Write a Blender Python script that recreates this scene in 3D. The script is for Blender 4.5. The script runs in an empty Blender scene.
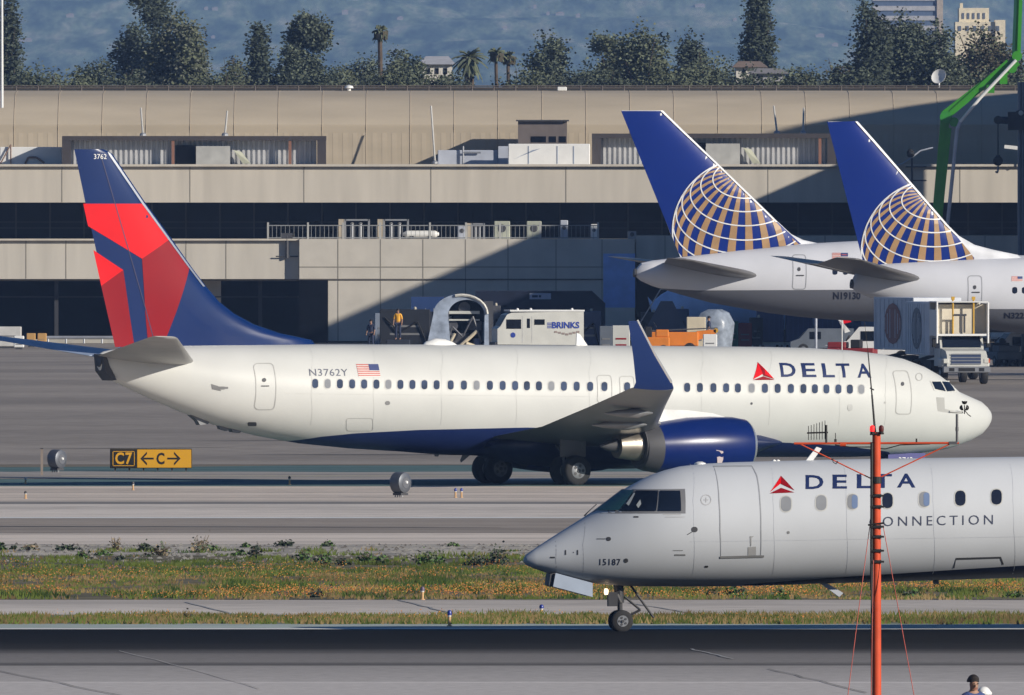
import bpy, bmesh, math, random
from mathutils import Vector, Matrix
from mathutils.geometry import tessellate_polygon
R = math.radians
random.seed(7)
S = bpy.context.scene
COL = S.collection
# ---------------------------------------------------------------- camera, sky, sun, exposure
F = 21760.0          # focal length in pixels of a 1024 px wide picture
H = 12.3             # eye height above the taxiway
HY = 150.0           # picture row of the horizon
cam = bpy.data.cameras.new("camera"); camo = bpy.data.objects.new("camera", cam); COL.objects.link(camo)
cam.sensor_width = 36; cam.lens = F / 1024 * 36
cam.clip_start = 1.0; cam.clip_end = 60000
camo.location = (0, 0, H)
camo.rotation_euler = (R(90) - math.atan((347.5 - HY) / F), 0, 0)
S.camera = camo
SUN_EL, SUN_AZ = R(20), R(57)      # azimuth to the right of straight behind the camera
sd = Vector((math.sin(SUN_AZ) * math.cos(SUN_EL), -math.cos(SUN_AZ) * math.cos(SUN_EL), math.sin(SUN_EL)))
w = bpy.data.worlds.new("World"); S.world = w; w.use_nodes = True
nt = w.node_tree; bg = nt.nodes["Background"]
sky = nt.nodes.new("ShaderNodeTexSky"); sky.sky_type = 'NISHITA'; sky.sun_disc = False
sky.sun_elevation = SUN_EL; sky.sun_rotation = math.atan2(sd.x, sd.y)
sky.air_density = 1.0; sky.dust_density = 0.3; sky.ozone_density = 8.0
nt.links.new(sky.outputs[0], bg.inputs[0]); bg.inputs[1].default_value = 0.052
sl = bpy.data.lights.new("sun", 'SUN'); sl.energy = 5.0; sl.angle = R(0.5); sl.color = (1.0, 0.925, 0.81)
so = bpy.data.objects.new("sun", sl); COL.objects.link(so)
so.rotation_euler = (-sd).to_track_quat('-Z', 'Y').to_euler()
S.view_settings.view_transform = 'Standard'; S.view_settings.look = 'None'
S.view_settings.exposure = 0.10; S.view_settings.gamma = 1.0
try: S.view_settings.use_curve_mapping = False
except Exception: pass
S.render.engine = 'CYCLES'
# ---------------------------------------------------------------- helpers
def rgb(r, g, b):
    f = lambda c: (c / 255 / 12.92) if c / 255 <= .04045 else ((c / 255 + .055) / 1.055) ** 2.4
    return (f(r), f(g), f(b), 1)
def X(px, Y): return (px - 512) / F * Y
def Z(py, Y): return H - (py - HY) / F * Y
def P(px, py, Y): return Vector((X(px, Y), Y, Z(py, Y)))
def mpx(Y): return Y / F        # metres per pixel
TP = [(-400, 10.6), (30, 10.6), (80, 8), (200, 4.2), (300, 3.05), (463, 2.05), (800, 0), (860, 0), (1000, .9), (1060, 1.2), (1150, .9), (1350, .3), (1500, .6), (3000, 1), (90000, 1)]
def tz(Y):
    for (a, za), (b, zb) in zip(TP, TP[1:]):
        if Y <= b: return za + (zb - za) * (Y - a) / (b - a)
    return 1
def Yof(py):
    lo, hi = 250.0, 6000.0
    for _ in range(60):
        m = (lo + hi) / 2
        if HY + (H - tz(m)) * F / m > py: lo = m
        else: hi = m
    return lo
MC = {}
def M(name, c, rough=.6, metal=0, var=.12, scale=1.5, bump=0, spec=.5, coat=0, c2=None, stretch=None, detail=4):
    if name in MC: return MC[name]
    m = bpy.data.materials.new(name); m.use_nodes = True; n = m.node_tree; b = n.nodes["Principled BSDF"]
    if len(c) == 3: c = (*c, 1)
    b.inputs["Roughness"].default_value = rough; b.inputs["Metallic"].default_value = metal
    b.inputs["Specular IOR Level"].default_value = spec; b.inputs["Coat Weight"].default_value = coat
    tc = n.nodes.new("ShaderNodeTexCoord"); mp = n.nodes.new("ShaderNodeMapping")
    if stretch: mp.inputs["Scale"].default_value = stretch
    n.links.new(tc.outputs["Object"], mp.inputs[0])
    nz = n.nodes.new("ShaderNodeTexNoise"); nz.inputs["Scale"].default_value = scale; nz.inputs["Detail"].default_value = detail
    n.links.new(mp.outputs[0], nz.inputs[0])
    rp = n.nodes.new("ShaderNodeValToRGB")
    k = lambda q: tuple(min(1, v * q) for v in c[:3]) + (1,)
    rp.color_ramp.elements[0].position = .3; rp.color_ramp.elements[1].position = .7
    rp.color_ramp.elements[0].color = k(1 - var); rp.color_ramp.elements[1].color = (c2 if c2 else k(1 + var))
    n.links.new(nz.outputs[0], rp.inputs[0]); n.links.new(rp.outputs[0], b.inputs["Base Color"])
    if bump:
        bp = n.nodes.new("ShaderNodeBump"); bp.inputs["Strength"].default_value = bump; bp.inputs["Distance"].default_value = .05
        n.links.new(nz.outputs[0], bp.inputs["Height"]); n.links.new(bp.outputs[0], b.inputs["Normal"])
    MC[name] = m
    return m
def Mglow(name, c, st):
    m = bpy.data.materials.new(name); m.use_nodes = True; b = m.node_tree.nodes["Principled BSDF"]
    b.inputs["Base Color"].default_value = (*c[:3], 1); b.inputs["Emission Color"].default_value = (*c[:3], 1); b.inputs["Emission Strength"].default_value = st
    MC[name] = m; return m
def Mlivery(name, top, bot, pts, rough=.35, streak=.05):
    """paint split along a line z = f(x) in the aeroplane's own coordinates"""
    m = M(name, top, rough + .15, 0, streak, .5, 0, .25, .0); n = m.node_tree; b = n.nodes["Principled BSDF"]
    src = b.inputs["Base Color"].links[0].from_socket
    tc = n.nodes.new("ShaderNodeTexCoord"); sp = n.nodes.new("ShaderNodeSeparateXYZ"); n.links.new(tc.outputs["Object"], sp.inputs[0])
    xs = [p[0] for p in pts]; x0, x1 = min(xs), max(xs)
    mr = n.nodes.new("ShaderNodeMapRange"); mr.inputs[1].default_value = x0; mr.inputs[2].default_value = x1
    n.links.new(sp.outputs[0], mr.inputs[0])
    fc = n.nodes.new("ShaderNodeFloatCurve"); cu = fc.mapping.curves[0]
    P_ = sorted([((p[0] - x0) / (x1 - x0), p[1] / 10.0) for p in pts])
    cu.points[0].location = P_[0]; cu.points[1].location = P_[-1]
    for q in P_[1:-1]: cu.points.new(*q)
    for q in cu.points: q.handle_type = 'VECTOR'
    fc.mapping.update(); n.links.new(mr.outputs[0], fc.inputs[1])
    mu = n.nodes.new("ShaderNodeMath"); mu.operation = 'MULTIPLY'; mu.inputs[1].default_value = 10; n.links.new(fc.outputs[0], mu.inputs[0])
    lt = n.nodes.new("ShaderNodeMath"); lt.operation = 'LESS_THAN'; n.links.new(sp.outputs[2], lt.inputs[0]); n.links.new(mu.outputs[0], lt.inputs[1])
    mx = n.nodes.new("ShaderNodeMix"); mx.data_type = 'RGBA'; n.links.new(lt.outputs[0], mx.inputs[0])
    n.links.new(src, mx.inputs[6]); mx.inputs[7].default_value = bot; n.links.new(mx.outputs[2], b.inputs["Base Color"])
    return m
def T(o, label=None, cat=None, group=None, kind=None):
    if label: o["label"] = label
    if cat: o["category"] = cat
    if group: o["group"] = group
    if kind: o["kind"] = kind
    return o
def E(name, loc, label, cat, group=None, rz=0):
    o = bpy.data.objects.new(name, None); COL.objects.link(o); o.location = loc; o.rotation_euler = (0, 0, rz)
    o.empty_display_size = .1
    return T(o, label, cat, group)
class MB:
    def __init__(s): s.v = []; s.f = []; s.m = []
    def add(s, vs, fs, mi=0):
        k = len(s.v); s.v += [tuple(q) for q in vs]; s.f += [tuple(i + k for i in q) for q in fs]; s.m += [mi] * len(fs); return s
    def box(s, c, d, rz=0, mi=0, taper=1.0, ry=0, bev=0):
        x, y, z = [q / 2 for q in d]; t = taper
        if bev:
            b = min(bev, x * .9, y * .9, z * .9); vs = []; fs = []
            o8 = lambda zz, ins: [(x - ins, y - b - ins * 0, zz), (x - b - ins * 0, y - ins, zz), (-x + b, y - ins, zz), (-x + ins, y - b, zz), (-x + ins, -y + b, zz), (-x + b, -y + ins, zz), (x - b, -y + ins, zz), (x - ins, -y + b, zz)]
            for zz, ins in ((-z, b * .7), (-z + b, 0), (z - b, 0), (z, b * .7)): vs += o8(zz, ins)
            for l in range(3):
                for i in range(8): fs.append((l * 8 + i, l * 8 + (i + 1) % 8, l * 8 + 8 + (i + 1) % 8, l * 8 + 8 + i))
            fs += [tuple(range(7, -1, -1)), tuple(range(24, 32))]
        else:
            vs = [(-x, -y, -z), (x, -y, -z), (x, y, -z), (-x, y, -z), (-x * t, -y * t, z), (x * t, -y * t, z), (x * t, y * t, z), (-x * t, y * t, z)]
            fs = [(0, 3, 2, 1), (4, 5, 6, 7), (0, 1, 5, 4), (1, 2, 6, 5), (2, 3, 7, 6), (3, 0, 4, 7)]
        mt = Matrix.Translation(c) @ Matrix.Rotation(rz, 4, 'Z') @ Matrix.Rotation(ry, 4, 'Y')
        return s.add([mt @ Vector(q) for q in vs], fs, mi)
    def bb(s, x0, x1, y0, y1, z0, z1, mi=0, bev=0):
        return s.box(((x0 + x1) / 2, (y0 + y1) / 2, (z0 + z1) / 2), (abs(x1 - x0), abs(y1 - y0), abs(z1 - z0)), mi=mi, bev=bev)
    def rings(s, rs, mi=0, cap=True, closed=True):
        n = len(rs[0]); k = len(s.v); vs = [q for r in rs for q in r]; fs = []
        for i in range(len(rs) - 1):
            for j in range(n if closed else n - 1):
                fs.append((i * n + j, i * n + (j + 1) % n, (i + 1) * n + (j + 1) % n, (i + 1) * n + j))
        if cap: fs += [tuple(range(n - 1, -1, -1)), tuple(range((len(rs) - 1) * n, len(rs) * n))]
        return s.add(vs, fs, mi)
    def tube(s, a, b, r0, r1=None, n=8, mi=0):
        a, b = Vector(a), Vector(b); r1 = r0 if r1 is None else r1
        d = (b - a).normalized(); u = d.cross(Vector((0, 0, 1)) if abs(d.z) < .9 else Vector((1, 0, 0))).normalized(); v = d.cross(u)
        rr = [[p + u * math.cos(t) * r + v * math.sin(t) * r for t in [2 * math.pi * i / n for i in range(n)]] for p, r in ((a, r0), (b, r1))]
        return s.rings(rr, mi)
    def path(s, pts, r, n=6, mi=0):
        for a, b in zip(pts, pts[1:]): s.tube(a, b, r, r, n, mi)
        return s
    def lathe(s, c, axis, prof, n=24, mi=0, cap=True):
        """prof: (distance along axis, radius)"""
        c = Vector(c); d = Vector(axis).normalized(); u = d.cross(Vector((0, 0, 1)) if abs(d.z) < .9 else Vector((1, 0, 0))).normalized(); v = d.cross(u)
        rr = [[c + d * h + (u * math.cos(t) + v * math.sin(t)) * max(r, .001) for t in [2 * math.pi * i / n for i in range(n)]] for h, r in prof]
        return s.rings(rr, mi, cap)
    def poly(s, pts, thick, mi=0):
        """closed polygon given as 3-D points, extruded by vector thick"""
        n = len(pts); a = [Vector(p) for p in pts]; b = [p + Vector(thick) for p in a]
        return s.add(a + b, [tuple(range(n)), tuple(range(2 * n - 1, n - 1, -1))] + [(i, n + i, n + (i + 1) % n, (i + 1) % n) for i in range(n)], mi)
    def build(s, name, mats, parent=None, smooth=False, loc=None, fix=True, auto=40):
        me = bpy.data.meshes.new(name); me.from_pydata(s.v, [], s.f)
        mats = mats if isinstance(mats, (list, tuple)) else [mats]
        for m in mats: me.materials.append(m)
        me.polygons.foreach_set("material_index", s.m)
        if fix and len(s.f) < 60000:
            b = bmesh.new(); b.from_mesh(me); bmesh.ops.recalc_face_normals(b, faces=b.faces); b.to_mesh(me); b.free()
        if smooth:
            me.polygons.foreach_set("use_smooth", [True] * len(me.polygons))
            try: me.set_sharp_from_angle(angle=R(auto))
            except Exception: pass
        me.update()
        o = bpy.data.objects.new(name, me); COL.objects.link(o)
        if parent: o.parent = parent
        if loc: o.location = loc
        return o
def textpolys(body, spacing=1.0, offset=0.0, shear=0.0):
    """flat outline text -> list of triangles in (u, v), size 1"""
    c = bpy.data.curves.new("lettering", 'FONT'); c.body = body; c.space_character = spacing; c.offset = offset; c.shear = shear; c.resolution_u = 3
    o = bpy.data.objects.new("lettering", c); COL.objects.link(o)
    dg = bpy.context.evaluated_depsgraph_get(); dg.update()
    me = bpy.data.meshes.new_from_object(o.evaluated_get(dg), depsgraph=dg)
    vs = [v.co.xy.copy() for v in me.vertices]; out = []
    for p in me.polygons: out.append([tuple(vs[i]) for i in p.vertices])
    bpy.data.objects.remove(o); bpy.data.curves.remove(c); bpy.data.meshes.remove(me)
    xs = [q[0] for t in out for q in t]; ys = [q[1] for t in out for q in t]
    x0, x1, y0, y1 = min(xs), max(xs), min(ys), max(ys)
    return [[((q[0] - x0) / (x1 - x0), (q[1] - y0) / (y1 - y0)) for q in t] for t in out]
def flattext(name, body, origin, ux, uz, wd, ht, mat, parent, off=(0, -.004, 0), spacing=1.0, bold=0.0):
    mb = MB(); o = Vector(origin) + Vector(off); ux = Vector(ux); uz = Vector(uz)
    for t in textpolys(body, spacing, bold): mb.add([o + ux * q[0] * wd + uz * q[1] * ht for q in t], [tuple(range(len(t)))])
    return mb.build(name, mat, parent, fix=False)
# ---------------------------------------------------------------- ground
def ground_mat(name, base, dark, var_scale=(.02, .12, 1), joints=True, streaks=.0, tint=None):
    m = bpy.data.materials.new(name); m.use_nodes = True; n = m.node_tree; b = n.nodes["Principled BSDF"]; L = n.links.new
    b.inputs["Roughness"].default_value = .85; b.inputs["Specular IOR Level"].default_value = .25
    tc = n.nodes.new("ShaderNodeTexCoord")
    def noise(sc, det, st=(1, 1, 1)):
        mp = n.nodes.new("ShaderNodeMapping"); mp.inputs["Scale"].default_value = st; L(tc.outputs["Object"], mp.inputs[0])
        z = n.nodes.new("ShaderNodeTexNoise"); z.inputs["Scale"].default_value = sc; z.inputs["Detail"].default_value = det; L(mp.outputs[0], z.inputs[0]); return z.outputs[0]
    a = noise(1, 5, var_scale); c = noise(.9, 8)
    ad = n.nodes.new("ShaderNodeMath"); ad.operation = 'ADD'; L(a, ad.inputs[0])
    sc = n.nodes.new("ShaderNodeMath"); sc.operation = 'MULTIPLY'; sc.inputs[1].default_value = .45; L(c, sc.inputs[0]); L(sc.outputs[0], ad.inputs[1])
    rp = n.nodes.new("ShaderNodeValToRGB"); rp.color_ramp.elements[0].position = .58; rp.color_ramp.elements[1].position = .84
    rp.color_ramp.elements[0].color = (*dark[:3], 1); rp.color_ramp.elements[1].color = (*base[:3], 1); L(ad.outputs[0], rp.inputs[0])
    out = rp.outputs[0]
    if joints:
        br = n.nodes.new("ShaderNodeTexBrick"); br.inputs["Scale"].default_value = 1; br.inputs["Mortar Size"].default_value = .012; br.offset = 0
        br.inputs["Brick Width"].default_value = 7.6; br.inputs["Row Height"].default_value = 7.6
        br.inputs["Color1"].default_value = (1, 1, 1, 1); br.inputs["Color2"].default_value = (.93, .93, .93, 1); br.inputs["Mortar"].default_value = (.55, .55, .55, 1)
        mp = n.nodes.new("ShaderNodeMapping"); mp.inputs["Rotation"].default_value = (0, 0, R(8)); L(tc.outputs["Object"], mp.inputs[0]); L(mp.outputs[0], br.inputs[0])
        mx = n.nodes.new("ShaderNodeMix"); mx.data_type = 'RGBA'; mx.blend_type = 'MULTIPLY'; mx.inputs[0].default_value = 1; L(out, mx.inputs[6]); L(br.outputs[0], mx.inputs[7]); out = mx.outputs[2]
    L(out, b.inputs["Base Color"])
    bp = n.nodes.new("ShaderNodeBump"); bp.inputs["Strength"].default_value = .15; bp.inputs["Distance"].default_value = .02; L(c, bp.inputs["Height"]); L(bp.outputs[0], b.inputs["Normal"])
    return m
def sheet(name, y0, y1, mat, lift, x0=-120, x1=120, wav=0, seg=1, tilt=0):
    """a strip of ground between two distances following the terrain"""
    ys = sorted(set([y0, y1] + [t[0] for t in TP if y0 < t[0] < y1] + [y0 + (y1 - y0) * i / seg for i in range(seg + 1)]))
    n = 1 if not wav else 160
    xs = [x0 + (x1 - x0) * i / n for i in range(n + 1)]
    rnd = random.Random(name); ph = [rnd.uniform(0, 6.28) for _ in range(8)]
    def wv(x, k): return wav * (math.sin(x * .11 + ph[k]) * .5 + math.sin(x * .29 + ph[k + 1]) * .3 + math.sin(x * .83 + ph[k + 2]) * .2)
    mb = MB(); vs = []
    for j, y in enumerate(ys):
        for x in xs:
            yy = y + tilt * x + (wv(x, 0) if j == 0 else wv(x, 3) if j == len(ys) - 1 else 0)
            vs.append((x, yy, tz(yy) + lift))
    fs = [(j * (n + 1) + i, j * (n + 1) + i + 1, (j + 1) * (n + 1) + i + 1, (j + 1) * (n + 1) + i) for j in range(len(ys) - 1) for i in range(n)]
    mb.add(vs, fs); return T(mb.build(name, mat, fix=False), kind="structure")
# base sheet out to the horizon (also carries the hill slope beyond the trees)
mb = MB(); ys = [t[0] for t in TP[:-1]] + [6500, 11500]; xs = [-13500, -600, -200, 0, 200, 600, 13500]
mb.add([(x, y, tz(y)) for y in ys for x in xs], [(j * 7 + i, j * 7 + i + 1, j * 7 + i + 8, j * 7 + i + 7) for j in range(len(ys) - 1) for i in range(6)])
T(mb.build("ground", ground_mat("ground_dirt", (.20, .17, .12), (.12, .11, .07), (.01, .05, 1), False), fix=False), kind="structure")
conc = lambda n_, k, w_=1.0, **kw: ground_mat(n_, (k * w_ * 1.14, k * (1 + w_) / 2 * 1.04, k * .93), (k * .70 * w_ * 1.14, k * .70 * (1 + w_) / 2 * 1.04, k * .70 * .93), **kw)
tl = -.0
sheet("apron", Yof(464.5), 1400, conc("apron_concrete", .31, 1.08, var_scale=(.012, .05, 1)), .004, -400, 400)
sheet("taxiway_stripe", Yof(380), Yof(379.2), conc("stain", .12, 1), .008, 13, 60)
teal = ground_mat("teal_paint", (.12, .20, .19), (.07, .13, .13), (.02, .2, 1), False)
sheet("painted_band", Yof(474), Yof(466), teal, .008, wav=4)
sheet("shoulder_strip", Yof(479.5), Yof(472.5), conc("shoulder_grey", .36, 1.0, joints=False), .012, wav=3)
sheet("painted_edge", Yof(487), Yof(479.5), teal, .008, wav=1)
sheet("taxiway_edge_line", Yof(476.6), Yof(476), M("pale_line", (.55, .5, .35), .8), .016, -17, 9)
sheet("taxiway", Yof(502.5), Yof(486.5), conc("taxiway_tan", .60, 1.12, var_scale=(.01, .2, 1)), .012)
sheet("taxiway_seam", Yof(504.5), Yof(502), conc("seam_blue", .30, .95, joints=False), .016)
sheet("service_strip", Yof(518), Yof(504), conc("strip_pale", .68, 1.03), .012)
sheet("service_line", Yof(518.8), Yof(517.6), M("white_line", (.75, .75, .72), .8), .018)
sheet("runway_shoulder", Yof(533.5), Yof(518), conc("brown_asphalt", .30, 1.14, joints=False), .012, wav=1.0)
sheet("concrete_verge", Yof(552), Yof(533), conc("verge_pale", .64, 1.08, joints=False), .008, wav=1.5)
sheet("gravel_verge", Yof(562), Yof(545), ground_mat("gravel", (.55, .50, .43), (.26, .24, .2), (.4, .5, 1), False), .012, wav=2.5)
sheet("grass_soil", Yof(600.5), Yof(556), ground_mat("soil", (.20, .17, .10), (.10, .09, .05), (.3, .3, 1), False), .014, wav=1.5)
sheet("perimeter_road", Yof(615.5), Yof(600.5), conc("road_pale", .62, 1.02, var_scale=(.03, .1, 1)), .016)
sheet("verge_soil", Yof(624.5), Yof(615.5), ground_mat("soil_b", (.22, .24, .16), (.12, .13, .08), (.3, .3, 1), False), .016, wav=.3)
sheet("runway_edge_paint", Yof(629.5), Yof(624.5), ground_mat("pale_teal", (.50, .56, .52), (.36, .42, .39), (.05, .3, 1), False), .016)
sheet("runway_edge_line", Yof(630.2), Yof(629), M("white_line", (.7, .7, .68)), .020)
# runway: rubber-darkened middle fading to clean concrete at the near edge
rw = bpy.data.materials.new("runway_concrete"); rw.use_nodes = True; n = rw.node_tree; b = n.nodes["Principled BSDF"]; L = n.links.new
b.inputs["Roughness"].default_value = .9; b.inputs["Specular IOR Level"].default_value = .06
tc = n.nodes.new("ShaderNodeTexCoord"); sp = n.nodes.new("ShaderNodeSeparateXYZ"); L(tc.outputs["Object"], sp.inputs[0])
mp = n.nodes.new("ShaderNodeMapping"); mp.inputs["Scale"].default_value = (.02, .6, 1); L(tc.outputs["Object"], mp.inputs[0])
nz = n.nodes.new("ShaderNodeTexNoise"); nz.inputs["Scale"].default_value = 1; nz.inputs["Detail"].default_value = 6; L(mp.outputs[0], nz.inputs[0])
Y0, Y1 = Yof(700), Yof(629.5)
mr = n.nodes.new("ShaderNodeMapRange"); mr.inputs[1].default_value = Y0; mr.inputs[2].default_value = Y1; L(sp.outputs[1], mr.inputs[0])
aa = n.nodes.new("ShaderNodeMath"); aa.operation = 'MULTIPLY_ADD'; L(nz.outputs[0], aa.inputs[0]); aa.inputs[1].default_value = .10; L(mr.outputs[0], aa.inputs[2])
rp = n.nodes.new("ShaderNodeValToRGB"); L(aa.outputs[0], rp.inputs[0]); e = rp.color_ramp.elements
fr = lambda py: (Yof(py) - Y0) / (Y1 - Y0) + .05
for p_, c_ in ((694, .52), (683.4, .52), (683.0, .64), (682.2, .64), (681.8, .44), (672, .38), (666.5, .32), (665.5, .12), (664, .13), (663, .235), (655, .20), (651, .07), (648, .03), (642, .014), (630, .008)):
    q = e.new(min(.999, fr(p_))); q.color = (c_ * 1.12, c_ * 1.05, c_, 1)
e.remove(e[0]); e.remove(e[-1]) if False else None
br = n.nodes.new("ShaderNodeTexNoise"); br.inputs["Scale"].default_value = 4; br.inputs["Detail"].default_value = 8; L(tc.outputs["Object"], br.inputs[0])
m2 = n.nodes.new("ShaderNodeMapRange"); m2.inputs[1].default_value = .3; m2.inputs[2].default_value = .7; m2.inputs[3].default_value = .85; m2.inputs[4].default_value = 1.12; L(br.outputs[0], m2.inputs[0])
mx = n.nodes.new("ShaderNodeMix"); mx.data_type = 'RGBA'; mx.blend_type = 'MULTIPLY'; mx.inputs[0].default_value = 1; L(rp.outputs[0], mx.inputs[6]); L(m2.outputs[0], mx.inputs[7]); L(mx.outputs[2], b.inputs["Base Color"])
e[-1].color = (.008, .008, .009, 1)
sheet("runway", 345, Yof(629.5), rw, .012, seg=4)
# diagonal expansion seams on the runway and road
for nm, (ax, ay, bx, by), wd, cm in (("pavement_crack", (120, 652, 262, 690), .03, (.40, .39, .38)), ("pavement_crack", (0, 672, 120, 697), .04, (.16, .16, .16)), ("pavement_crack", (768, 670, 868, 694), .04, (.16, .16, .16)), ("pavement_crack", (690, 650, 735, 660), .06, (.33, .33, .33)), ("pavement_crack", (185, 603, 232, 615), .08, (.33, .33, .31)), ("pavement_crack", (398, 601, 446, 613), .08, (.3, .3, .3)), ("pavement_crack", (630, 604, 690, 614), .08, (.33, .33, .31))):
    ya, yb = Yof(ay), Yof(by); mb = MB(); k = 8; vs = []
    for i in range(k + 1):
        t = i / k; y = ya + (yb - ya) * t; px = ax + (bx - ax) * (ay + (by - ay) * t - ay) / (by - ay); x = X(px, y) + random.uniform(-.05, .05)
        vs += [(x - wd / 2, y, tz(y) + .026), (x + wd / 2, y, tz(y) + .026)]
    mb.add(vs, [(2 * i, 2 * i + 1, 2 * i + 3, 2 * i + 2) for i in range(k)])
    T(mb.build(nm, M("crack%d" % int(cm[0] * 100), cm, .9), fix=False), kind="structure")
rt = random.Random(5); tm_ = M("tyre_mark", (.12, .115, .11), .9, 0, .3, .8)
for i in range(14):                                   # rubber marks and sealed joints on the apron and taxiways
    py = rt.choice([356, 362, 371, 371.5, 384, 396, 410, 425, 437, 441, 449, 455, 508, 527]) ; y0 = Yof(py); xa = rt.uniform(-22, 12); ln = rt.uniform(6, 26); wd = rt.uniform(.15, .5); cu = rt.uniform(-5, 5); mb = MB(); vs = []; n_ = 14
    for j in range(n_ + 1):
        t = j / n_; ww = wd * math.sin(math.pi * min(1, max(0, t * .96 + .02))) ** .5 + .02; y = y0 + cu * t * t; vs += [(xa + ln * t, y - ww, tz(y) + .024), (xa + ln * t, y + ww, tz(y) + .024)]
    mb.add(vs, [(2 * j, 2 * j + 2, 2 * j + 3, 2 * j + 1) for j in range(n_)]); T(mb.build("tyre_mark", tm_, fix=False), kind="structure")
# ---------------------------------------------------------------- hills
def hash2(ix, iy):
    q = math.sin(ix * 127.1 + iy * 311.7) * 43758.5453; return q - math.floor(q)
def vn(x, y):
    ix, iy = math.floor(x), math.floor(y); fx, fy = x - ix, y - iy; fx = fx * fx * (3 - 2 * fx); fy = fy * fy * (3 - 2 * fy)
    a, b_, c_, d_ = hash2(ix, iy), hash2(ix + 1, iy), hash2(ix, iy + 1), hash2(ix + 1, iy + 1)
    return a + (b_ - a) * fx + (c_ - a) * fy + (a - b_ - c_ + d_) * fx * fy
def hz(x, y):
    t = max(0, (y - 11300) / 9500)
    n_ = sum(vn(x / s_ + 5 * i, y / (s_ * 1.9) + 9 * i) * a_ for i, (s_, a_) in enumerate(((1500, 1), (450, .5), (150, .22), (50, .07))))
    return 1 + t * 260 * (.6 + .55 * n_) + t * (n_ - .9) * 110
mb = MB(); nx, ny = 170, 150
xs = [-1000 + 2000 * i / nx for i in range(nx + 1)]; ys = [11300 + 10500 * (j / ny) ** 1.1 for j in range(ny + 1)]
xs = [-13500, -5000, -2000] + xs + [2000, 5000, 13500]
nx = len(xs) - 1
mb.add([(x, y, hz(x, y)) for y in ys for x in xs], [(j * (nx + 1) + i, j * (nx + 1) + i + 1, (j + 1) * (nx + 1) + i + 1, (j + 1) * (nx + 1) + i) for j in range(ny) for i in range(nx)])
hm = bpy.data.materials.new("hill_scrub"); hm.use_nodes = True; n = hm.node_tree; b = n.nodes["Principled BSDF"]; L = n.links.new
b.inputs["Roughness"].default_value = 1; b.inputs["Specular IOR Level"].default_value = 0
tc = n.nodes.new("ShaderNodeTexCoord")
def nn(sc, det=6):
    mp = n.nodes.new("ShaderNodeMapping"); mp.inputs["Scale"].default_value = (1, .06, 1); L(tc.outputs["Object"], mp.inputs[0])
    z = n.nodes.new("ShaderNodeTexNoise"); z.inputs["Scale"].default_value = sc; z.inputs["Detail"].default_value = det; L(mp.outputs[0], z.inputs[0]); return z.outputs[0]
r1 = n.nodes.new("ShaderNodeValToRGB"); L(nn(.06, 9), r1.inputs[0]); e = r1.color_ramp.elements
e[0].position = .38; e[0].color = (.07, .12, .08, 1); e[1].position = .55; e[1].color = (.21, .28, .17, 1); q = e.new(.72); q.color = (.42, .42, .30, 1)
r2 = n.nodes.new("ShaderNodeValToRGB"); L(nn(.30, 6), r2.inputs[0]); e = r2.color_ramp.elements; e[0].position = .35; e[0].color = (.72, .74, .74, 1); e[1].position = .62; e[1].color = (1.2, 1.2, 1.15, 1)
mx = n.nodes.new("ShaderNodeMix"); mx.data_type = 'RGBA'; mx.blend_type = 'MULTIPLY'; mx.inputs[0].default_value = 1; L(r1.outputs[0], mx.inputs[6]); L(r2.outputs[0], mx.inputs[7]); L(mx.outputs[2], b.inputs["Base Color"])
T(mb.build("hills", hm, smooth=True, auto=180), kind="structure")
# air: even pale haze round the whole scene
HZ = MB(); HZ.bb(-14000, 14000, -450, 22500, -3, 700)
hzm = bpy.data.materials.new("haze_air"); hzm.use_nodes = True; n = hzm.node_tree; n.nodes.remove(n.nodes["Principled BSDF"])
pv = n.nodes.new("ShaderNodeVolumePrincipled"); pv.inputs["Color"].default_value = (.33, .53, 1.0, 1); pv.inputs["Density"].default_value = 0.000060
n.links.new(pv.outputs[0], n.nodes["Material Output"].inputs["Volume"])
T(HZ.build("haze", hzm), kind="stuff")
# ---------------------------------------------------------------- terminal
cream = M("terminal_concrete", (.58, .53, .45), .85, 0, .09, 1.1, .1, .3, stretch=(1.2, 1, .12))
cream2 = M("terminal_panel", (.57, .53, .46), .85, 0, .09, 1.1, .05, .3, stretch=(1.2, 1, .12))
tanroof = M("roof_cladding", (.50, .425, .32), .8, 0, .09, .5, 0, .3, stretch=(.3, 1, 1.6))
darkgl = M("dark_glazing", (.006, .008, .014), .35, 0, .3, .3, 0, .12)
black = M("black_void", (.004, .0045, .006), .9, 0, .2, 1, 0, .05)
seam = M("panel_joint", (.26, .24, .20), .9)
steel = M("grey_steel", (.35, .36, .38), .45, .4, .1)
whitep = M("white_paint", (.78, .78, .76), .5, 0, .05)
darkg = M("dark_grey", (.06, .06, .065), .6)
midg = M("mid_grey", (.25, .25, .26), .6)
term = E("airport_terminal", (0, 1352, tz(1352)), "long tan airport terminal with curved metal roof, concrete bands and dark glazing", "building")
T0 = Vector((0, 1352, tz(1352)))
def tpart(mb, name, mats, smooth=False):
    mb.v = [tuple(Vector(q) - T0) for q in mb.v]; return mb.build(name, mats, term, smooth)
XL, XR = -95, 46
zz = Z
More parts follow.
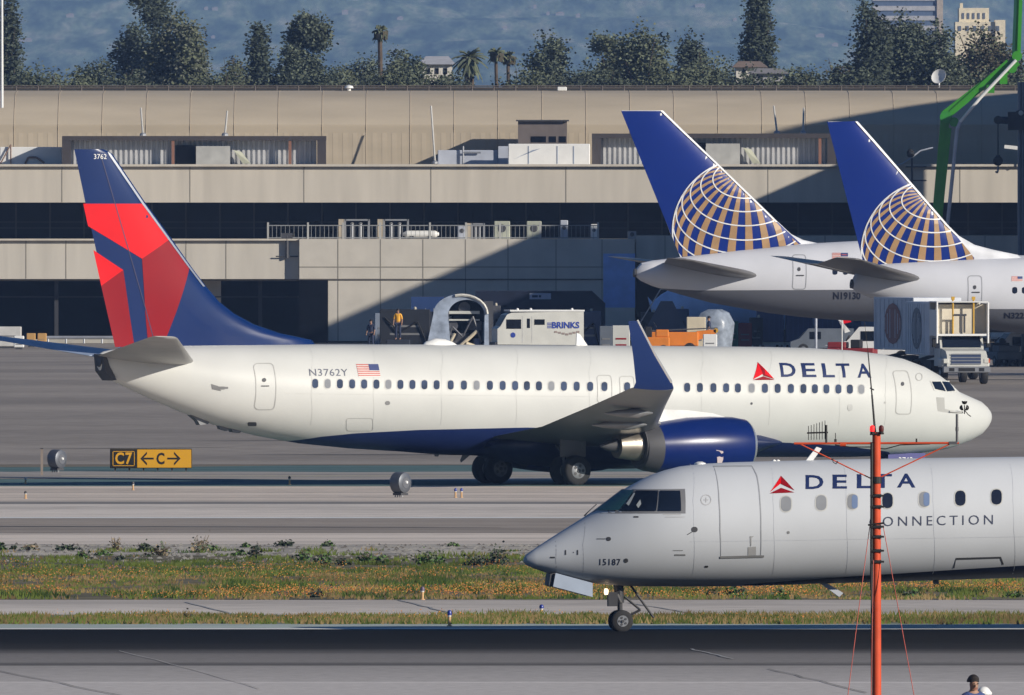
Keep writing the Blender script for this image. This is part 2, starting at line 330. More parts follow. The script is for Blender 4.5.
# curved upper roof
prof = [(1372, zz(172, 1372)), (1372, zz(130, 1372)), (1371.95, zz(127, 1372)), (1371.95, zz(124.5, 1372)), (1372.2, zz(121, 1372)), (1372.8, zz(114, 1372)), (1373.7, zz(106, 1374)), (1375, zz(98, 1375)), (1376.5, zz(93.5, 1377)), (1383, zz(90.6, 1383)), (1440, zz(90.6, 1383)), (1440, 0)]
mb = MB(); xs = [XL + (90 - XL) * i / 60 for i in range(61)]
mb.rings([[(x, y, z) for y, z in prof] for x in xs], 0, True, True)
tpart(mb, "roof", tanroof, True)
mb = MB()
for px in list(range(-560, 1100, 44)):
    x = X(px + 2, 1372)
    for (ya, za), (yb, zb) in zip(prof[:9], prof[1:10]):
        mb.tube((x, ya - .01, za), (x, yb - .01, zb), .02, n=4)
tpart(mb, "roof_joint", M("roof_seam", (.44, .36, .26), .9))
mb = MB(); x = XL                                   # vertical corrugation on the lower wall behind the terrace
while x < 60:
    mb.bb(x, x + .3, 1371.992, 1372, zz(165, 1372), zz(133, 1372)); x += .62
tpart(mb, "wall_rib", tanroof)
mb = MB()                                           # roof edge railing
x = XL
while x < 80:
    mb.tube((x, 1383.5, zz(90.6, 1383)), (x, 1383.5, zz(86, 1383)), .05, n=4); x += 1.38
for py in (86, 88): mb.tube((XL, 1383.5, zz(py, 1383)), (80, 1383.5, zz(py, 1383)), .04, n=4)
mb.bb(XL, 80, 1384.2, 1384.5, zz(90.8, 1384), zz(87.2, 1384), 1)
tpart(mb, "roof_railing", [M("rail_brown", (.12, .10, .09), .7), M("rail_dark", (.03, .03, .03), .8)])
def band(name, Y, d, pt, pb, x0, x1, mat, joints, hj=()):
    mb = MB(); mb.bb(x0, x1, Y, Y + d, zz(pb, Y), zz(pt, Y)); tpart(mb, name, mat)
    jb = MB()
    for j in joints: jb.bb(X(j, Y) - .028, X(j, Y) + .028, Y - .012, Y + .02, zz(pb, Y) + .02, zz(pt, Y) - .02)
    for h_ in hj: jb.bb(x0, x1, Y - .014, Y + .02, zz(h_ + .5, Y), zz(h_ - .5, Y))
    if jb.v: tpart(jb, name + "_joint", seam)
band("upper_parapet", 1356, 14, 165.5, 202.5, XL, XR, cream, [-440, -314, -188, -63, 62, 190, 304, 431, 566, 690, 768, 960])
mb = MB(); mb.bb(XL, XR, 1355.7, 1356, zz(166.5, 1356), zz(164.2, 1356)); tpart(mb, "parapet_cap", cream)
mb = MB(); mb.bb(XL, XR, 1361, 1366, zz(240, 1361), zz(202, 1361)); tpart(mb, "gate_glazing", darkgl)
mb = MB(); x = -1500
for px in range(-1480, 1180, 34): mb.bb(X(px, 1361) - .05, X(px, 1361) + .05, 1360.85, 1361, zz(238, 1361), zz(203, 1361))
for py in (222, 228): mb.bb(XL, XR, 1360.9, 1361, zz(py + .4, 1361), zz(py - .4, 1361))
tpart(mb, "window_mullion", M("mullion", (.03, .032, .04), .5))
mb = MB(); mb.bb(XL, XR, 1354.2, 1361, zz(243, 1354), zz(239, 1354)); tpart(mb, "terrace_floor", cream)
band("lower_parapet", 1354, .5, 239.5, 279, XL, X(299, 1354), cream2, list(range(-1494, 260, 40)))
mb = MB(); mb.bb(XL, X(299, 1354), 1353.7, 1354.6, zz(240.5, 1354), zz(238.8, 1354)); tpart(mb, "parapet_cap", cream)
band("lower_parapet", 1354, .5, 235.5, 262, X(636, 1354), XR, cream2, list(range(665, 1150, 40)))
# box volume in front, from 299 to 635
band("service_block", 1353.4, 10, 239, 341, X(299, 1351), X(635, 1351), M("block_concrete", (.58, .54, .47), .85, 0, .08, .7, .05, .3), [338, 380.5, 423, 465.5, 508, 556, 602], (267,))
mb = MB(); mb.bb(X(299, 1353.4), X(635, 1353.4), 1353.34, 1353.45, zz(280.4, 1351), zz(279, 1351)); tpart(mb, "shadow_gap", M("gap", (.10, .09, .08), .9))
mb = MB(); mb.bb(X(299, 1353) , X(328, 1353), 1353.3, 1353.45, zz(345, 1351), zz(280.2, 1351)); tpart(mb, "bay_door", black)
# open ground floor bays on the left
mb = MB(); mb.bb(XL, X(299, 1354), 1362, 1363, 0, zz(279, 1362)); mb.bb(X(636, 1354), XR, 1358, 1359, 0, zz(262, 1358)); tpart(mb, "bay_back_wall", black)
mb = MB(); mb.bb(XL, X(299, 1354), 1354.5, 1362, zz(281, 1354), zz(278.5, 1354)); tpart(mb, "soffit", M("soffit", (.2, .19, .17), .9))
mb = MB()
for px in range(-1440, 299, 68): mb.bb(X(px, 1355) - .12, X(px, 1355) + .12, 1356, 1356.4, 0, zz(280, 1355))
mb.bb(XL, X(299, 1354), 1356.0, 1356.2, zz(297.5, 1356), zz(296.3, 1356))
tpart(mb, "bay_frame", M("bay_frame", (.035, .035, .04), .7))
mb = MB(); mb.bb(X(200, 1357), X(221, 1357), 1356.5, 1357, 0, zz(279.5, 1357)); tpart(mb, "bay_column", cream2)
mb = MB(); mb.bb(XL, X(299, 1354), 1351.6, 1352.0, tz(1352) - .1, zz(339.2, 1352)); tpart(mb, "kerb_wall", M("kerb", (.42, .40, .35), .9))
# guard rail of pipes in front of the bays
gr = E("guard_rail", (X(150, 1350), 1350, tz(1350)), "low grey pipe guard rail along the terminal's dark left bays", "guard rail")
mb = MB()
for py in (337.5,): mb.tube((X(46, 1350) - gr.location.x, 0, Z(py, 1350) - tz(1350)), (X(116, 1350) - gr.location.x, 0, Z(py, 1350) - tz(1350)), .1, n=8)
mb.build("rail", M("galvanised", (.42, .44, .48), .4, .5), gr)
for px in (48, 66, 84, 102, 115):
    mb = MB(); x = X(px, 1350) - gr.location.x; mb.tube((x, 0, 0), (x, 0, Z(337, 1350) - tz(1350)), .06, n=6); mb.build("post", MC["galvanised"], gr)
# rooftop sheds along the terrace (open-fronted screens with corrugated back)
def shed(x0, x1, py0, py1, label, panel=None, gaps=()):
    Y = 1361; z0, z1 = zz(165.3, Y), zz(py0, Y); a, b_ = X(x0, Y), X(x1, Y); o = E("rooftop_screen", ((a + b_) / 2, Y, z0), label, "rooftop enclosure", "open fronted enclosures on the terrace")
    cx = (a + b_) / 2; f = M("shed_frame", (.05, .043, .045), .7); D = 1.0
    mb = MB(); mb.bb(a - cx, b_ - cx, 0, D + 2.3, z1 - z0 - .28, z1 - z0); mb.bb(a - cx, b_ - cx, 0.3, D + .3, -.05, .05); mb.build("roof_slab", f, o)
    for q in (a, b_ - .55): mb = MB(); mb.bb(q - cx, q - cx + .55, .02, D + .2, .05, z1 - z0 - .28); mb.build("end_wall", f, o)
    mb = MB(); x = a + .55; k = 0
    vs = []
    while x < b_ - .55:
        vs.append((x - cx, D - (.12 if (k // 2) % 2 else 0))); k += 1
        if k % 2 == 0: x += .02
        else: x += .14
    top = z1 - z0 - .28
    mb.add([(q[0], q[1], .05) for q in vs] + [(q[0], q[1], top) for q in vs], [(i, i + 1, len(vs) + i + 1, len(vs) + i) for i in range(len(vs) - 1)])
    mb.build("corrugated_back", M("corrugated", (.62, .62, .62), .5, .2, .1), o)
    for q in gaps:
        mb = MB(); mb.bb(X(q, Y) - cx - .09, X(q, Y) - cx + .09, .05, .3, .05, top); mb.build("post", M("rust_post", (.25, .12, .08), .8), o)
    if panel:
        mb = MB(); mb.bb(X(panel[0], Y) - cx, X(panel[1], Y) - cx, .25, .35, .05, top - .35); mb.build("side_panel", M("grey_panel", (.42, .42, .40), .7), o)
        mb = MB(); mb.bb(X(panel[0], Y) - cx - 1.3, X(panel[0], Y) - cx - .02, .5, .55, .06, top - .3); mb.build("doorway", black, o)
        mb = MB(); mb.poly([(X(panel[1], Y) - cx + .2, .3, top - .6), (X(panel[1], Y) - cx + .7, .4, top - .7), (X(panel[1], Y) - cx + 1.3, .4, .1), (X(panel[1], Y) - cx + .8, .4, .1)], (0, .08, 0)); mb.build("leaning_panel", M("pale_green", (.45, .46, .36), .7), o)
    return o
shed(62, 326, 136, 165, "dark framed open shed with corrugated back wall above the red and blue tail", (196, 230), (173, 290))
shed(592, 836, 133.5, 165, "dark framed open shed with corrugated back wall behind the left globe tail", (706, 740), (820,))
o = E("rooftop_unit", (X(549, 1360), 1360, zz(165.3, 1360)), "long white equipment box on the terrace between the two corrugated sheds", "rooftop unit")
mb = MB(); w_ = 82 * mpx(1360); mb.bb(-w_ / 2, w_ / 2, 0, 2.5, 0, 21.5 * mpx(1360), bev=.05); mb.build("casing", whitep, o)
mb = MB()
for k in (-.25, .1, .3): mb.bb(w_ * k - .03, w_ * k + .03, -.02, 0, .1, 1.2)
mb.poly([(-w_ * .44, -.02, .35), (-w_ * .2, -.02, .95), (-w_ * .1, -.02, 1.05), (-w_ * .35, -.02, .55)], (0, .019, 0)); mb.build("vent_pipes", M("blue_grey", (.25, .3, .4), .6), o)
o = E("rooftop_unit", (X(543, 1366), 1366, zz(165.3, 1366)), "dark brown plant room with three small windows behind the white equipment box", "rooftop unit")
mb = MB(); mb.bb(X(518, 1366) - o.location.x, X(567, 1366) - o.location.x, 0, 4, 0, 44 * mpx(1366)); mb.build("walls", M("plant_room", (.15, .125, .115), .8), o)
for a in (531, 549, 559):
    mb = MB(); mb.bb(X(a, 1366) - o.location.x, X(a + (15 if a == 531 else 7), 1366) - o.location.x, -.03, .02, 23 * mpx(1366), 29 * mpx(1366)); mb.build("window", darkgl, o)
mb = MB(); mb.bb(X(516, 1366) - o.location.x, X(569, 1366) - o.location.x, -.3, 4.2, 44 * mpx(1366), 45.5 * mpx(1366)); mb.build("roof", darkg, o)
o = E("rooftop_unit", (X(468, 1364), 1364, zz(165.3, 1364)), "low pale equipment cabinet in the shade left of the white equipment box", "rooftop unit")
mb = MB(); mb.bb(-1.9, 1.9, 0, 2, 0, .95, bev=.04); mb.bb(1.9, 2.7, -.2, 2, 0, 1.2); mb.build("casing", M("pale_blue_grey", (.45, .48, .55), .6), o)
mb = MB(); mb.tube((-.3, -.2, 0), (-.3, -.2, 1.2), .06); mb.tube((-.3, -.2, .8), (.8, -.2, .8), .06); mb.build("pipe", steel, o)
o = E("rooftop_unit", (X(30, 1364), 1364, zz(165.3, 1364)), "weathered white equipment box at the terrace's far left", "rooftop unit")
mb = MB(); mb.bb(-1.9, 2.0, 0, 2, 0, 1.15, bev=.04); mb.build("casing", whitep, o)
mb = MB(); mb.path([(-1.9, -.15, 0), (-1.2, -.15, 1.3), (-1.2, -.15, 0)], .05); mb.path([(-.3, -.1, .1), (-.1, -.1, .5), (.4, -.1, .5), (.9, -.1, .15)], .07); mb.build("pipe", M("rust", (.25, .16, .12), .8), o)
for px, py0, py1, dx, lab in ((143, 108, 135, -2.5, "short pale roof strut above the left shed's left half"), (225, 111, 135, 2, "short pale roof strut above the left shed's middle"), (435, 106, 163, -4, "tall leaning pale strut rising from the terrace to the curved roof"), (777, 106, 133, -3, "leaning pale roof strut above the right shed, left of a pair"), (803, 108, 133, 1, "upright pale roof strut above the right shed, right of a pair")):
    o = E("roof_strut", P(px, py1, 1368), lab, "strut", "pale struts standing against the curved roof")
    mb = MB(); mb.tube((0, 0, 0), (-dx * mpx(1368) * -1, 1.2, (py1 - py0) * mpx(1368)), .065, .055); mb.build("shaft", M("strut_grey", (.5, .49, .46), .6), o)
    mb = MB(); mb.lathe((0, 0, -.05), (0, 0, 1), [(0, .22), (.12, .2), (.2, .11)], 12); mb.build("base_plate", steel, o)
for px, lab in ((25, 0),):
    pass
# terrace fence and machines
fo = E("terrace_fence", (X(433, 1354.4), 1354.4, zz(239.3, 1354.4)), "pale picket fence on the terrace edge above the service block", "fence")
mb = MB(); x = X(268, 1354.4); fx = fo.location.x
while x < X(598, 1354.4):
    mb.bb(x - .014 - fx, x + .014 - fx, -.02, .02, 0, .86); x += .27
for h_ in (.1, .86): mb.bb(X(268, 1354.4) - fx, X(598, 1354.4) - fx, -.03, .03, h_ - .03, h_ + .03)
mb.build("pickets", M("fence_grey", (.26, .27, .28), .6), fo)
for px in (268, 308, 343, 380, 430, 466, 500, 540, 598):
    mb = MB(); mb.bb(X(px, 1354.4) - .06 - fx, X(px, 1354.4) + .06 - fx, -.07, .07, 0, 1.05); mb.build("post", M("fence_post", (.42, .42, .4), .6), fo)
def unit(px, w, h, mat, lab, Y=1357, kind=0):
    o = E("air_handler", (X(px, Y), Y, zz(239.3, 1354.4)), lab, "rooftop machine", "machines on the terrace behind the picket fence")
    W, Hh = w * mpx(Y), h * mpx(Y); mb = MB()
    if kind == 0:
        mb.bb(-W / 2, W / 2, -.4, .4, 0, Hh, bev=.05); mb.build("casing", mat, o)
        mb = MB(); mb.lathe((0, -.42, Hh * .6), (0, 1, 0), [(0, W * .25), (.02, W * .25)], 16); mb.build("fan_grille", darkg, o)
    elif kind == 1:
        for a in (-W / 2, W / 2): mb.bb(a - .06, a + .06, -.06, .06, 0, Hh)
        mb.bb(-W / 2, W / 2, -.06, .06, Hh - .1, Hh); mb.build("frame", mat, o)
        mb = MB(); mb.bb(-W / 2 - .4, -W / 2 - .08, -.2, .2, 0, Hh); mb.build("locker", M("tan_box", (.45, .39, .3), .8), o)
        for k in (-.2, .15): mb = MB(); mb.tube((W * k, .1, 0), (W * k, .1, Hh * .75), .09); mb.lathe((W * k, .1, Hh * .75), (0, 0, 1), [(0, .09), (.06, .14), (.12, .02)], 10); mb.build("pipe", steel, o)
    else:
        mb.lathe((-W / 2, 0, Hh / 2 + .1), (1, 0, 0), [(0, Hh * .2), (W * .1, Hh * .5), (W * .9, Hh * .5), (W, Hh * .2)], 14); mb.build("tank", mat, o)
        mb = MB(); mb.bb(-W * .3, -W * .2, -.2, .2, 0, .2); mb.bb(W * .2, W * .3, -.2, .2, 0, .2); mb.build("cradle", darkg, o)
unit(357, 24, 20, steel, "pipe frame with tan locker above the block's second joint", kind=1)
unit(396, 24, 20, steel, "pipe frame with tan locker next to the white lying tank", kind=1)
unit(421, 36, 7, whitep, "long white tank lying low behind the terrace fence", kind=2)
unit(462, 9, 14, M("pale_blue_grey", (.45, .48, .55)), "narrow blue grey pump box right of the lying tank")
unit(478, 12, 16, steel, "slim grey pipe stand between pump box and green grey cabinet", kind=1)
unit(502, 16, 18, M("green_grey", (.42, .44, .36), .7), "green grey cabinet left of the two tall terrace cabinets")
unit(534, 15, 18, MC["green_grey"], "green grey cabinet above the shaded right part of the block")
unit(564, 8, 19, M("pale_blue_grey", (.45, .48, .55)), "tall pale blue cabinet with sloping foot near the fence's right end")
unit(594, 7, 15, whitep, "small white framed cabinet at the fence's right end")
unit(632, 9, 8, steel, "small grey box at the right corner of the service block roof")
# wall bracket sign post on the left of the block
o = E("wall_bracket", P(287, 258, 1353.8), "dark crossed pipe bracket hanging on the terrace edge left of the block", "bracket")
mb = MB(); mb.tube((0, 0, 0), (0, 0, 23 * mpx(1354)), .11); mb.build("post", darkg, o)
mb = MB(); mb.tube((-.7, 0, .1), (.7, 0, .1), .04); mb.tube((-2.4, 0, 1.15), (.9, 0, 1.15), .04); mb.bb(-.35, .35, -.1, .1, 1.2, 1.55); mb.build("arm", darkg, o)
# unseen blocks added right of the frame, shaped to throw the terminal's big shadows
casterm = M("caster_concrete", (.42, .39, .33), .85)
def casterblock(name, pts, h, lab):
    o = E(name, (pts[0][0], pts[0][1], .3), lab, "building"); q0 = Vector((pts[0][0], pts[0][1], 0))
    mb = MB(); mb.poly([Vector((x, y, 0)) - q0 for x, y in pts], (0, 0, h - .3)); mb.build("walls", casterm, o)
    n_ = len(pts)
    for k in range(3, int(h) - 2, 5):
        mb = MB()
        for i in range(n_):
            a, b_ = Vector((*pts[i], 0)) - q0, Vector((*pts[(i + 1) % n_], 0)) - q0; d = (b_ - a)
            if d.length < 4: continue
            u = d.normalized(); nn_ = Vector((u.y, -u.x, 0)); m_ = (a + b_) / 2
            mb.box(m_ + nn_ * 0 + Vector((0, 0, k)), (d.length - .8, .1, 2), math.atan2(d.y, d.x))
            for s_ in (-1, 1): mb.box(m_ + nn_ * .03 * s_ + Vector((0, 0, k)), (d.length - .8, .04, 2), math.atan2(d.y, d.x))
        mb.build("window_band", darkgl, o)
casterblock("shadow_caster_wing", [(34.2, 1308), (60, 1308), (60, 1336), (34.2, 1336)], 21.3, "unseen low concrete block off the right edge, added to shade the service block")
casterblock("shadow_caster_wing", [(34.2, 1262), (60, 1262), (60, 1307.9), (34.2, 1307.9)], 18.0, "unseen lower front block off the right edge, added to shade the apron and boom")
casterblock("shadow_caster_tower", [(37.2, 1341.5), (42.7, 1341.5), (42.7, 1345), (37.2, 1345)], 18.8, "unseen slim concrete block off the right edge, added to shade the upper parapet")
casterblock("shadow_caster_block", [(50.3, 1345), (110, 1345), (110, 1359), (66.7, 1359)], 29.6, "unseen tall concrete block off the right edge, added to shade the curved roof")
# floodlight pole at far left, dish and small roof objects
o = E("light_pole", (X(2, 1368), 1368, zz(92, 1372)), "slim white light pole on the roof at the left edge", "light pole")
mb = MB(); mb.tube((0, 0, -1), (0, 0, 7.5), .1, .07); mb.build("shaft", whitep, o)
mb = MB(); mb.bb(-.35, .35, -.12, .12, 7.5, 7.7); mb.build("lamp_head", whitep, o)
o = E("satellite_dish", (X(939, 1386), 1386, zz(90.6, 1383)), "white satellite dish on the terminal roof before the right trees", "satellite dish")
mb = MB(); c_ = Vector((0, 0, .9)); mb.lathe(c_, (-.5, -1, .5), [(-.12, .05), (-.1, .25), (-.02, .42), (.05, .5), (.07, .5), (0, .4), (-.06, .2)], 20); mb.build("dish", whitep, o, True)
mb = MB(); mb.tube((0, 0, -.05), (0, .1, .8), .06); mb.build("mast", steel, o)
o = E("roof_vent", (X(349, 1382), 1382, zz(90.8, 1382)), "small white mushroom vent on the roof edge before the palms", "roof vent")
mb = MB(); mb.lathe((0, 0, 0), (0, 0, 1), [(0, .12), (.15, .12), (.17, .3), (.3, .25), (.38, .05)], 14); mb.build("cowl", whitep, o, True)
o = E("roof_vent", (X(562, 1382), 1382, zz(90.8, 1382)), "low white box vent on the roof edge right of the middle trees", "roof vent")
mb = MB(); mb.bb(-.3, .3, -.2, .2, 0, .25, bev=.04); mb.build("cowl", whitep, o)
# ---------------------------------------------------------------- vegetation
LG = M("leaf_green", (.12, .14, .095), .7, 0, .45, .25, 0, .15)
LD = M("leaf_dark", (.06, .075, .055), .7, 0, .4, .25, 0, .15)
LO = M("leaf_olive", (.11, .125, .075), .75, 0, .3, .25, 0, .15)
LB = M("leaf_brown", (.09, .08, .055), .8, 0, .4, .3, 0, .1)
bark = M("bark", (.09, .065, .045), .9, 0, .3, 3, .3)
def leafquad(vs, fs, c, s, rnd, flat=.0):
    a = rnd.uniform(0, 6.283); b_ = rnd.uniform(-.9, .9)
    u = Vector((math.cos(a), math.sin(a), 0)) * s; v = Vector((-math.sin(a) * math.sin(b_), math.cos(a) * math.sin(b_), math.cos(b_))) * s * rnd.uniform(.5, .9)
    k = len(vs); vs += [c - u - v * .2, c - v, c + u * .9, c + v * .8]; fs.append((k, k + 1, k + 2, k + 3))
def crown(blobs, n_, s, rnd, clump=9, spread=.55, fill=.5):
    vs, fs, ms = [], [], []
    W_ = [b_[3] * b_[4] for b_ in blobs]; tot = sum(W_)
    for b_, w_ in zip(blobs, W_):
        cx, cy, cz, rx, rz_ = b_
        for _ in range(max(3, int(n_ * w_ / tot / clump))):
            while True:
                q = Vector((rnd.uniform(-1, 1), rnd.uniform(-1, 1), rnd.uniform(-1, 1)))
                if fill < q.length < 1: break
            wob = 1 + .25 * math.sin(q.x * 5 + cx) * math.cos(q.z * 4 + cz)
            c = Vector((cx + q.x * rx * wob, cy + q.y * rx * wob, cz + q.z * rz_ * wob)); mi = 0 if rnd.random() < .6 else 1
            for _ in range(clump):
                leafquad(vs, fs, c + Vector((rnd.gauss(0, spread), rnd.gauss(0, spread), rnd.gauss(0, spread * .7))), s * rnd.uniform(.6, 1.3), rnd); ms.append(mi)
    mb = MB(); mb.v = [tuple(q) for q in vs]; mb.f = fs; mb.m = ms; return mb
def tree(kind, px, ptop, wpx, Y, lab, mats=None, n_=2600, zb=None, group="trees beyond the terminal roof"):
    rnd = random.Random(lab); z0 = tz(Y); ht = Z(ptop, Y) - z0; W_ = wpx * mpx(Y) / 2
    name = {"cypress": "cypress_tree", "conifer": "conifer_tree", "palm": "palm_tree", "bush": "bush"}.get(kind, "leafy_tree")
    o = E(name, (X(px, Y), Y, z0), lab, {"palm": "palm tree", "bush": "bush"}.get(kind, "tree"), group)
    mats = mats or [LD, LG]
    if kind == "palm":
        mb = MB(); r = (.15 if wpx < 19.5 or ptop > 40 else .2) if wpx < 25 else .42; pts = []; vs = []
        cz = ht - W_ * .5
        for i in range(9): pts.append((Vector((math.sin(i * .5) * .12, 0, cz * i / 8)), r * (1.25 - .45 * i / 8)))
        mb.rings([[p + Vector((math.cos(t) * q, math.sin(t) * q, 0)) for t in [i * math.pi / 4 for i in range(8)]] for p, q in pts]); mb.build("trunk", bark, o)
        mb = MB()
        for k in range(46):
            az = rnd.uniform(0, 6.283); el = rnd.uniform(-.9, 1.3); L_ = W_ * rnd.uniform(.8, 1.1); d = Vector((math.cos(az), math.sin(az), 0)); pr = None; sd_ = Vector((-math.sin(az), math.cos(az), 0)); rr = []
            for i in range(6):
                t = i / 5; p = Vector((0, 0, cz)) + d * L_ * t * math.cos(el) + Vector((0, 0, L_ * (math.sin(el) * t - .45 * t * t))); wq = .30 * math.sin(.25 + 2.6 * t) * (L_ / 2.2)
                rr.append([p - sd_ * wq, p + Vector((0, 0, .1)), p + sd_ * wq])
            for a, b_ in zip(rr, rr[1:]): mb.add(a + b_, [(0, 1, 4, 3), (1, 2, 5, 4)], k % 2)
        for k in range(20):
            az = rnd.uniform(0, 6.283); d = Vector((math.cos(az), math.sin(az), 0)) * .5; p = Vector((0, 0, cz)); sd_ = Vector((-math.sin(az), math.cos(az), 0)) * .2
            mb.add([p + d - sd_, p + d + sd_, p + d * .9 + sd_ - Vector((0, 0, W_ * .9)), p + d * .9 - sd_ - Vector((0, 0, W_ * .8))], [(0, 1, 2, 3)], 2)
        mb.build("crown", [LG, LO, LB], o, fix=False); return o
    mb = MB(); th = ht * .8; r = max(.12, W_ * .09)
    mb.rings([[Vector((math.cos(t) * r * q + .1 * math.sin(zq * 3), math.sin(t) * r * q, th * zq)) for t in [i * math.pi / 4 for i in range(8)]] for zq, q in ((0, 1.4), (.1, 1.05), (.5, .85), (1, .5))])
    for k in range(6):
        a = rnd.uniform(0, 6.28); h0 = th * rnd.uniform(.5, 1); mb.tube((0, 0, h0), (math.cos(a) * W_ * .6, math.sin(a) * W_ * .6, h0 + ht * .2), r * .4, r * .12, 6)
    mb.build("trunk", bark, o)
    bl = []; cb = max(ht * .3, Z(93, Y) - z0 - 2.5); ch = ht - cb
    zf = lambda t: cb + ch * t
    if kind == "cypress":
        for i in range(9): t = i / 8; bl.append((0, 0, zf(.05 + .88 * t), W_ * (1 - t * .85) ** .8, ch * .12))
    elif kind == "conifer":
        for i in range(22):
            t = i / 21; rr_ = W_ * (1.02 - t * .80); a = i * 2.4; bl.append((math.cos(a) * rr_ * .45, math.sin(a) * rr_ * .4, zf(.03 + .94 * t), rr_ * .62, ch * .06))
    elif kind == "round":
        for i in range(11):
            a = i * 2.4; q = rnd.uniform(.3, .75); bl.append((math.cos(a) * W_ * q, math.sin(a) * W_ * q, zf(rnd.uniform(.15, .82 - .25 * q)), W_ * rnd.uniform(.25, .42), ch * rnd.uniform(.16, .28)))
        bl.append((W_ * .1, 0, zf(.66), W_ * .55, ch * .33)); bl.append((0, 0, zf(.15), W_ * .95, ch * .25))
    elif kind == "airy":
        for i in range(18):
            a = i * 2.4; q = rnd.uniform(.2, .8); t = rnd.uniform(.3, .95); bl.append((math.cos(a) * W_ * q, math.sin(a) * W_ * q, zf(t), W_ * .3, ch * .1))
        bl.append((0, 0, zf(.1), W_ * .8, ch * .2))
    else:
        for i in range(7): a = i * 2.4; bl.append((math.cos(a) * W_ * .55, math.sin(a) * W_ * .55, zf(rnd.uniform(.2, .6)), W_ * .5, ch * .38))
    crown(bl, int(n_ * 3.6), .14 if kind != "bush" else .12, rnd, spread=.34, fill=.35).build("crown", mats, o, fix=False)
    return o
GO = [LG, LO]; DD = [LD, LD]; BR = [LB, LO]
tree("conifer", 8, 2, 40, 1620, "dark ragged tree at the left edge beside the light pole", DD)
tree("bush", 45, 62, 55, 1560, "pale olive low tree beside the left edge", GO, 2000)
tree("bush", 92, 58, 50, 1640, "dark low tree left of the tall airy tree", None, 2000)
tree("airy", 148, -14, 78, 1700, "tallest airy eucalyptus cut off by the top edge", DD, 4200)
tree("round", 179, 14, 82, 1600, "large rounded grey green tree in front of the airy eucalyptus", [LO, M("leaf_pale", (.13, .14, .10), .75)], 5600)
tree("bush", 231, 54, 34, 1650, "bare looking brownish tree left of the cypress", BR, 1300)
tree("cypress", 259, 26, 27, 1620, "dark pointed cypress right of the rounded tree", DD, 2200)
tree("airy", 307, 20, 46, 1620, "dark upright tree with two leading tops", None, 3600)
tree("round", 287, 40, 32, 1600, "dark shoulder high tree against the cypress", None, 1800)
tree("bush", 335, 58, 40, 1650, "low bushy tree left of the tall palm", GO, 1600)
tree("palm", 381, 26, 20, 1560, "tall slender palm with a small tuft, tallest palm in the row")
tree("bush", 362, 52, 40, 1700, "dark bushy tree just behind the tall palm's left side", None, 2000)
tree("round", 398, 48, 44, 1680, "spreading dark tree right of the tall palm", None, 2400)
tree("cypress", 416, 60, 15, 1600, "small pointed conifer left of the pale house", DD, 800)
tree("palm", 470, 48, 40, 1580, "stout fan palm with hanging dead fronds right of the pale house")
tree("palm", 497, 48, 20, 1620, "small palm, left one of the close pair")
tree("palm", 509, 52, 18, 1640, "small palm, right one of the close pair")
tree("bush", 440, 68, 30, 1540, "low hedge tree in front of the pale house", GO, 1000)
tree("round", 548, 34, 62, 1640, "broad mid green tree right of the palm pair", [LG, LD], 4000)
tree("bush", 585, 60, 50, 1600, "low dark tree between the two broad middle trees", None, 1600)
tree("airy", 612, 36, 52, 1640, "left half of the broad loose grey green clump", [LG, LO], 3200)
tree("round", 645, 26, 74, 1620, "tallest loose grey green tree of the middle clump", [LO, LG], 4600)
tree("round", 690, 33, 38, 1660, "dark dense small crowned tree behind the left globe tail", DD, 2400)
tree("bush", 708, 52, 60, 1600, "low olive tree left of the brown roofed house", GO, 2200)
tree("conifer", 758, -8, 50, 1620, "tall dark pine cut off by the top edge", DD, 5200)
tree("bush", 800, 66, 52, 1560, "low dark hedge tree right of the tall pine", None, 1800)
tree("bush", 838, 58, 34, 1600, "low twiggy tree left of the two dark oaks", BR, 1000)
tree("round", 868, 2, 52, 1600, "tall dark oak, left of the right hand group", DD, 4400)
tree("round", 905, 12, 62, 1610, "dark oak in front of the striped office tower", [LD, LG], 4600)
tree("round", 938, 22, 50, 1600, "dark oak left of the green boom", [LD, LG], 3600)
tree("round", 982, 27, 82, 1650, "thin pale crowned tree below the cream building", BR, 4200)
tree("bush", 1015, 66, 44, 1600, "low dark tree right of the green boom", None, 1400)
HL = ['under the ragged left edge tree', 'before the pale olive low tree', 'between the olive tree and the airy eucalyptus', 'below the brownish bare tree', 'under the dark tree with two tops', "right of the tall palm's trunk", 'below the pale house', 'right of the palm pair', 'under the left half of the loose clump', 'below the dense small crowned tree', 'left of the cream gabled house', 'right of the grey roofed house', 'under the left dark oak', 'right of the satellite dish']
for i, (px, w_) in enumerate(((20, 60), (70, 60), (120, 60), (215, 70), (320, 60), (400, 60), (450, 50), (520, 60), (600, 60), (680, 60), (740, 50), (790, 60), (850, 50), (980, 80))):
    tree("bush", px, 69 - (i * 5 % 9), w_, 1520, "low hedge clump on the roof line " + HL[i], GO if i % 2 else None, 2000, group="hedge clumps along the roof line")
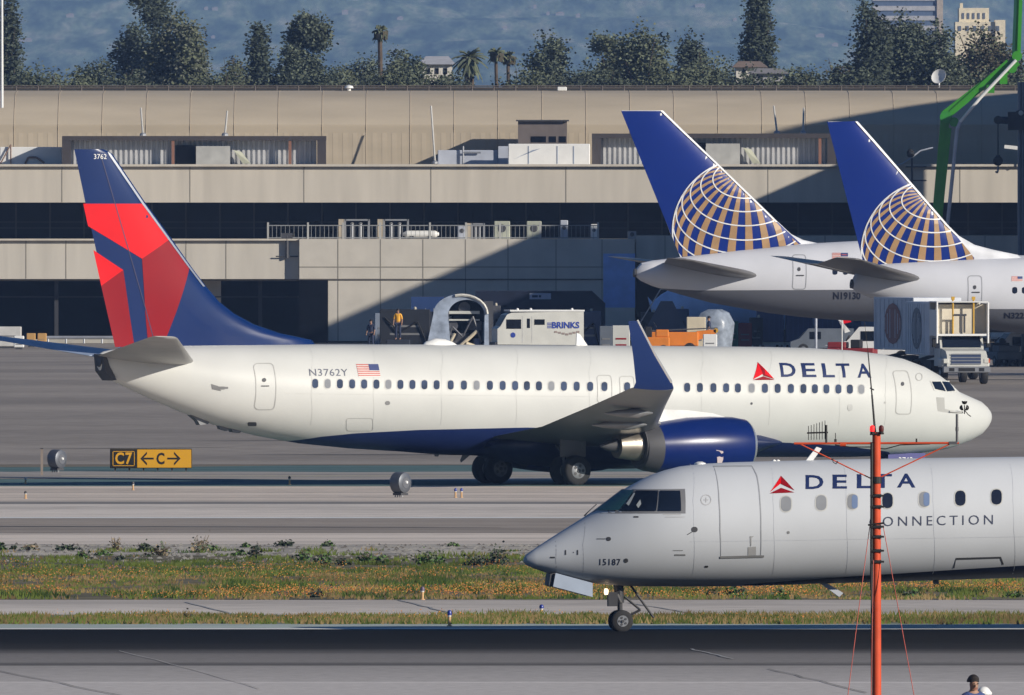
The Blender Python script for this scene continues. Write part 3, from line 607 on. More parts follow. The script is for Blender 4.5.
# houses among the trees
def house(px, py, w, h, Y, lab, wall, roofm, win=3):
    W_, Hh = w * mpx(Y), h * mpx(Y); z0 = Z(py + h, Y); o = E("house", (X(px, Y), Y, z0), lab, "house")
    mb = MB(); mb.bb(-W_ / 2, W_ / 2, 0, 8, -z0 + tz(Y), Hh * .65); mb.build("wall", wall, o)
    mb = MB(); a = W_ / 2 + .3; mb.add([(-a, -.4, Hh * .65), (a, -.4, Hh * .65), (a, 8.4, Hh * .65), (-a, 8.4, Hh * .65), (-a * .6, 4, Hh), (a * .6, 4, Hh)], [(0, 1, 5, 4), (1, 2, 5), (2, 3, 4, 5), (3, 0, 4), (0, 3, 2, 1)]); mb.build("roof", roofm, o)
    for i in range(win):
        x = W_ * ((i + .5) / win - .5) * .85; mb = MB(); mb.bb(x - W_ * .06, x + W_ * .06, -.05, .02, Hh * .25, Hh * .5); mb.build("window", darkgl, o)
    return o
tileg = M("grey_tile", (.30, .28, .27), .8); tiler = M("brown_tile", (.28, .20, .15), .8); pale = M("pale_stucco", (.65, .62, .55), .8)
house(437, 56, 30, 24, 1660, "pale house half hidden behind the hedge left of the fan palm", pale, M("pale_roof", (.5, .5, .52), .7))
house(750, 61, 28, 18, 1560, "cream gabled house below the tall pine", pale, tiler, 2)
house(768, 68, 34, 16, 1540, "grey roofed house right of the cream gabled one", M("grey_stucco", (.35, .35, .36), .8), tileg, 2)
# office tower and cream block rising out of the haze
Y = 4200; o = E("office_tower", (X(908, Y), Y, tz(Y)), "hazy office tower with horizontal white and blue stripes behind the oaks", "building")
Wt = 70 * mpx(Y); Ht = Z(-14, Y) - tz(Y); mb = MB(); mb.bb(-Wt / 2, Wt / 2 - 1.2, 0, 14, 0, Ht); mb.build("glass_wall", M("tower_glass", (.10, .14, .22), .4), o)
mb = MB(); z = 4
while z < Ht: mb.bb(-Wt / 2 - .1, Wt / 2 - 1.1, -.25, 14.2, z, z + .9); z += 1.9
mb.build("spandrel", M("spandrel", (.42, .42, .44), .7), o)
mb = MB(); mb.bb(Wt / 2 - 1.2, Wt / 2, -.5, 14.4, 0, Ht); mb.build("end_pier", M("tan_pier", (.42, .36, .3), .8), o)
Y = 3600; o = E("apartment_building", (X(981, Y), Y, tz(Y)), "sunlit cream stepped building in the haze above the pale crowned tree", "building")
k = mpx(Y); cr = M("cream_stucco", (.75, .66, .48), .8)
mb = MB(); mb.bb(-22 * k, 0 * k + 8 * k, 0, 10, 0, Z(8, Y) - tz(Y)); mb.bb(-26 * k, 24 * k, -1.5, 9, 0, Z(22, Y) - tz(Y)); mb.bb(-21 * k, -18 * k, 1, 3, 0, Z(3, Y) - tz(Y)); mb.bb(14 * k, 24 * k, -2, 6, 0, Z(20, Y) - tz(Y)); mb.build("wall", cr, o)
for i in range(5):
    mb = MB(); x = (-19 + i * 5.2) * k; mb.bb(x, x + 2.2 * k, -.1, .02, Z(19, Y) - tz(Y), Z(13, Y) - tz(Y)); mb.build("window", M("win_blue", (.12, .14, .18), .5), o)
for i in range(6):
    mb = MB(); x = (-23 + i * 7.6) * k; mb.bb(x, x + 3 * k, -1.6 if x < 14 * k else -2.1, -1.4, Z(31, Y) - tz(Y), Z(26, Y) - tz(Y)); mb.build("window", MC["win_blue"], o)
# villas on the far hillside
rnd = random.Random(3)
for i, (px, py, w_) in enumerate(((215, 13, 9), (206, 11, 6), (560, 16, 14), (578, 18, 7), (548, 17, 5), (300, 34, 8), (352, 1, 18), (345, 14, 10), (400, 21, 10), (505, 30, 6), (620, 45, 6), (820, 38, 14), (835, 47, 10), (535, 10, 5), (213, 40, 6), (25, 42, 22), (70, 18, 12), (700, 8, 16), (735, 22, 6), (130, 45, 8))):
    # distance at which the sight line meets the slope
    Yh = 11400
    while Yh < 21700 and hz(X(px, Yh), Yh) < Z(py, Yh): Yh += 20
    x = X(px, Yh); k = mpx(Yh); W_ = w_ * k * .62; z0 = hz(x, Yh); side = "left" if px < 512 else "right"
    o = E("villa", (x, Yh, z0 - 1.5), "tiny pale villa on the hazy blue hillside", "house", "villas on the far hillside")
    hh = 2.6 * k + 1.5; mb = MB(); mb.bb(-W_ / 2, W_ / 2, 0, 9, 0, hh); mb.bb(-W_ / 5, W_ / 2.5, 1, 6, hh, hh + 1.2 * k); mb.build("wall", M("villa_wall", (.32, .29, .25), .8), o)
    mb = MB(); mb.bb(-W_ / 2 - .3, W_ / 2 + .3, -.3, 6.3, hh, hh + .35 * k); mb.build("roof", M("villa_roof", (.4, .3, .26), .8), o)
# ---------------------------------------------------------------- aeroplanes
class Jet:
    """local frame: +x to the nose, +y to the left wing, z up; origin on the ground below the nose"""
    def __init__(s, name, label, cat, loc, yaw, side, group=None, lift=1.0):
        s.lift = lift
        s.o = E(name, loc, label, cat, group, yaw); s.ox, s.oy, s.oz = loc; s.c, s.s = math.cos(yaw), math.sin(yaw); s.side = side; s.st = []
    def inv(s, px, py, yl):
        k = (px - 512) / F; xl = (k * (s.oy + yl * s.c) - s.ox + yl * s.s) / (s.c - k * s.s)
        Yw = s.oy + xl * s.s + yl * s.c; return xl, H - (py - HY) * Yw / F - s.oz
    def stations(s, px_list, wr=.94, extra=()):
        out = []
        for q in px_list:
            (x, t), (x2, b) = s.inv(q[0], q[1], 0), s.inv(q[0], q[2], 0); out.append((x, (t + b) / 2, (t - b) / 2, (t - b) / 2 * (q[3] if len(q) > 3 else wr)))
        out += list(extra); out.sort(); s.st = out
    def sec(s, x):
        st = s.st
        if x <= st[0][0]: return st[0][1:]
        for a, b in zip(st, st[1:]):
            if x <= b[0]:
                t = (x - a[0]) / (b[0] - a[0]); return tuple(a[i] + (b[i] - a[i]) * t for i in (1, 2, 3))
        return st[-1][1:]
    def ys(s, x, z):
        zc, hh, hw = s.sec(x); return s.side * hw * math.sqrt(max(0.0, 1 - ((z - zc) / max(hh, .01)) ** 2))
    def surf(s, px, py):
        yl = s.side * 1.5
        for _ in range(14):
            x, z = s.inv(px, py, yl); yl = .5 * yl + .5 * s.ys(x, z)
        return x, z
    def onf(s, x, z, e):
        zc, hh, hw = s.sec(x); y = s.ys(x, z); n = Vector((0, y / max(hw, .01) ** 2, (z - zc) / max(hh, .01) ** 2)).normalized()
        return Vector((x, y, z)) + n * e
    def fuselage(s, mat, n=112, name="fuselage", sub=3):
        st = s.st; xs = []
        for a, b in zip(st, st[1:]):
            k = max(1, int((b[0] - a[0]) / 1.2)); xs += [a[0] + (b[0] - a[0]) * i / k for i in range(k)]
        xs.append(st[-1][0]); rr = []
        for x in xs:
            zc, hh, hw = s.sec(x); rr.append([(x, hw * math.cos(t), zc + hh * math.sin(t)) for t in [2 * math.pi * i / n for i in range(n)]])
        mb = MB(); mb.rings(rr); return mb.build(name, mat, s.o, True, auto=35)
    def decal(s, name, polys, mats, e=.012, proj=None, parent=None, step=(.6, .12), px=True, label=None):
        """polys: list of polygons in picture-side coordinates laid on the skin and cut to follow its curve"""
        proj = proj or s.onf; bm = bmesh.new(); 
        for it in polys:
            pl, mi, ee = (it if isinstance(it, tuple) and isinstance(it[0], list) else (it, 0, e))
            pts = [(s.surf(*q) if px else q) for q in pl]
            b2 = bmesh.new(); vs = [b2.verts.new((q[0], 0, q[1])) for q in pts]
            try: b2.faces.new(vs)
            except ValueError: b2.free(); continue
            x0, x1 = min(q[0] for q in pts), max(q[0] for q in pts); z0, z1 = min(q[1] for q in pts), max(q[1] for q in pts)
            for (a, b_, st_, ax) in ((x0, x1, step[0], 0), (z0, z1, step[1], 2)):
                k = int((b_ - a) / st_)
                for i in range(1, k + 1):
                    co = Vector((0, 0, 0)); co[ax] = a + (b_ - a) * i / (k + 1); no = Vector((0, 0, 0)); no[ax] = 1
                    bmesh.ops.bisect_plane(b2, geom=b2.verts[:] + b2.edges[:] + b2.faces[:], plane_co=co, plane_no=no, dist=1e-5)
            mp_ = {}
            for v in b2.verts: mp_[v] = bm.verts.new(proj(v.co.x, v.co.z, ee * s.lift))
            for f in b2.faces:
                try: nf = bm.faces.new([mp_[v] for v in f.verts]); nf.material_index = mi; nf.smooth = True
                except ValueError: pass
            b2.free()
        me = bpy.data.meshes.new(name); bm.to_mesh(me); bm.free()
        for m in (mats if isinstance(mats, (list, tuple)) else [mats]): me.materials.append(m)
        o = bpy.data.objects.new(name, me); COL.objects.link(o); o.parent = parent or s.o
        if label: o["label"] = label
        return o
    def text(s, name, body, x0, yb, x1, yt, mat, spacing=1.0, bold=0.0, slope=0.0, e=.012, proj=None, lean=0.0):
        """lettering spanning picture box x0..x1 (left to right), baseline yb, top yt"""
        tp = []
        for t in textpolys(body, spacing, bold):
            tp.append([(x0 + (x1 - x0) * u + lean * v, yb + (yt - yb) * v + slope * u) for u, v in t])
        return s.decal(name, tp, mat, e, proj)
def rrect(cx, cy, w, h, r=.35, k=3):
    out = []; rr = min(w, h) * r
    for (sx, sy, a0) in ((1, -1, -90), (1, 1, 0), (-1, 1, 90), (-1, -1, 180)):
        for i in range(k + 1):
            a = R(a0 + 90 * i / k); out.append((cx + sx * (w / 2 - rr) + rr * math.cos(a), cy + sy * (h / 2 - rr) + rr * math.sin(a)))
    return out
def outline(pts, w):
    """ring of quads around a closed polygon"""
    n = len(pts); c = Vector((sum(p[0] for p in pts) / n, sum(p[1] for p in pts) / n)); inn = []
    for i, p in enumerate(pts):
        a, b = Vector(pts[i - 1]), Vector(pts[(i + 1) % n]); d = (b - a).normalized(); nn_ = Vector((-d.y, d.x)); q = Vector(p)
        if (q + nn_ * .01 - c).length > (q - c).length: nn_ = -nn_
        inn.append(tuple(q + nn_ * w))
    return [[pts[i], pts[(i + 1) % n], inn[(i + 1) % n], inn[i]] for i in range(n)]
def airfoil(n=12):
    up = []
    for i in range(n + 1):
        u = (1 - math.cos(math.pi * i / n)) / 2; t = 5 * (.2969 * math.sqrt(u) - .126 * u - .3516 * u * u + .2843 * u ** 3 - .1036 * u ** 4); up.append((u, t))
    return up + [(u, -t) for u, t in reversed(up[1:-1])]
AF = airfoil()
def wing(jet, side, secs, mat, name="wing", smooth=True, mi=None):
    """secs: (lateral, x of leading edge, z, chord, thickness ratio, nose-up incidence deg)"""
    rr = []
    for y, x, z, c, tr, inc in secs:
        ca, sa = math.cos(R(inc)), math.sin(R(inc)); rr.append([(x - (u * c * ca + t * tr * c * sa), side * y, z + t * tr * c * ca - u * c * sa) for u, t in AF])
    mb = MB(); mb.rings(rr); return mb.build(name, mat, jet.o, smooth, auto=50)
def fin(jet, rows, mat, tmax=.22, name="tail_fin"):
    """rows of picture points (row, left edge, right edge) on the centre plane, nose to the right"""
    loc = [];
    for py, xa, xb in rows:
        (a, z), (b, z2) = jet.inv(xa, py, 0), jet.inv(xb, py, 0); loc.append((z, min(a, b), max(a, b)))
    loc.sort(); rr = []
    def ht(c, z): return min(tmax, c * .05)
    for z, te, le in loc:
        c = le - te; rr.append([(le - u * c, math.copysign(1, t) * min(abs(t) * 2, 1) * ht(c, z) if t else 0.0, z) for u, t in [(u, t * 1.0) for u, t in AF]])
    mb = MB(); mb.rings(rr); f = mb.build(name, mat, jet.o, True, auto=50)
    def proj(x, z, e):
        z_ = max(loc[0][0], min(loc[-1][0], z))
        for (za, ta, la), (zb, tb, lb) in zip(loc, loc[1:]):
            if z_ <= zb: k = (z_ - za) / (zb - za); te, le = ta + (tb - ta) * k, la + (lb - la) * k; break
        c = le - te; u = max(0, min(1, (le - x) / c)); t = 5 * (.2969 * math.sqrt(u) - .126 * u - .3516 * u * u + .2843 * u ** 3 - .1036 * u ** 4)
        return Vector((x, jet.side * (min(t * 2, 1) * ht(c, z) + e), z))
    return f, proj
def clip(poly, cl):
    """convex clip (cl counter-clockwise or clockwise)"""
    def area(p): return sum(p[i][0] * p[(i + 1) % len(p)][1] - p[(i + 1) % len(p)][0] * p[i][1] for i in range(len(p)))
    if area(cl) < 0: cl = cl[::-1]
    out = poly
    for i in range(len(cl)):
        a, b = cl[i], cl[(i + 1) % len(cl)]; inp = out; out = []
        f = lambda p: (b[0] - a[0]) * (p[1] - a[1]) - (b[1] - a[1]) * (p[0] - a[0])
        for j in range(len(inp)):
            p, q = inp[j - 1], inp[j]; fp, fq = f(p), f(q)
            if (fp >= 0) != (fq >= 0): t = fp / (fp - fq); out.append((p[0] + (q[0] - p[0]) * t, p[1] + (q[1] - p[1]) * t))
            if fq >= 0: out.append(q)
        if len(out) < 3: return None
    return out
tyre = M("tyre_rubber", (.018, .018, .019), .8, 0, .2, 3); rim = M("wheel_rim", (.26, .27, .29), .45, .5, .1); strutm = M("gear_strut", (.16, .165, .175), .5, .3, .1)
def wheel(jet, x, y, z, r, wd, parent=None, seg=28):
    a = E_child("wheel", (x, y, z), parent or jet.o); 
    mb = MB(); mb.lathe((0, -wd / 2, 0), (0, 1, 0), [(0, r * .55), (0, r * .86), (wd * .12, r * .97), (wd * .3, r), (wd * .7, r), (wd * .88, r * .97), (wd, r * .86), (wd, r * .55)], seg); mb.build("tyre", tyre, a, True)
    mb = MB(); mb.lathe((0, -wd / 2 - .01, 0), (0, 1, 0), [(0, r * .5), (.02, r * .55), (wd, r * .55), (wd + .02, r * .5)], seg)
    mb.build("rim", rim, a, True)
    mb = MB()
    for sgn in (-1, 1):
        for k in range(5):
            t = k * 2 * math.pi / 5; mb.tube((math.cos(t) * r * .32, sgn * (wd / 2 + .005), math.sin(t) * r * .32), (math.cos(t) * r * .32, sgn * (wd / 2 + .02), math.sin(t) * r * .32), r * .11, n=8)
        mb.tube((0, sgn * (wd / 2), 0), (0, sgn * (wd / 2 + .04), 0), r * .13, n=10)
    mb.build("hub", darkg, a); return a
def E_child(name, loc, parent):
    o = bpy.data.objects.new(name, None); COL.objects.link(o); o.parent = parent; o.location = loc; o.empty_display_size = .1; return o
white_d = (.60, .605, .58, 1); navy = rgb(22, 38, 92); navy_l = (.018, .035, .16, 1); red_b = M("signal_red", (.72, .005, .010), .5, 0, .04, 1, 0, .15, 0); red_d = M("deep_red", (.27, .004, .010), .5, 0, .04, 1, 0, .15, 0)
bluep = M("fin_blue", (.004, .022, .11), .2, 0, .08, .6, 0, .4, .1); navyp = M("lettering_navy", (.012, .025, .10), .45)
alu = M("bare_metal", (.72, .72, .72), .25, .8, .05); paneg = M("cabin_glass", (.045, .065, .12), .6, 0, .35, 2, 0, .08); shade = M("window_blind", (.25, .26, .28), .7, 0, .08, 3, 0, .2)
rimg = M("window_surround", (.50, .50, .48), .5); lineg = M("panel_line", (.42, .42, .40), .6); lineg2 = M("door_line", (.33, .34, .36), .6)
cockp = M("cockpit_glass", (.008, .014, .03), .3, 0, .3, 1, 0, .25)
# ======== the large jet in the middle
yaw = R(30); gx, gy = X(531, 800), 800.0
J = Jet("passenger_jet", "large white airliner with dark blue belly and red and blue tail, N3762Y, in the middle", "airliner", (gx + 19.7 * math.cos(yaw), gy + 19.7 * math.sin(yaw), 0.0), yaw, -1)
st = [(990.3, 414, 418, 1), (988.5, 410, 424), (985, 406, 429), (979, 401, 435), (968, 396.3, 441), (955, 390.5, 446), (945, 381.5, 449), (934, 373.5, 451), (920, 365.8, 453), (900, 358.3, 455), (880, 354, 456), (850, 350.4, 457), (810, 348, 457), (760, 346.8, 457), (650, 345.8, 457), (500, 345, 456.5), (430, 344.5, 454), (400, 344.5, 451.5), (350, 344.3, 448.5), (300, 344.3, 443.5), (260, 344.5, 436.5), (215, 345, 425), (180, 345.5, 411.5, .9), (150, 347, 398.5, .85), (125, 348.5, 387, .8), (110, 350, 379.5, .75), (103, 351.5, 375, .7), (99, 354, 369, .7)]
J.stations(st)
bl = [J.inv(x, y, -1.6) for x, y in ((300, 443), (330, 437), (360, 433.5), (420, 430), (525, 427.5), (640, 430), (757, 441), (850, 446), (900, 452), (915, 458))]
bl = [(bl[0][0] - .4, -1)] + bl + [(bl[-1][0] + .4, -1)]
paint = Mlivery("airliner_white", white_d, (.010, .022, .10, 1), bl, .3)
J.fuselage(paint)
x0, z0 = J.inv(99, 361, 0)
mb = MB(); mb.lathe((x0 - .02, 0, z0), (1, 0, -.12), [(0, .1), (0, .2), (.25, .3), (.4, .05)], 20); mb.build("tail_cone", darkg, J.o, True)
mb = MB(); q = [J.inv(*p, 0) for p in ((98.5, 354), (100, 371), (107, 380.5), (112, 380), (105, 366), (101.5, 355))]; mb.poly([(a, -.36, b) for a, b in q], (0, .72, 0)); mb.build("exhaust_outlet", darkg, J.o)
fr_ = [(149.2, 74, 103), (150.5, 74.5, 107), (154, 75.3, 112.5), (203.7, 85.6, 146), (238.7, 93.6, 171.5), (268, 100, 192), (288, 104.6, 207), (302, 107.8, 219), (314, 110.5, 234), (325, 113, 254), (334, 115, 280), (341, 116.7, 312), (350, 118.5, 318)]
fo_, fproj = fin(J, fr_, bluep)
def fd(name, polys, m, e): return J.decal(name, [[J.inv(*p, -.2) for p in pl] for pl in polys], m, e, fproj, px=False, step=(.4, .4), parent=fo_)
fd("red_panel", [[(85.8, 203.7), (145, 203.7), (171.3, 238.7), (142.5, 258.7), (90.6, 226)], [(95.8, 250), (124.5, 270), (103.8, 286)]], red_b, .012)
fd("deep_red_panel", [[(103.8, 286), (124.5, 270), (131, 313.7), (136.5, 346.5), (117.6, 347)], [(142.5, 258.7), (171.3, 238.7), (191, 266), (176, 312.5), (165, 344), (150, 346.5), (146.2, 313.7)]], red_d, .012)
fd("rudder_line", [[(101, 152), (101.8, 152), (157, 345), (156.2, 345)]], M("fin_seam", (.02, .02, .09), .5), .016)
fd("leading_edge_strip", [[(109.5, 151.5), (112.3, 153.5), (146, 203.7), (191.7, 267), (206.5, 286.5), (203.8, 286.5), (189.2, 267), (143.8, 204.5), (110.5, 155)]], alu, .020)
J.decal("fin_number", [[J.inv(95.5 + 12.5 * u, 159 - 5 * v, -.2) for u, v in t] for t in textpolys("3762")], whitep, .016, fproj, px=False, parent=fo_)
# tail planes
def stab(side):
    xr, zr = J.inv(196, 367, side * .9 if side < 0 else 0)
    return wing(J, side, [(.35, J.inv(196, 367, -.9)[0] + .3, 4.55, 4.1, .10, -4), (.9, J.inv(196, 367, -.9)[0] - .1, 4.62, 3.8, .10, -4), (7.1, J.inv(179, 338.5, -7.1)[0] - .05, J.inv(179, 338.5, -7.1)[1], 1.15, .09, -3), (7.18, J.inv(177, 337.5, -7.1)[0] - .1, J.inv(177, 337.8, -7.1)[1] + .02, .9, .05, -3)], M("stab_grey", (.36, .36, .35), .45, .2, .08) if side < 0 else M("stab_shade_blue", (.42, .50, .65), .4), "tail_plane")  # light grey far tail plane: blue reflected in its shade put into the colour
stab(-1)
stab(1)
# wings
wgm = M("wing_grey", (.20, .205, .21), .38, .35, .15, .35)
for sd_ in (-1, 1):
    xt, zt = J.inv(673, 388, -17.0)
    secs = [(0, xt + 11.0, 1.75, 9.0, .13, 1), (1.88, xt + 9.3, 1.95, 8.0, .13, 1), (5.7, xt + 6.0, 2.3, 4.9, .12, 1), (11.5, xt + 2.9, 3.0, 3.2, .11, 0), (16.6, xt + .25, zt - .06, 1.85, .10, -1), (17.05, xt, zt, 1.7, .10, -1)]
    wg = wing(J, sd_, secs, wgm)
    wl = wing(J, sd_, [(17.05, xt, zt, 1.68, .09, 0), (17.22, xt - .18, zt + .22, 1.5, .08, 0), (17.45, xt - .98, zt + 1.2, .95, .07, 0), (17.7, xt - 1.86, zt + 2.42, .42, .07, 0)], [bluep, alu], "winglet"); wl.parent = wg
    ed = wing(J, sd_, [(17.22, xt - .16, zt + .23, .12, .9, 0), (17.45, xt - .96, zt + 1.2, .10, .9, 0), (17.7, xt - 1.84, zt + 2.43, .08, .9, 0)], alu, "winglet_edge"); ed.parent = wg
    for yq, ln, dz in ((8.4, 1.7, 0), (12.2, 1.4, 0)):
        xq = xt + (8.1 - yq * .52) + .9; zq = 1.95 + (yq - 1.9) * .125 - .42
        mb = MB(); mb.lathe((xq - ln - 1.3, sd_ * yq, zq - .05), (1, 0, 0), [(0, .02), (.5, .12), (1.4, .2), (ln, .17), (ln + .6, .03)], 10); g_ = mb.build("flap_fairing", wgm, J.o, True); g_.parent = wg
    # engine
    ye = sd_ * 4.83; xe, ze = J.inv(757, 445, -4.83); xe -= .48; e_ = E_child("engine", (xe, ye, ze + .0), J.o)
    mb = MB(); mb.lathe((0, 0, 0), (-1, 0, 0), [(0, .86), (.05, .92), (.14, .96)], 36, cap=False); mb.build("intake_lip", alu, e_, True)
    mb = MB(); mb.lathe((0, 0, 0), (-1, 0, -.015), [(.14, .96), (.6, 1.05), (1.6, 1.10), (2.6, 1.08), (3.5, .98), (3.95, .92)], 40, cap=False); mb.lathe((0, 0, 0), (-1, 0, -.015), [(3.95, .92), (4.3, .86), (4.55, .78), (4.62, .60)], 40, mi=1, cap=False); mb.lathe((0, 0, 0), (-1, 0, 0), [(0, .86), (.3, .76), (1, .76)], 32, cap=True, mi=1); mb.lathe((0, 0, 0), (-1, 0, 0), [(4.0, .72), (4.6, .745)], 32, cap=True, mi=1)
    mb.build("nacelle", [M("nacelle_blue", (.003, .016, .12), .28, 0, .1, .8, .05, .3, .1), darkg], e_, True)
    mb = MB(); mb.lathe((0, 0, 0), (-1, 0, 0), [(4.4, .56), (4.9, .52), (5.35, .46), (5.5, .44)], 32); mb.build("exhaust_nozzle", M("nozzle_metal", (.36, .32, .27), .4, .8, .15, 3), e_, True)
    mb = MB(); mb.lathe((0, 0, .02), (-1, 0, 0), [(5.4, .28), (5.9, .18), (6.2, .05)], 20); mb.build("exhaust_plug", darkg, e_, True)
    mb = MB(); pf = [(-.9, 1.02), (-1.5, 1.18), (-2.6, 1.30), (-3.8, 1.34), (-5.4, 1.15), (-6.6, .85), (-6.6, .6), (-5.0, .45), (-3, .7)]; mb.poly([(a, -.17, b) for a, b in pf], (0, .34, 0)); mb.build("pylon", M("pylon_white", (.72, .72, .70), .4), e_)
    mb = MB(); mb.poly([(-1.9, sd_ * 1.07, -.15), (-1.6, sd_ * 1.07, -.2), (-1.55, sd_ * .98, -.5), (-1.6, sd_ * .9, -.75), (-1.75, sd_ * .9, -.75), (-1.8, sd_ * .98, -.5)], (0, sd_ * .02, 0)); mb.build("strake", M("pale_pink", (.6, .5, .5), .5), e_)
# belly fairing
mb = MB(); rr = []
xa, xb = J.inv(760, 450, 0)[0], J.inv(470, 450, 0)[0]
for i in range(15):
    t = i / 14; k = math.sin(math.pi * t) ** .45 if 0 < t < 1 else .05; zc = 2.0 - .55 * k; rr.append([(xb + (xa - xb) * t, 1.98 * (.8 + .2 * k) * math.cos(a), 1.55 + (.85 * k + .1) * math.sin(a) - .05) for a in [2 * math.pi * j / 28 for j in range(28)]])
mb.rings(rr); mb.build("belly_fairing", M("belly_navy", (.009, .018, .07), .35), J.o, True)
# landing gear
for sd_ in (-1, 1):
    g = E_child("main_gear", (-19.7, sd_ * 2.86, 0), J.o)
    wheel(J, 0, sd_ * .43, .555, .555, .4, g); wheel(J, 0, -sd_ * .43, .555, .555, .4, g)
    mb = MB(); mb.tube((0, -.4, .555), (0, .4, .555), .09); mb.tube((0, 0, .555), (0, .05, 2.0), .13, .15, 12); mb.tube((0, 0, 1.0), (0, -sd_ * 1.5, 1.7), .07); mb.tube((-.25, 0, .7), (-.3, 0, 1.35), .05); mb.build("strut", strutm, g)
    mb = MB(); mb.bb(-.55, .55, sd_ * .18, sd_ * .22, 1.05, 1.9, bev=.02); mb.build("gear_door", M("door_grey", (.14, .14, .15)), g)
xg = -4.1; g = E_child("nose_gear", (xg, 0, 0), J.o)
zb = J.sec(xg)[0] - J.sec(xg)[1]; gz = -.0
wheel(J, 0, .2, .34, .34, .2, g); wheel(J, 0, -.2, .34, .34, .2, g)
mb = MB(); mb.tube((0, -.2, .34), (0, .2, .34), .05); mb.tube((0, 0, .34), (.05, 0, zb + .1), .08); mb.tube((0, 0, .8), (.7, 0, zb + .1), .05); mb.build("strut", strutm, g)
for sd_ in (-1, 1):
    mb = MB(); mb.bb(-.55, 1.05, sd_ * .42, sd_ * .45, zb - .32, zb + .08); dr_ = mb.build("gear_door", M("door_violet", (.05, .05, .22), .4), g)
    if sd_ < 0:
        tb = MB()
        for t in textpolys("3762"): tb.add([(-.1 + .62 * u, -.462, zb - .27 + .2 * v) for u, v in t], [tuple(range(len(t)))])
        q_ = tb.build("door_number", whitep, dr_, fix=False)
# cabin windows
wx = [256 + q / 4 for q in (236, 286, 335, 384, 432, 481, 529, 577, 625, 673, 722, 778, 831, 882, 935, 986)] + [360 + q / 4 for q in (620, 667, 715, 765, 815, 866, 920, 977)] + [512 + 460 / 4] + [620 + q / 4 for q in (268, 319, 373, 424, 471, 526, 579, 630, 683, 733, 779, 825, 873, 919, 965)]
wx = sorted(wx); blind = {1, 6, 9 + 4, 15 + 4, 29, 38}
wx16 = [360 + 520 / 4, 360 + 570 / 4]
allx = sorted(set([round(x, 2) for x in wx + [360 + 520 / 4, 360 + 571 / 4]]))
out = []
for x in allx:
    if not out or x - out[-1] > 6: out.append(x)
for i, x in enumerate(out):
    y = 383.6 + (x - 315) * .0105
    m = shade if i in (1, 6, 13, 19, 30, 39) else paneg
    J.decal("cabin_window", [(rrect(x, y, 7.6, 11.0, .42), 0, .008), (rrect(x, y, 6.0, 9.2, .45), 1, .014)], [rimg, m], step=(.5, .15))
# doors and hatches
def dooro(jet, name, pts, w=.9, mat=None, e=.010): return jet.decal(name, outline(pts, w), mat or lineg, e, step=(.5, .15))
def rr4(x0, y0, x1, y1, lean=0, r=3):
    p = rrect((x0 + x1) / 2, (y0 + y1) / 2, x1 - x0, y1 - y0, .22); return [(a + lean * ((y1 - b) / (y1 - y0)), b) for a, b in p]
dooro(J, "rear_door", rr4(254, 363, 275, 410, -1.0)); dooro(J, "front_door", rr4(895.5, 370.5, 911.5, 414.5, -3.2))
dooro(J, "wing_exit", rr4(597, 375, 612, 403, -.5), .7); dooro(J, "wing_exit", rr4(619.5, 376, 634.5, 402, -.5), .7)
dooro(J, "cargo_door", rr4(346, 418, 373, 431), .5)
J.decal("door_window", [rrect(264, 380, 4, 4, .5), rrect(265, 386, 8, 1)], darkg, .02); J.decal("door_window", [rrect(902.5, 384, 3, 4, .5)], darkg, .02)
J.decal("static_port", [rrect(387.5, 403, 5, 4, .5)], M("port_grey", (.2, .2, .2)), .012); J.decal("access_hatch", [rrect(850, 407.5, 5, 7, .5)], M("hatch_grey", (.5, .5, .48)), .012)
J.decal("static_port", [rrect(751.5, 403.5, 2.2, 2.6, .5)], darkg, .012); J.decal("static_port", [rrect(885, 402.5, 2.2, 2.2, .5)], lineg, .012)
J.decal("pitot_marks", [rrect(220 + i * 6, 388 - i * .2, 9 - i * 5, 3 - i, .2) for i in range(2)], M("port_grey", (.2, .2, .2)), .012)
J.decal("scuff_plate", [[(211, 384), (218, 386), (221, 391), (212, 389)]], M("port_grey", (.2, .2, .2)), .014)
J.decal("emblem_ring", outline(rrect(919, 377, 7, 8, .5), .7), lineg, .012)
# cockpit
J.decal("cockpit_window", [([(931.8, 382), (940.5, 382), (945.5, 391.5), (935, 389.2)], 0, .03)], cockp); J.decal("cockpit_window", [([(942, 382), (949, 382.6), (955, 391.2), (947, 391.6)], 0, .03)], cockp)
J.decal("cockpit_frame", [([(929.8, 380.8), (950, 381.2), (957, 392.4), (934, 390.6)], 0, .016)], M("frame_white", (.62, .62, .58)))
# titles
tri = lambda cx, y0, y1, w_: ([(cx, y0), (cx + w_ * .28, y0 + (y1 - y0) * .56), (cx, y0 + (y1 - y0) * .48), (cx - w_ * .36, y0 + (y1 - y0) * .72)], [(cx - w_ / 2, y1), (cx, y0 + (y1 - y0) * .66), (cx + w_ / 2, y1)])
J.decal("tail_emblem_red", [[(757.5, 362.3), (774, 379), (763, 374.0), (752.8, 379.6)]], red_b, .014)
J.decal("tail_emblem_deep_red", [[(757.5, 362.3), (764.5, 369.8), (765, 374.5), (774.5, 379.3), (763.3, 375.8)], [(752.6, 380.2), (763, 376.4), (774.5, 380)]], red_d, .018)
for ch, a, b in (("D", 781, 796.5), ("E", 802.5, 816.5), ("L", 823, 835), ("T", 837.5, 851), ("A", 857.5, 871.5)):
    dy = (a - 781) * .011; J.text("title_letter", ch, a, 377 + dy, b, 363 + dy, navyp, bold=.018, lean=-2.0)
J.text("registration", "N3762Y", 309.5, 376, 348, 369, M("reg_grey", (.12, .13, .17), .5), spacing=1.08, lean=-.8)
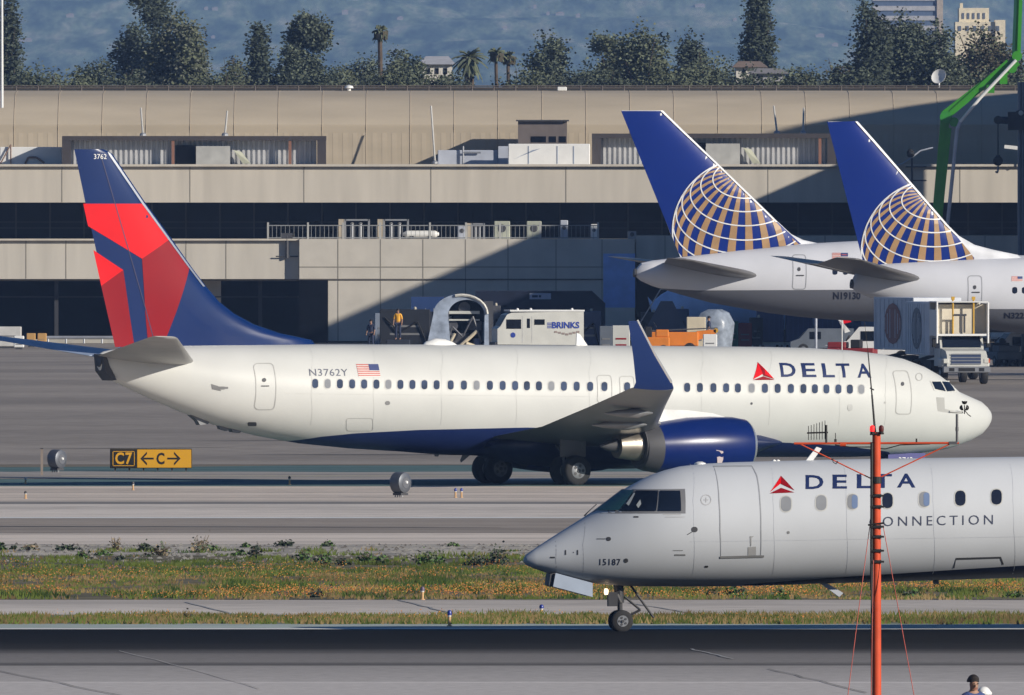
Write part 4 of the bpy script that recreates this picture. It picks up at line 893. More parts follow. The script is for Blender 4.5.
flm = [M("flag_white", (.74, .70, .66)), M("flag_red", (.55, .10, .08)), M("flag_blue", (.05, .07, .20))]
def flag(jet, x0, y0, x1, y1, n=7, lean=2.5, name="flag"):
    f = lambda u, v: (x0 + (x1 - x0) * u + lean * v, y0 + (y1 - y0) * v); pl = [([f(0, 0), f(1, 0), f(1, 1), f(0, 1)], 0, .010)]
    for i in range(n): v = i / n; pl.append(([f(0, v), f(1, v), f(1, v + .5 / n), f(0, v + .5 / n)], 1, .014))
    pl.append(([f(.55, 0), f(1, 0), f(1, .5), f(.55, .5)], 2, .018)); return jet.decal(name, pl, flm, step=(.5, .2))
flag(J, 356, 364.3, 378, 376.8)
for px_ in (310, 372, 440, 515, 588, 700, 768, 838, 884):
    J.decal("skin_joint", [[(px_ - .14, 348.5), (px_ + .14, 348.5), (px_ + 1.0, 372), (px_ + 1.2, 395), (px_ + .6, 425), (px_ + .3, 425), (px_ + .9, 395), (px_ + .7, 372)]], M("skin_line", (.54, .545, .52), .6), .006)
J.decal("skin_joint", [[(285, 393.4), (590, 396.4), (590, 396.7), (285, 393.7)]], MC["skin_line"], .006, step=(1.5, .2))
# antennas
q = J.inv(440, 345.5, 0); mb = MB(); mb.rings([[(q[0] + a, .28 * k * math.cos(t), q[1] + .30 * k * max(0, math.sin(t)) - .03) for t in [i * math.pi / 6 for i in range(7)]] for a, k in ((-.75, .1), (-.6, .6), (-.2, 1), (.2, .9), (.55, .5), (.75, .1))], closed=True); mb.build("antenna_fairing", whitep, J.o, True)
def blade(jet, pts, w=.05, name="blade_antenna", mat=None): mb = MB(); mb.poly([(a, -w / 2, b) for a, b in [jet.inv(*p, 0) for p in pts]], (0, w, 0)); return mb.build(name, mat or whitep, jet.o)
blade(J, [(576.5, 333), (580, 334.5), (588, 346.5), (576, 347)]); blade(J, [(440, 452), (438, 456.5), (435, 456.5), (434, 452)], mat=strutm); blade(J, [(470, 455), (461, 462.5), (460.5, 460), (463, 454)], mat=strutm)
blade(J, [(229, 428), (240, 430), (238, 433), (231, 432)], .3, "drain_mast", strutm); blade(J, [(188, 414), (210, 419), (206, 424), (198, 425), (196, 421)], .3, "tail_skid", strutm); blade(J, [(217, 424.5), (229, 426), (226, 431), (219, 429)], .2, "drain_mast", strutm)
J.decal("outflow_panel", [rrect(252, 424, 9, 4, .3)], darkg, .01)
# ======== the two globe-tailed jets at the gates
ug = rgb(205, 207, 214)
ublue = M("globe_blue", (.002, .022, .20), .4, 0, .05, .5, 0, .25, .05); gold = M("globe_gold", (.40, .24, .11), .45); gwhite = M("globe_white", (.78, .78, .78), .4)
def globejet(tailpx, tailY, yaw, label, stp, finrows, circ, pole, bound, reg, regbox, doorbox, flagbox, wins, stabpx, gcl, nm, LN, rootx):
    hx, hy = math.cos(yaw), math.sin(yaw); xt = X(tailpx, tailY); loc = (xt + LN * hx, tailY + LN * hy, .5)
    U = Jet("passenger_jet", label, "airliner", loc, yaw, -1, "globe tailed airliners parked at the gates")
    U.st = []; ex = []
    U.stations(stp)
    last = max(U.st); z1, h1, w1 = last[1:]
    top, bot = z1 + h1, z1 - h1
    x_ = last[0]; zc = (top + .1 + bot - .05) / 2; hh = (top + .1 - bot + .05) / 2; zc, hh = 4.25, 2.02
    for xx in (x_ + 2.5, -24, -18, -9, -6): ex.append((xx, zc, hh, 1.88))
    for a, tq, bq in ((-4.5, .93, 1), (-3, .62, .98), (-1.8, .25, .9), (-.8, .02, .7), (-.2, -.2, .45), (0, -.3, -.34)):
        t_, b_ = zc + hh * tq, zc - hh * bq; ex.append((a, (t_ + b_) / 2, (t_ - b_) / 2, max(.04, (t_ - b_) / 2 * .95)))
    U.st = sorted(U.st + ex)
    zb_ = bound[1]
    bp = [U.inv(x, y, -1.6) for x, y in bound[0]]; bp = [(-LN - 1, bp[0][1])] + bp + [(0.5, bp[-1][1])]
    mt = Mlivery("globe_livery_" + nm, (.62, .63, .67, 1), (.12, .125, .145, 1), bp, .4)
    U.fuselage(mt)
    f_, pj = fin(U, finrows, M("fillet_white", (.66, .67, .70), .4), .25)
    cl = gcl; cx, cy, Rr = circ; ppx, ppy = pole
    p = Vector(((ppx - cx) / Rr, -(ppy - cy) / Rr, 0)); p.z = math.sqrt(max(0, 1 - p.x ** 2 - p.y ** 2)); p.normalize()
    u = p.cross(Vector((0, 0, 1))).normalized(); v = p.cross(u)
    def gp(col, lon): d = p * math.cos(col) + (u * math.cos(lon) + v * math.sin(lon)) * math.sin(col); return (cx + d.x * Rr, cy - d.y * Rr), d.z
    G, Wl = [], []
    for k in range(24):
        for c_ in range(0, 17):
            ca, cb_ = R(4 + c_ * 9), R(4 + (c_ + 1) * 9); la, lb = 2 * math.pi * k / 24, 2 * math.pi * (k + .46) / 24
            q = [gp(ca, la), gp(ca, lb), gp(cb_, lb), gp(cb_, la)]
            if min(w_[1] for w_ in q) < -.02: continue
            c = clip([w_[0] for w_ in q], cl)
            if c: G.append(c)
    for cd in (27, 38.5, 50, 61.5, 73, 85, 97):
        for k in range(96):
            la, lb = 2 * math.pi * k / 96, 2 * math.pi * (k + 1) / 96; q = [gp(R(cd), la), gp(R(cd), lb)]
            if min(q[0][1], q[1][1]) < 0.0: continue
            a, b = Vector(q[0][0]), Vector(q[1][0]); 
            if (b - a).length < 1e-4: continue
            n_ = Vector((-(b - a).y, (b - a).x)).normalized() * .62; c = clip([tuple(a - n_), tuple(b - n_), tuple(b + n_), tuple(a + n_)], cl)
            if c: Wl.append(c)
    for k in range(90):
        a0, a1 = 2 * math.pi * k / 90, 2 * math.pi * (k + 1) / 90; c = clip([(cx + math.cos(t) * q, cy + math.sin(t) * q) for t, q in ((a0, Rr - .3), (a1, Rr - .3), (a1, Rr + 1.0), (a0, Rr + 1.0))], cl)
        if c: Wl.append(c)
    I = lambda L_: [[U.inv(*q, -.2) for q in pl] for pl in L_]
    for sd_ in (-1, 1):
        U.side = sd_; U.decal("fin_paint", I([cl]), ublue, .012, pj, px=False, step=(.2, .4), parent=f_)
    U.side = -1
    U.decal("globe_bands", I(G), gold, .030, pj, px=False, step=(9, 9), parent=f_); U.decal("globe_lines", I(Wl), gwhite, .045, pj, px=False, step=(9, 9), parent=f_)
    le = [(r_[2], r_[0]) for r_ in finrows[:gcl_n]]; strip = []
    for a, b in zip(le, le[1:]): strip.append([(a[0] - 2.4, a[1]), (a[0] - .15, a[1]), (b[0] - .15, b[1]), (b[0] - 2.4, b[1])])
    U.decal("leading_edge_strip", I(strip), gwhite, .06, pj, px=False, step=(.05, .5), parent=f_)
    # white dorsal
    # tail planes
    for sd_ in (-1, 1):
        (xr, zr), (xtp, ztp) = U.inv(*stabpx[0], -1.0), U.inv(*stabpx[1], -7.4)
        wing(U, sd_, [(.3, xr + .4, zr, 5.6, .10, -8), (1.0, xr, zr + .03, 5.3, .10, -8), (7.4, xtp, ztp, 1.3, .09, -6), (7.5, xtp - .3, ztp + .03, .9, .05, -6)], M("stab_metal", (.15, .145, .14), .4, .3, .1) , "tail_plane")
    for sd_ in (-1, 1):
        xw = rootx; wg = wing(U, sd_, [(0, xw + 1, 2.9, 9.5, .13, 1), (1.9, xw, 3.0, 8.6, .13, 1), (6, xw - 2.6, 3.4, 6.0, .12, 0), (18.5, xw - 9.9, 5.3, 2.0, .1, -1)], M("wing_pale", (.45, .46, .48), .4, .2))
        wl = wing(U, sd_, [(18.5, xw - 9.9, 5.3, 2.0, .08, 0), (18.75, xw - 10.3, 5.8, 1.6, .07, 0), (19.15, xw - 11.9, 8.2, .7, .06, 0)], ublue, "winglet"); wl.parent = wg
        e_ = E_child("engine", (xw + 2.4, sd_ * 5.5, 2.1), U.o); mb = MB(); mb.lathe((0, 0, 0), (-1, 0, 0), [(0, 1.05), (.1, 1.15), (.8, 1.28), (2.5, 1.3), (4, 1.1), (5.5, .7), (6.2, .4)], 28); mb.build("nacelle", M("nacelle_white", (.6, .6, .62), .4), e_, True)
        g = E_child("main_gear", (xw - 8, sd_ * 3.6, 0), U.o)
        for a in (-.55, .55):
            for b in (-.4, .4): wheel(U, a, b, .5, .5, .36, g, 16)
        mb = MB(); mb.tube((-.6, 0, .5), (.6, 0, .5), .1); mb.tube((0, 0, .5), (0, 0, 2.9), .14); mb.build("strut", strutm, g)
    g = E_child("nose_gear", (-6.5, 0, 0), U.o); wheel(U, 0, .22, .4, .4, .25, g, 16); wheel(U, 0, -.22, .4, .4, .25, g, 16); mb = MB(); mb.tube((0, 0, .4), (0, 0, 2.5), .1); mb.build("strut", strutm, g)
    x_t, z_t = U.inv(stp[0][0], (stp[0][1] + stp[0][2]) / 2, 0); mb = MB(); mb.lathe((x_t + .05, 0, z_t), (-1, 0, .1), [(0, .24), (.12, .22), (.14, .1)], 16); mb.build("exhaust_outlet", darkg, U.o, True)
    if regbox: U.text("registration", reg, regbox[0], regbox[1], regbox[2], regbox[3], M("reg_navy", (.004, .006, .02), .6), bold=.03)
    x0, y0, x1, y1 = doorbox; dooro(U, "rear_door", rr4(x0, y0, x1, y1), .8, lineg2); U.decal("door_window", [rrect((x0 + x1) / 2, y0 + (y1 - y0) * .42, 3, 4, .5), rrect((x0 + x1) / 2 + 1, y0 + (y1 - y0) * .6, 8, 1.2, .3)], darkg, .02)
    flag(U, *flagbox, 5, 0)
    for x, y in wins: U.decal("cabin_window", [(rrect(x, y, 5, 6.5, .4), 0, .012)], [M("dark_pane", (.008, .014, .035), .6, 0, .2, 1, 0, .1)])
    return U, f_, pj
gcl_n = 5
G1, gf1, gp1 = globejet(634, 1138, R(12), "white and grey airliner with globe patterned blue tail, N19130, left of the gate pair",
    [(635, 270, 276), (641, 263, 281), (652, 260.5, 286, .9), (682, 257, 295, .88), (712, 253.5, 303, .9), (740, 250, 308), (768, 247.3, 313), (800, 244, 317), (830, 242.3, 319.5), (856, 241, 321), (878, 240, 322)],
    [(110.5, 622, 663), (131, 629.5, 684), (164, 643, 718.5), (200, 657.5, 755.5), (222, 666, 778), (234, 670.5, 791), (240, 673, 803), (246, 675.5, 830), (262, 682, 840)],
    (745, 231, 71.5), (745, 173), ([(640, 287), (700, 290.5), (790, 290), (880, 289.5)], 0), "N19130", (833, 299.5, 860.5, 292), (792, 254.5, 806, 289.5), (832, 253, 848, 260.5), [(835, 271.5), (845.5, 271.5), (856, 271.2), (866.5, 271)], ((762, 277.5), (692, 260.3)),
    [(622, 111), (663, 111), (691.5, 139), (801, 244), (770, 247.5), (681, 257)], "a", 47.3, -17.5)
G2, gf2, gp2 = globejet(851, 1072, R(12), "white and grey airliner with globe patterned blue tail, right of the gate pair",
    [(852, 280, 288), (856, 272.5, 292, .9), (866, 267, 296, .9), (882, 264, 301, .9), (905, 262.5, 309.5), (940, 260.5, 318), (972, 259, 326), (1000, 258.2, 331), (1024, 257.8, 334)],
    [(121.5, 828, 858), (143, 833.5, 877), (188, 845, 916), (225, 854, 948), (236, 857.5, 959), (245, 860, 975), (250, 862, 994), (255, 864, 1018), (266, 867, 1030)],
    (934, 252, 71.5), (934, 194), ([(860, 300), (905, 308.5), (1000, 309), (1060, 309)], 0), "N32218", (1004, 318.5, 1033, 312.5), (967.5, 275.5, 982, 303.5), (1011.5, 276.5, 1022.5, 281.5), [(1014.8, 290.3), (1024.5, 290.3)], ((920.5, 279.5), (862, 260)),
    [(828, 122), (858, 121), (949, 226), (974, 258), (973, 262), (865, 266)], "b", 42.1, -15.9)
# ======== the regional jet in front
yaw = R(180 + 11); Yn = 463.0
hx, hy = math.cos(yaw), math.sin(yaw)
K = Jet("regional_jet", "grey white regional jet, nearest aircraft, its nose pointing left and body cut off", "regional jet", (X(523.5, Yn - .6), Yn - .6, tz(Yn)), yaw, 1, None, .45)
K.stations([(523.7, 558, 562, 1), (526, 554.5, 565, 1), (535, 548.5, 569, 1), (550, 538.5, 574, .98), (566, 528.5, 578, .98), (582, 518.5, 581.5, .98), (592, 512, 583), (604, 503.5, 584.5), (618, 493.5, 585.5), (628, 487, 586), (640, 480.5, 586.3), (652, 474.8, 586.5), (664, 470.5, 586.5), (680, 466.5, 586.6), (700, 464, 586.6), (730, 462.3, 586.3), (770, 461.2, 585.3), (850, 459.3, 582.8), (940, 457.8, 580.2), (1024, 456.8, 577.6)], 1.0)
lz = K.sec(-11)
ex = [(-17, lz[0] + .08, lz[1], lz[2]), (-25, lz[0] + .1, lz[1], lz[2]), (-29, lz[0] + .35, lz[1] * .85, lz[2] * .85), (-33, lz[0] + .8, lz[1] * .5, lz[2] * .5), (-36, lz[0] + 1.1, .15, .15)]
K.st = sorted(ex + K.st)
bl = [K.surf(x, y) for x, y in ((742, 584.8), (800, 580), (850, 576.5), (900, 573.5), (960, 569.5), (1024, 565.5))]
bl = [(3, -1), (bl[0][0] + .3, -1)] + bl + [(-40, 1.4)]
K.fuselage(Mlivery("regional_white", (.57, .59, .62, 1), (.008, .014, .04, 1), bl, .32), 128)
mid = K.sec(-2.2)
# cockpit glazing
gfm = M("cockpit_frame_grey", (.20, .20, .21), .5)
K.decal("cockpit_frame", [([(591, 513.2), (622, 489.2), (685, 489), (685.5, 513.5)], 0, .012)], gfm, step=(.15, .1))
K.decal("windshield", [([(596, 511.2), (622, 491.2), (634, 491.2), (618.5, 511.2)], 0, .07)], M("windshield_teal", (.03, .10, .12), .25, 0, .15, 1, 0, .4), step=(.15, .1))
K.decal("side_window", [([(620, 511.2), (636, 491.2), (658, 491.2), (656, 511.2)], 0, .05)], cockp, step=(.15, .1))
K.decal("side_window", [([(658, 511.2), (660, 491.2), (680, 491.2), (681, 511.2)], 0, .05)], cockp, step=(.15, .1))
K.decal("window_post", [([(626, 505), (633.5, 494.5), (635, 494.5), (628.5, 507)], 0, .09), ([(636, 506), (640, 500.5), (641, 505), (638, 509)], 0, .08)], M("post_pale", (.42, .45, .45)))
K.decal("wiper", [([(583.5, 516.5), (596, 505), (597, 505.6), (585, 517.5)], 0, .05)], darkg)
for px_ in (690, 770, 843, 930, 1010):
    ko_ = K.decal("skin_joint", [[(px_ - .2, 464), (px_ + .2, 464), (px_ + 3.2, 500), (px_ + 4, 530), (px_ + 3, 574), (px_ + 2.6, 574), (px_ + 3.6, 530), (px_ + 2.8, 500)]], M("skin_line_grey", (.50, .52, .565), .6), .008, step=(.3, .1))
K.decal("skin_joint", [[(690, 541.5), (1024, 536.5), (1024, 536.9), (690, 541.9)]], MC["skin_line_grey"], .008, step=(.6, .1))
# door
K.decal("front_door", outline([(713, 466), (752, 465.5), (757.5, 476), (760.5, 500), (761.5, 530), (761, 556), (720.5, 557), (719.5, 530), (718.5, 500)], 1.1), lineg2, .014, step=(.3, .1))
K.decal("door_sill", [([(720, 556), (764, 555), (764, 557.2), (720, 558.2)], 0, .03)], M("sill_grey", (.22, .22, .22)))
K.decal("door_handle", [([(748, 547), (756, 546.5), (756, 555), (748, 555.5)], 0, .016), ([(750, 536), (754, 536), (751.5, 538), (751.5, 546), (750.5, 546)], 0, .02)], M("handle_grey", (.38, .38, .38)))
def ko(name, pts, mat, e=.012): return K.decal(name, pts, mat, e, step=(.3, .1))
ko("emblem_ring", outline(rrect(706, 500, 11, 11, .5), .8) + [rrect(706, 500, 5, .8), rrect(706, 500, .8, 5)], M("faint_grey", (.45, .45, .46)))
ko("static_port", [rrect(694.5, 529.5, 6.5, 5.5, .5), [(687, 534.5), (693, 530.8), (693, 531.8), (687.5, 535)]], darkg)
ko("static_port", [rrect(608.5, 539, 5, 4, .5), rrect(601, 539, 9, .8)], darkg); ko("static_port", [rrect(788.3, 532.5, 3, 3, .5)], M("port_grey", (.2, .2, .2)))
ko("static_port", [rrect(636, 517, 5, 1.5, .3)], darkg); ko("static_port", [rrect(680, 555, 11, 1.5, .3)], M("port_grey", (.2, .2, .2))); ko("static_port", [rrect(706.5, 566.5, 3.5, 2, .4)], darkg)
ko("static_port", [rrect(626, 560.5, 4.5, 4.5, .5)], darkg); ko("static_port", [rrect(552.5, 557.5, 5, 1.5, .3)], darkg)
ko("probe", [rrect(565.5, 552.5, 1.4, 5, .3)], darkg); ko("probe", [rrect(577.5, 552.5, 1.4, 5, .3), rrect(573.5, 552.5, 1, 1)], darkg)
ko("placard", [rrect(672, 514.5, 18, 1.0), rrect(675, 517, 20, .8)], M("faint_grey", (.45, .45, .46))); ko("placard", [rrect(678, 550.5, 10, .7)], M("port_grey", (.2, .2, .2)))
ko("radome_joint", [[(554.0, 537.5), (554.7, 537.0), (556, 560), (555, 575.5), (554.3, 575.5), (555.2, 560)]], M("joint_blue", (.38, .39, .42)), .006)
ko("skin_joint", [[(583.5, 518.6), (584.1, 518.4), (583, 545), (582.5, 576), (581.9, 576), (582.4, 545)]], M("joint_blue", (.38, .39, .42)), .006)
K.text("fleet_number", "15187", 599.5, 565.2, 620.5, 558.8, M("reg_dark", (.02, .025, .05)), spacing=1.15, bold=.012)
for i, (x, m) in enumerate(((786, shade), (821.2, shade), (852.5, "half"), (887.5, M("dark_pane", (.008, .014, .035), .6, 0, .2, 1, 0, .1)), (924.3, "half"), (960.3, MC["dark_pane"]), (996.5, MC["dark_pane"]))):
    y = 504 - (x - 786) * .033; pl = [(rrect(x, y, 12.6, 17.4, .45), 0, .010), (rrect(x, y, 10.4, 15.2, .45), 1, .016)]; mm = [rimg, shade if m == "half" else m, MC["dark_pane"] if m == "half" else M("dark_pane2", (.02, .035, .08), .6, 0, .2, 1, 0, .1)]
    if m == "half": pl.append((rrect(x + 2.2, y, 6, 13.5, .45), 2, .022)); mm[2] = M("sky_pane", (.16, .22, .36), .2)
    K.decal("cabin_window", pl, mm, step=(.3, .08))
x = 1031
while x < 1900: K.decal("cabin_window", [(rrect(x, 495.6, 10.4, 15.2, .45), 0, .016)], [MC["dark_pane"]], step=(.4, .12)); x += 35.6
K.decal("tail_emblem_red", [[(781, 476), (788.5, 484.5), (792.5, 488.5), (781, 483.5), (770, 492.2)]], red_b, .016, step=(.3, .1)); K.decal("tail_emblem_deep_red", [[(769.6, 493.6), (781, 488), (794.5, 492.6)], [(781, 476), (794.5, 490.6), (781, 484.2)]], red_d, .020, step=(.3, .1))
for ch, a, b in (("D", 805.5, 823.5), ("E", 832.5, 847), ("L", 856.8, 872), ("T", 873.5, 892), ("A", 897, 915.5)):
    dy = -(a - 805) * .016; K.text("title_letter", ch, a, 489.2 + dy, b, 475.2 + dy, navyp, bold=.018)
K.text("subtitle", "CONNECTION", 869.5, 526.6, 993, 517.0, M("sub_navy", (.035, .045, .09)), spacing=1.45, slope=-2.2)
K.decal("hatch_outline", [([(953, 568), (954.5, 568), (956, 559.8), (1000, 558.4), (1002.5, 564.5), (1004, 564.5), (1001, 556.6), (956, 557.8)], 0, .012)], darkg, step=(.3, .1))
kb = lambda pts, w=.06, name="blade_antenna", mat=None: blade(K, pts, w, name, mat or whitep)
kb([(805, 461.5), (812, 461.5), (821.5, 448.5), (816.5, 446.8)]); kb([(817, 581), (823, 580.8), (843, 593), (839, 597)], .07, mat=M("pale_blue_grey", (.45, .48, .55)))
kb([(932, 578), (934, 584), (939, 584), (938, 578)], mat=strutm)
q = K.inv(700, 464, 0); mb = MB(); mb.lathe((q[0], 0, q[1] - .03), (0, 0, 1), [(0, .13), (.05, .12), (.08, .05)], 16); mb.build("antenna_fairing", whitep, K.o, True)
for px in (774, 778, 968): q = K.inv(px, 461, 0); mb = MB(); mb.lathe((q[0], 0, q[1] - .06), (0, 0, 1), [(0, .06), (.06, .05), (.09, .02)], 10); mb.build("beacon", whitep, K.o, True)
# nose gear
ng = K.inv(620.5, 632, 0); g = E_child("nose_gear", (ng[0], 0, ng[1]), K.o); zb = K.sec(ng[0])[0] - K.sec(ng[0])[1] - ng[1]
wheel(K, 0, .17, .235, .235, .15, g, 28); wheel(K, 0, -.17, .235, .235, .15, g, 28)
mb = MB(); mb.tube((0, -.17, .235), (0, .17, .235), .035); mb.tube((0, 0, .235), (.04, 0, zb + .2), .05, .07, 12); mb.tube((.02, 0, .62), (.05, 0, zb + .2), .10, .11, 12); mb.tube((.1, .08, .8), (.02, .08, .62), .06)
mb.build("strut", M("gear_dark", (.03, .03, .035), .6), g)
mb = MB(); mb.path([(-.08, .05, .75), (-.42, .05, .47), (-.20, .05, .36)], .028); mb.build("torque_link", MC["gear_dark"], g); mb = MB(); mb.tube((-.15, 0, zb + .1), (-.72, .0, .30), .025); mb.build("drag_brace", MC["gear_dark"], g)
mb = MB(); mb.lathe((.30, .12, .86), (1, 0, 0), [(0, .06), (.06, .07), (.07, .05)], 12); mb.build("taxi_lamp", Mglow("lamp_glow", (1, .75, .5), 2.5), g)
mb = MB(); mb.bb(.1, .3, .05, .2, .55, .85); mb.build("lamp_bracket", MC["gear_dark"], g)
mb = MB(); q = [K.inv(*p, .3) for p in ((555.5, 573), (592.5, 583), (592.5, 597), (553, 586.5))]; mb.poly([(a, .28, b) for a, b in q], (0, .04, 0)); mb.poly([(a, -.32, b) for a, b in q], (0, .04, 0)); mb.build("gear_door", M("regional_door_shade", (.36, .42, .52), .4), K.o)  # gear door: bluish dimness of its shaded side put into the colour
mb = MB(); q = [K.inv(*p, .3) for p in ((551, 574), (555.5, 573), (553, 587), (549.5, 585.5))]; mb.poly([(a, -.25, b) for a, b in q], (0, .5, 0)); mb.build("door_end", darkg, K.o)
# the rest of the regional jet beyond the right edge
fz = K.sec(-11)[0]
for sd_ in (-1, 1):
    wg = wing(K, sd_, [(0, -15.0, fz - 1.0, 5.2, .13, 1), (1.3, -15.8, fz - .95, 4.6, .13, 1), (11.4, -22.4, fz - .2, 1.5, .1, 0)], wgm); wl = wing(K, sd_, [(11.4, -22.4, fz - .2, 1.4, .08, 0), (11.7, -23.6, fz + .9, .6, .07, 0)], bluep, "winglet"); wl.parent = wg
    e_ = E_child("engine", (-24.5, sd_ * 2.15, fz + .5), K.o); mb = MB(); mb.lathe((0, 0, 0), (-1, 0, 0), [(0, .6), (.15, .7), (1.2, .74), (2.6, .66), (3.6, .45)], 28); mb.build("nacelle", M("nacelle_white", (.6, .6, .62), .4), e_, True)
    g = E_child("main_gear", (-19.5, sd_ * 2.0, .15), K.o); wheel(K, 0, .2, .42, .42, .26, g, 16); wheel(K, 0, -.2, .42, .42, .26, g, 16); mb = MB(); mb.tube((0, 0, .42), (0, 0, fz - .9), .1); mb.build("strut", strutm, g)
    wing(K, sd_, [(0, -33.0, fz + 5.0, 2.6, .1, 0), (4.2, -35.2, fz + 4.9, 1.3, .09, 0)], bluep, "tail_plane")
mb = MB(); mb.poly([(-28.5, -.14, fz + 1.0), (-31.2, -.14, fz + 5.0), (-35.4, -.14, fz + 5.0), (-35.2, -.14, fz + .9)], (0, .28, 0)); mb.build("tail_fin", bluep, K.o)
# ---------------------------------------------------------------- trucks and ground equipment
yel = M("safety_yellow", (.62, .36, .03), .5); orange = M("loader_orange", (.72, .22, .02), .5, 0, .08); navyb = M("container_blue", (.014, .035, .13), .5, 0, .15, .8); redp = M("dull_red", (.25, .02, .02), .6); greenp = M("bin_green", (.015, .11, .06), .6); tealp = M("cart_grey", (.12, .14, .17), .6); beige = M("beige_panel", (.60, .52, .38), .6)
blk = M("rubber_black", (.012, .012, .013), .8)
def V(name, px, Y, label, cat, rz=0, group=None, dz=0): return E(name, (X(px, Y), Y, tz(Y) + dz), label, cat, group, rz)
def part(o, name, mats, fn, smooth=False): mb = MB(); fn(mb); return mb.build(name, mats, o, smooth)
def vwheel(o, x, y, r=.42, wd=.28, axis=(0, 1, 0)):
    """road wheel standing on the ground, axle along y of its vehicle"""
    w_ = E_child("wheel", (x, y, r), o)
    mb = MB(); mb.lathe((0, -wd / 2, 0), (0, 1, 0), [(0, r * .6), (.01, r * .93), (wd * .2, r), (wd * .8, r), (wd - .01, r * .93), (wd, r * .6)], 18); mb.build("tyre", tyre, w_, True)
    mb = MB(); mb.lathe((0, -wd / 2 - .01, 0), (0, 1, 0), [(0, r * .35), (.03, r * .58), (wd, r * .58), (wd + .02, r * .35)], 18); mb.build("rim", rim, w_, True); return w_
# armoured truck, nose to the left (vehicle +x forward => rotate 180)
o = V("armoured_truck", 538, 1250, "white armoured truck lettered BRINKS, parked behind the large jet's roof", "truck", R(180 + 10)); o.scale = (.86, .86, .9); Lh = 2.85
cx_ = M("truck_white", (.56, .56, .52), .5, 0, .06)
part(o, "body", cx_, lambda m: m.poly([(-2.9, -1.15, .55), (-2.9, -1.15, 2.72), (2.0, -1.15, 2.62), (2.3, -1.15, 2.5), (2.75, -1.15, 1.75), (2.95, -1.15, 1.6), (2.95, -1.15, .6)], (0, 2.3, 0)))
part(o, "roof", MC["white_paint"], lambda m: (m.bb(-2.95, 2.1, -1.2, 1.2, 2.7, 2.80), [m.lathe((q, .6, 2.78), (0, 0, 1), [(0, .1), (.1, .09), (.14, .03)], 10) for q in (-2.2, .6, 1.5)]))
part(o, "bumper", darkg, lambda m: m.bb(2.9, 3.1, -1.1, 1.1, .45, .75))
for (a, b_, c_, d_, nm) in ((1.35, 2.35, 1.6, 2.2, "cab_window"), (.75, .95, 1.65, 2.25, "gun_slit"), (-.25, .45, 1.85, 2.2, "side_window")):
    part(o, nm, darkgl, lambda m: m.bb(a, b_, 1.15, 1.17, c_, d_))
part(o, "windscreen", darkgl, lambda m: m.poly([(2.33, -.95, 2.45), (2.33, .95, 2.45), (2.74, .95, 1.8), (2.74, -.95, 1.8)], (.02, 0, .015)))
for nm_, a_ in (("cab_door", 1.25), ("side_door", .6)): part(o, nm_ + "_line", MC["faint_grey"], lambda m: m.bb(a_, a_ + .03, 1.15, 1.16, .7, 2.4))
for x in (1.9, -1.8):
    for y in (-.95, .95): vwheel(o, x, y)
mb = MB()
for t in textpolys("BRINKS", 1.0, .03): mb.add([(-.75 - 1.85 * u, 1.175, 1.62 + .42 * v) for u, v in t], [tuple(range(len(t)))])
mb.build("lettering", M("brand_blue", (.012, .04, .30), .5), o, fix=False)
part(o, "stripes", MC["brand_blue"], lambda m: [m.bb(-.72, -.42, 1.15, 1.173, 1.64 + k * .1, 1.69 + k * .1) for k in range(4)])
mb = MB()
for k in range(7):
    s_ = (k - 3) / 3; mb.bb(-1.75 + s_ * .75 - .1, -1.75 + s_ * .75 + .1, 1.15, 1.172, 1.18 + abs(s_) * .16, 1.30 + abs(s_) * .16)
mb.build("winged_emblem", M("emblem_grey", (.28, .22, .20), .6), o)
part(o, "front_crest", MC["brand_blue"], lambda m: m.lathe((1.9, 1.15, 1.2), (0, 1, 0), [(0, .17), (.02, .17)], 14))
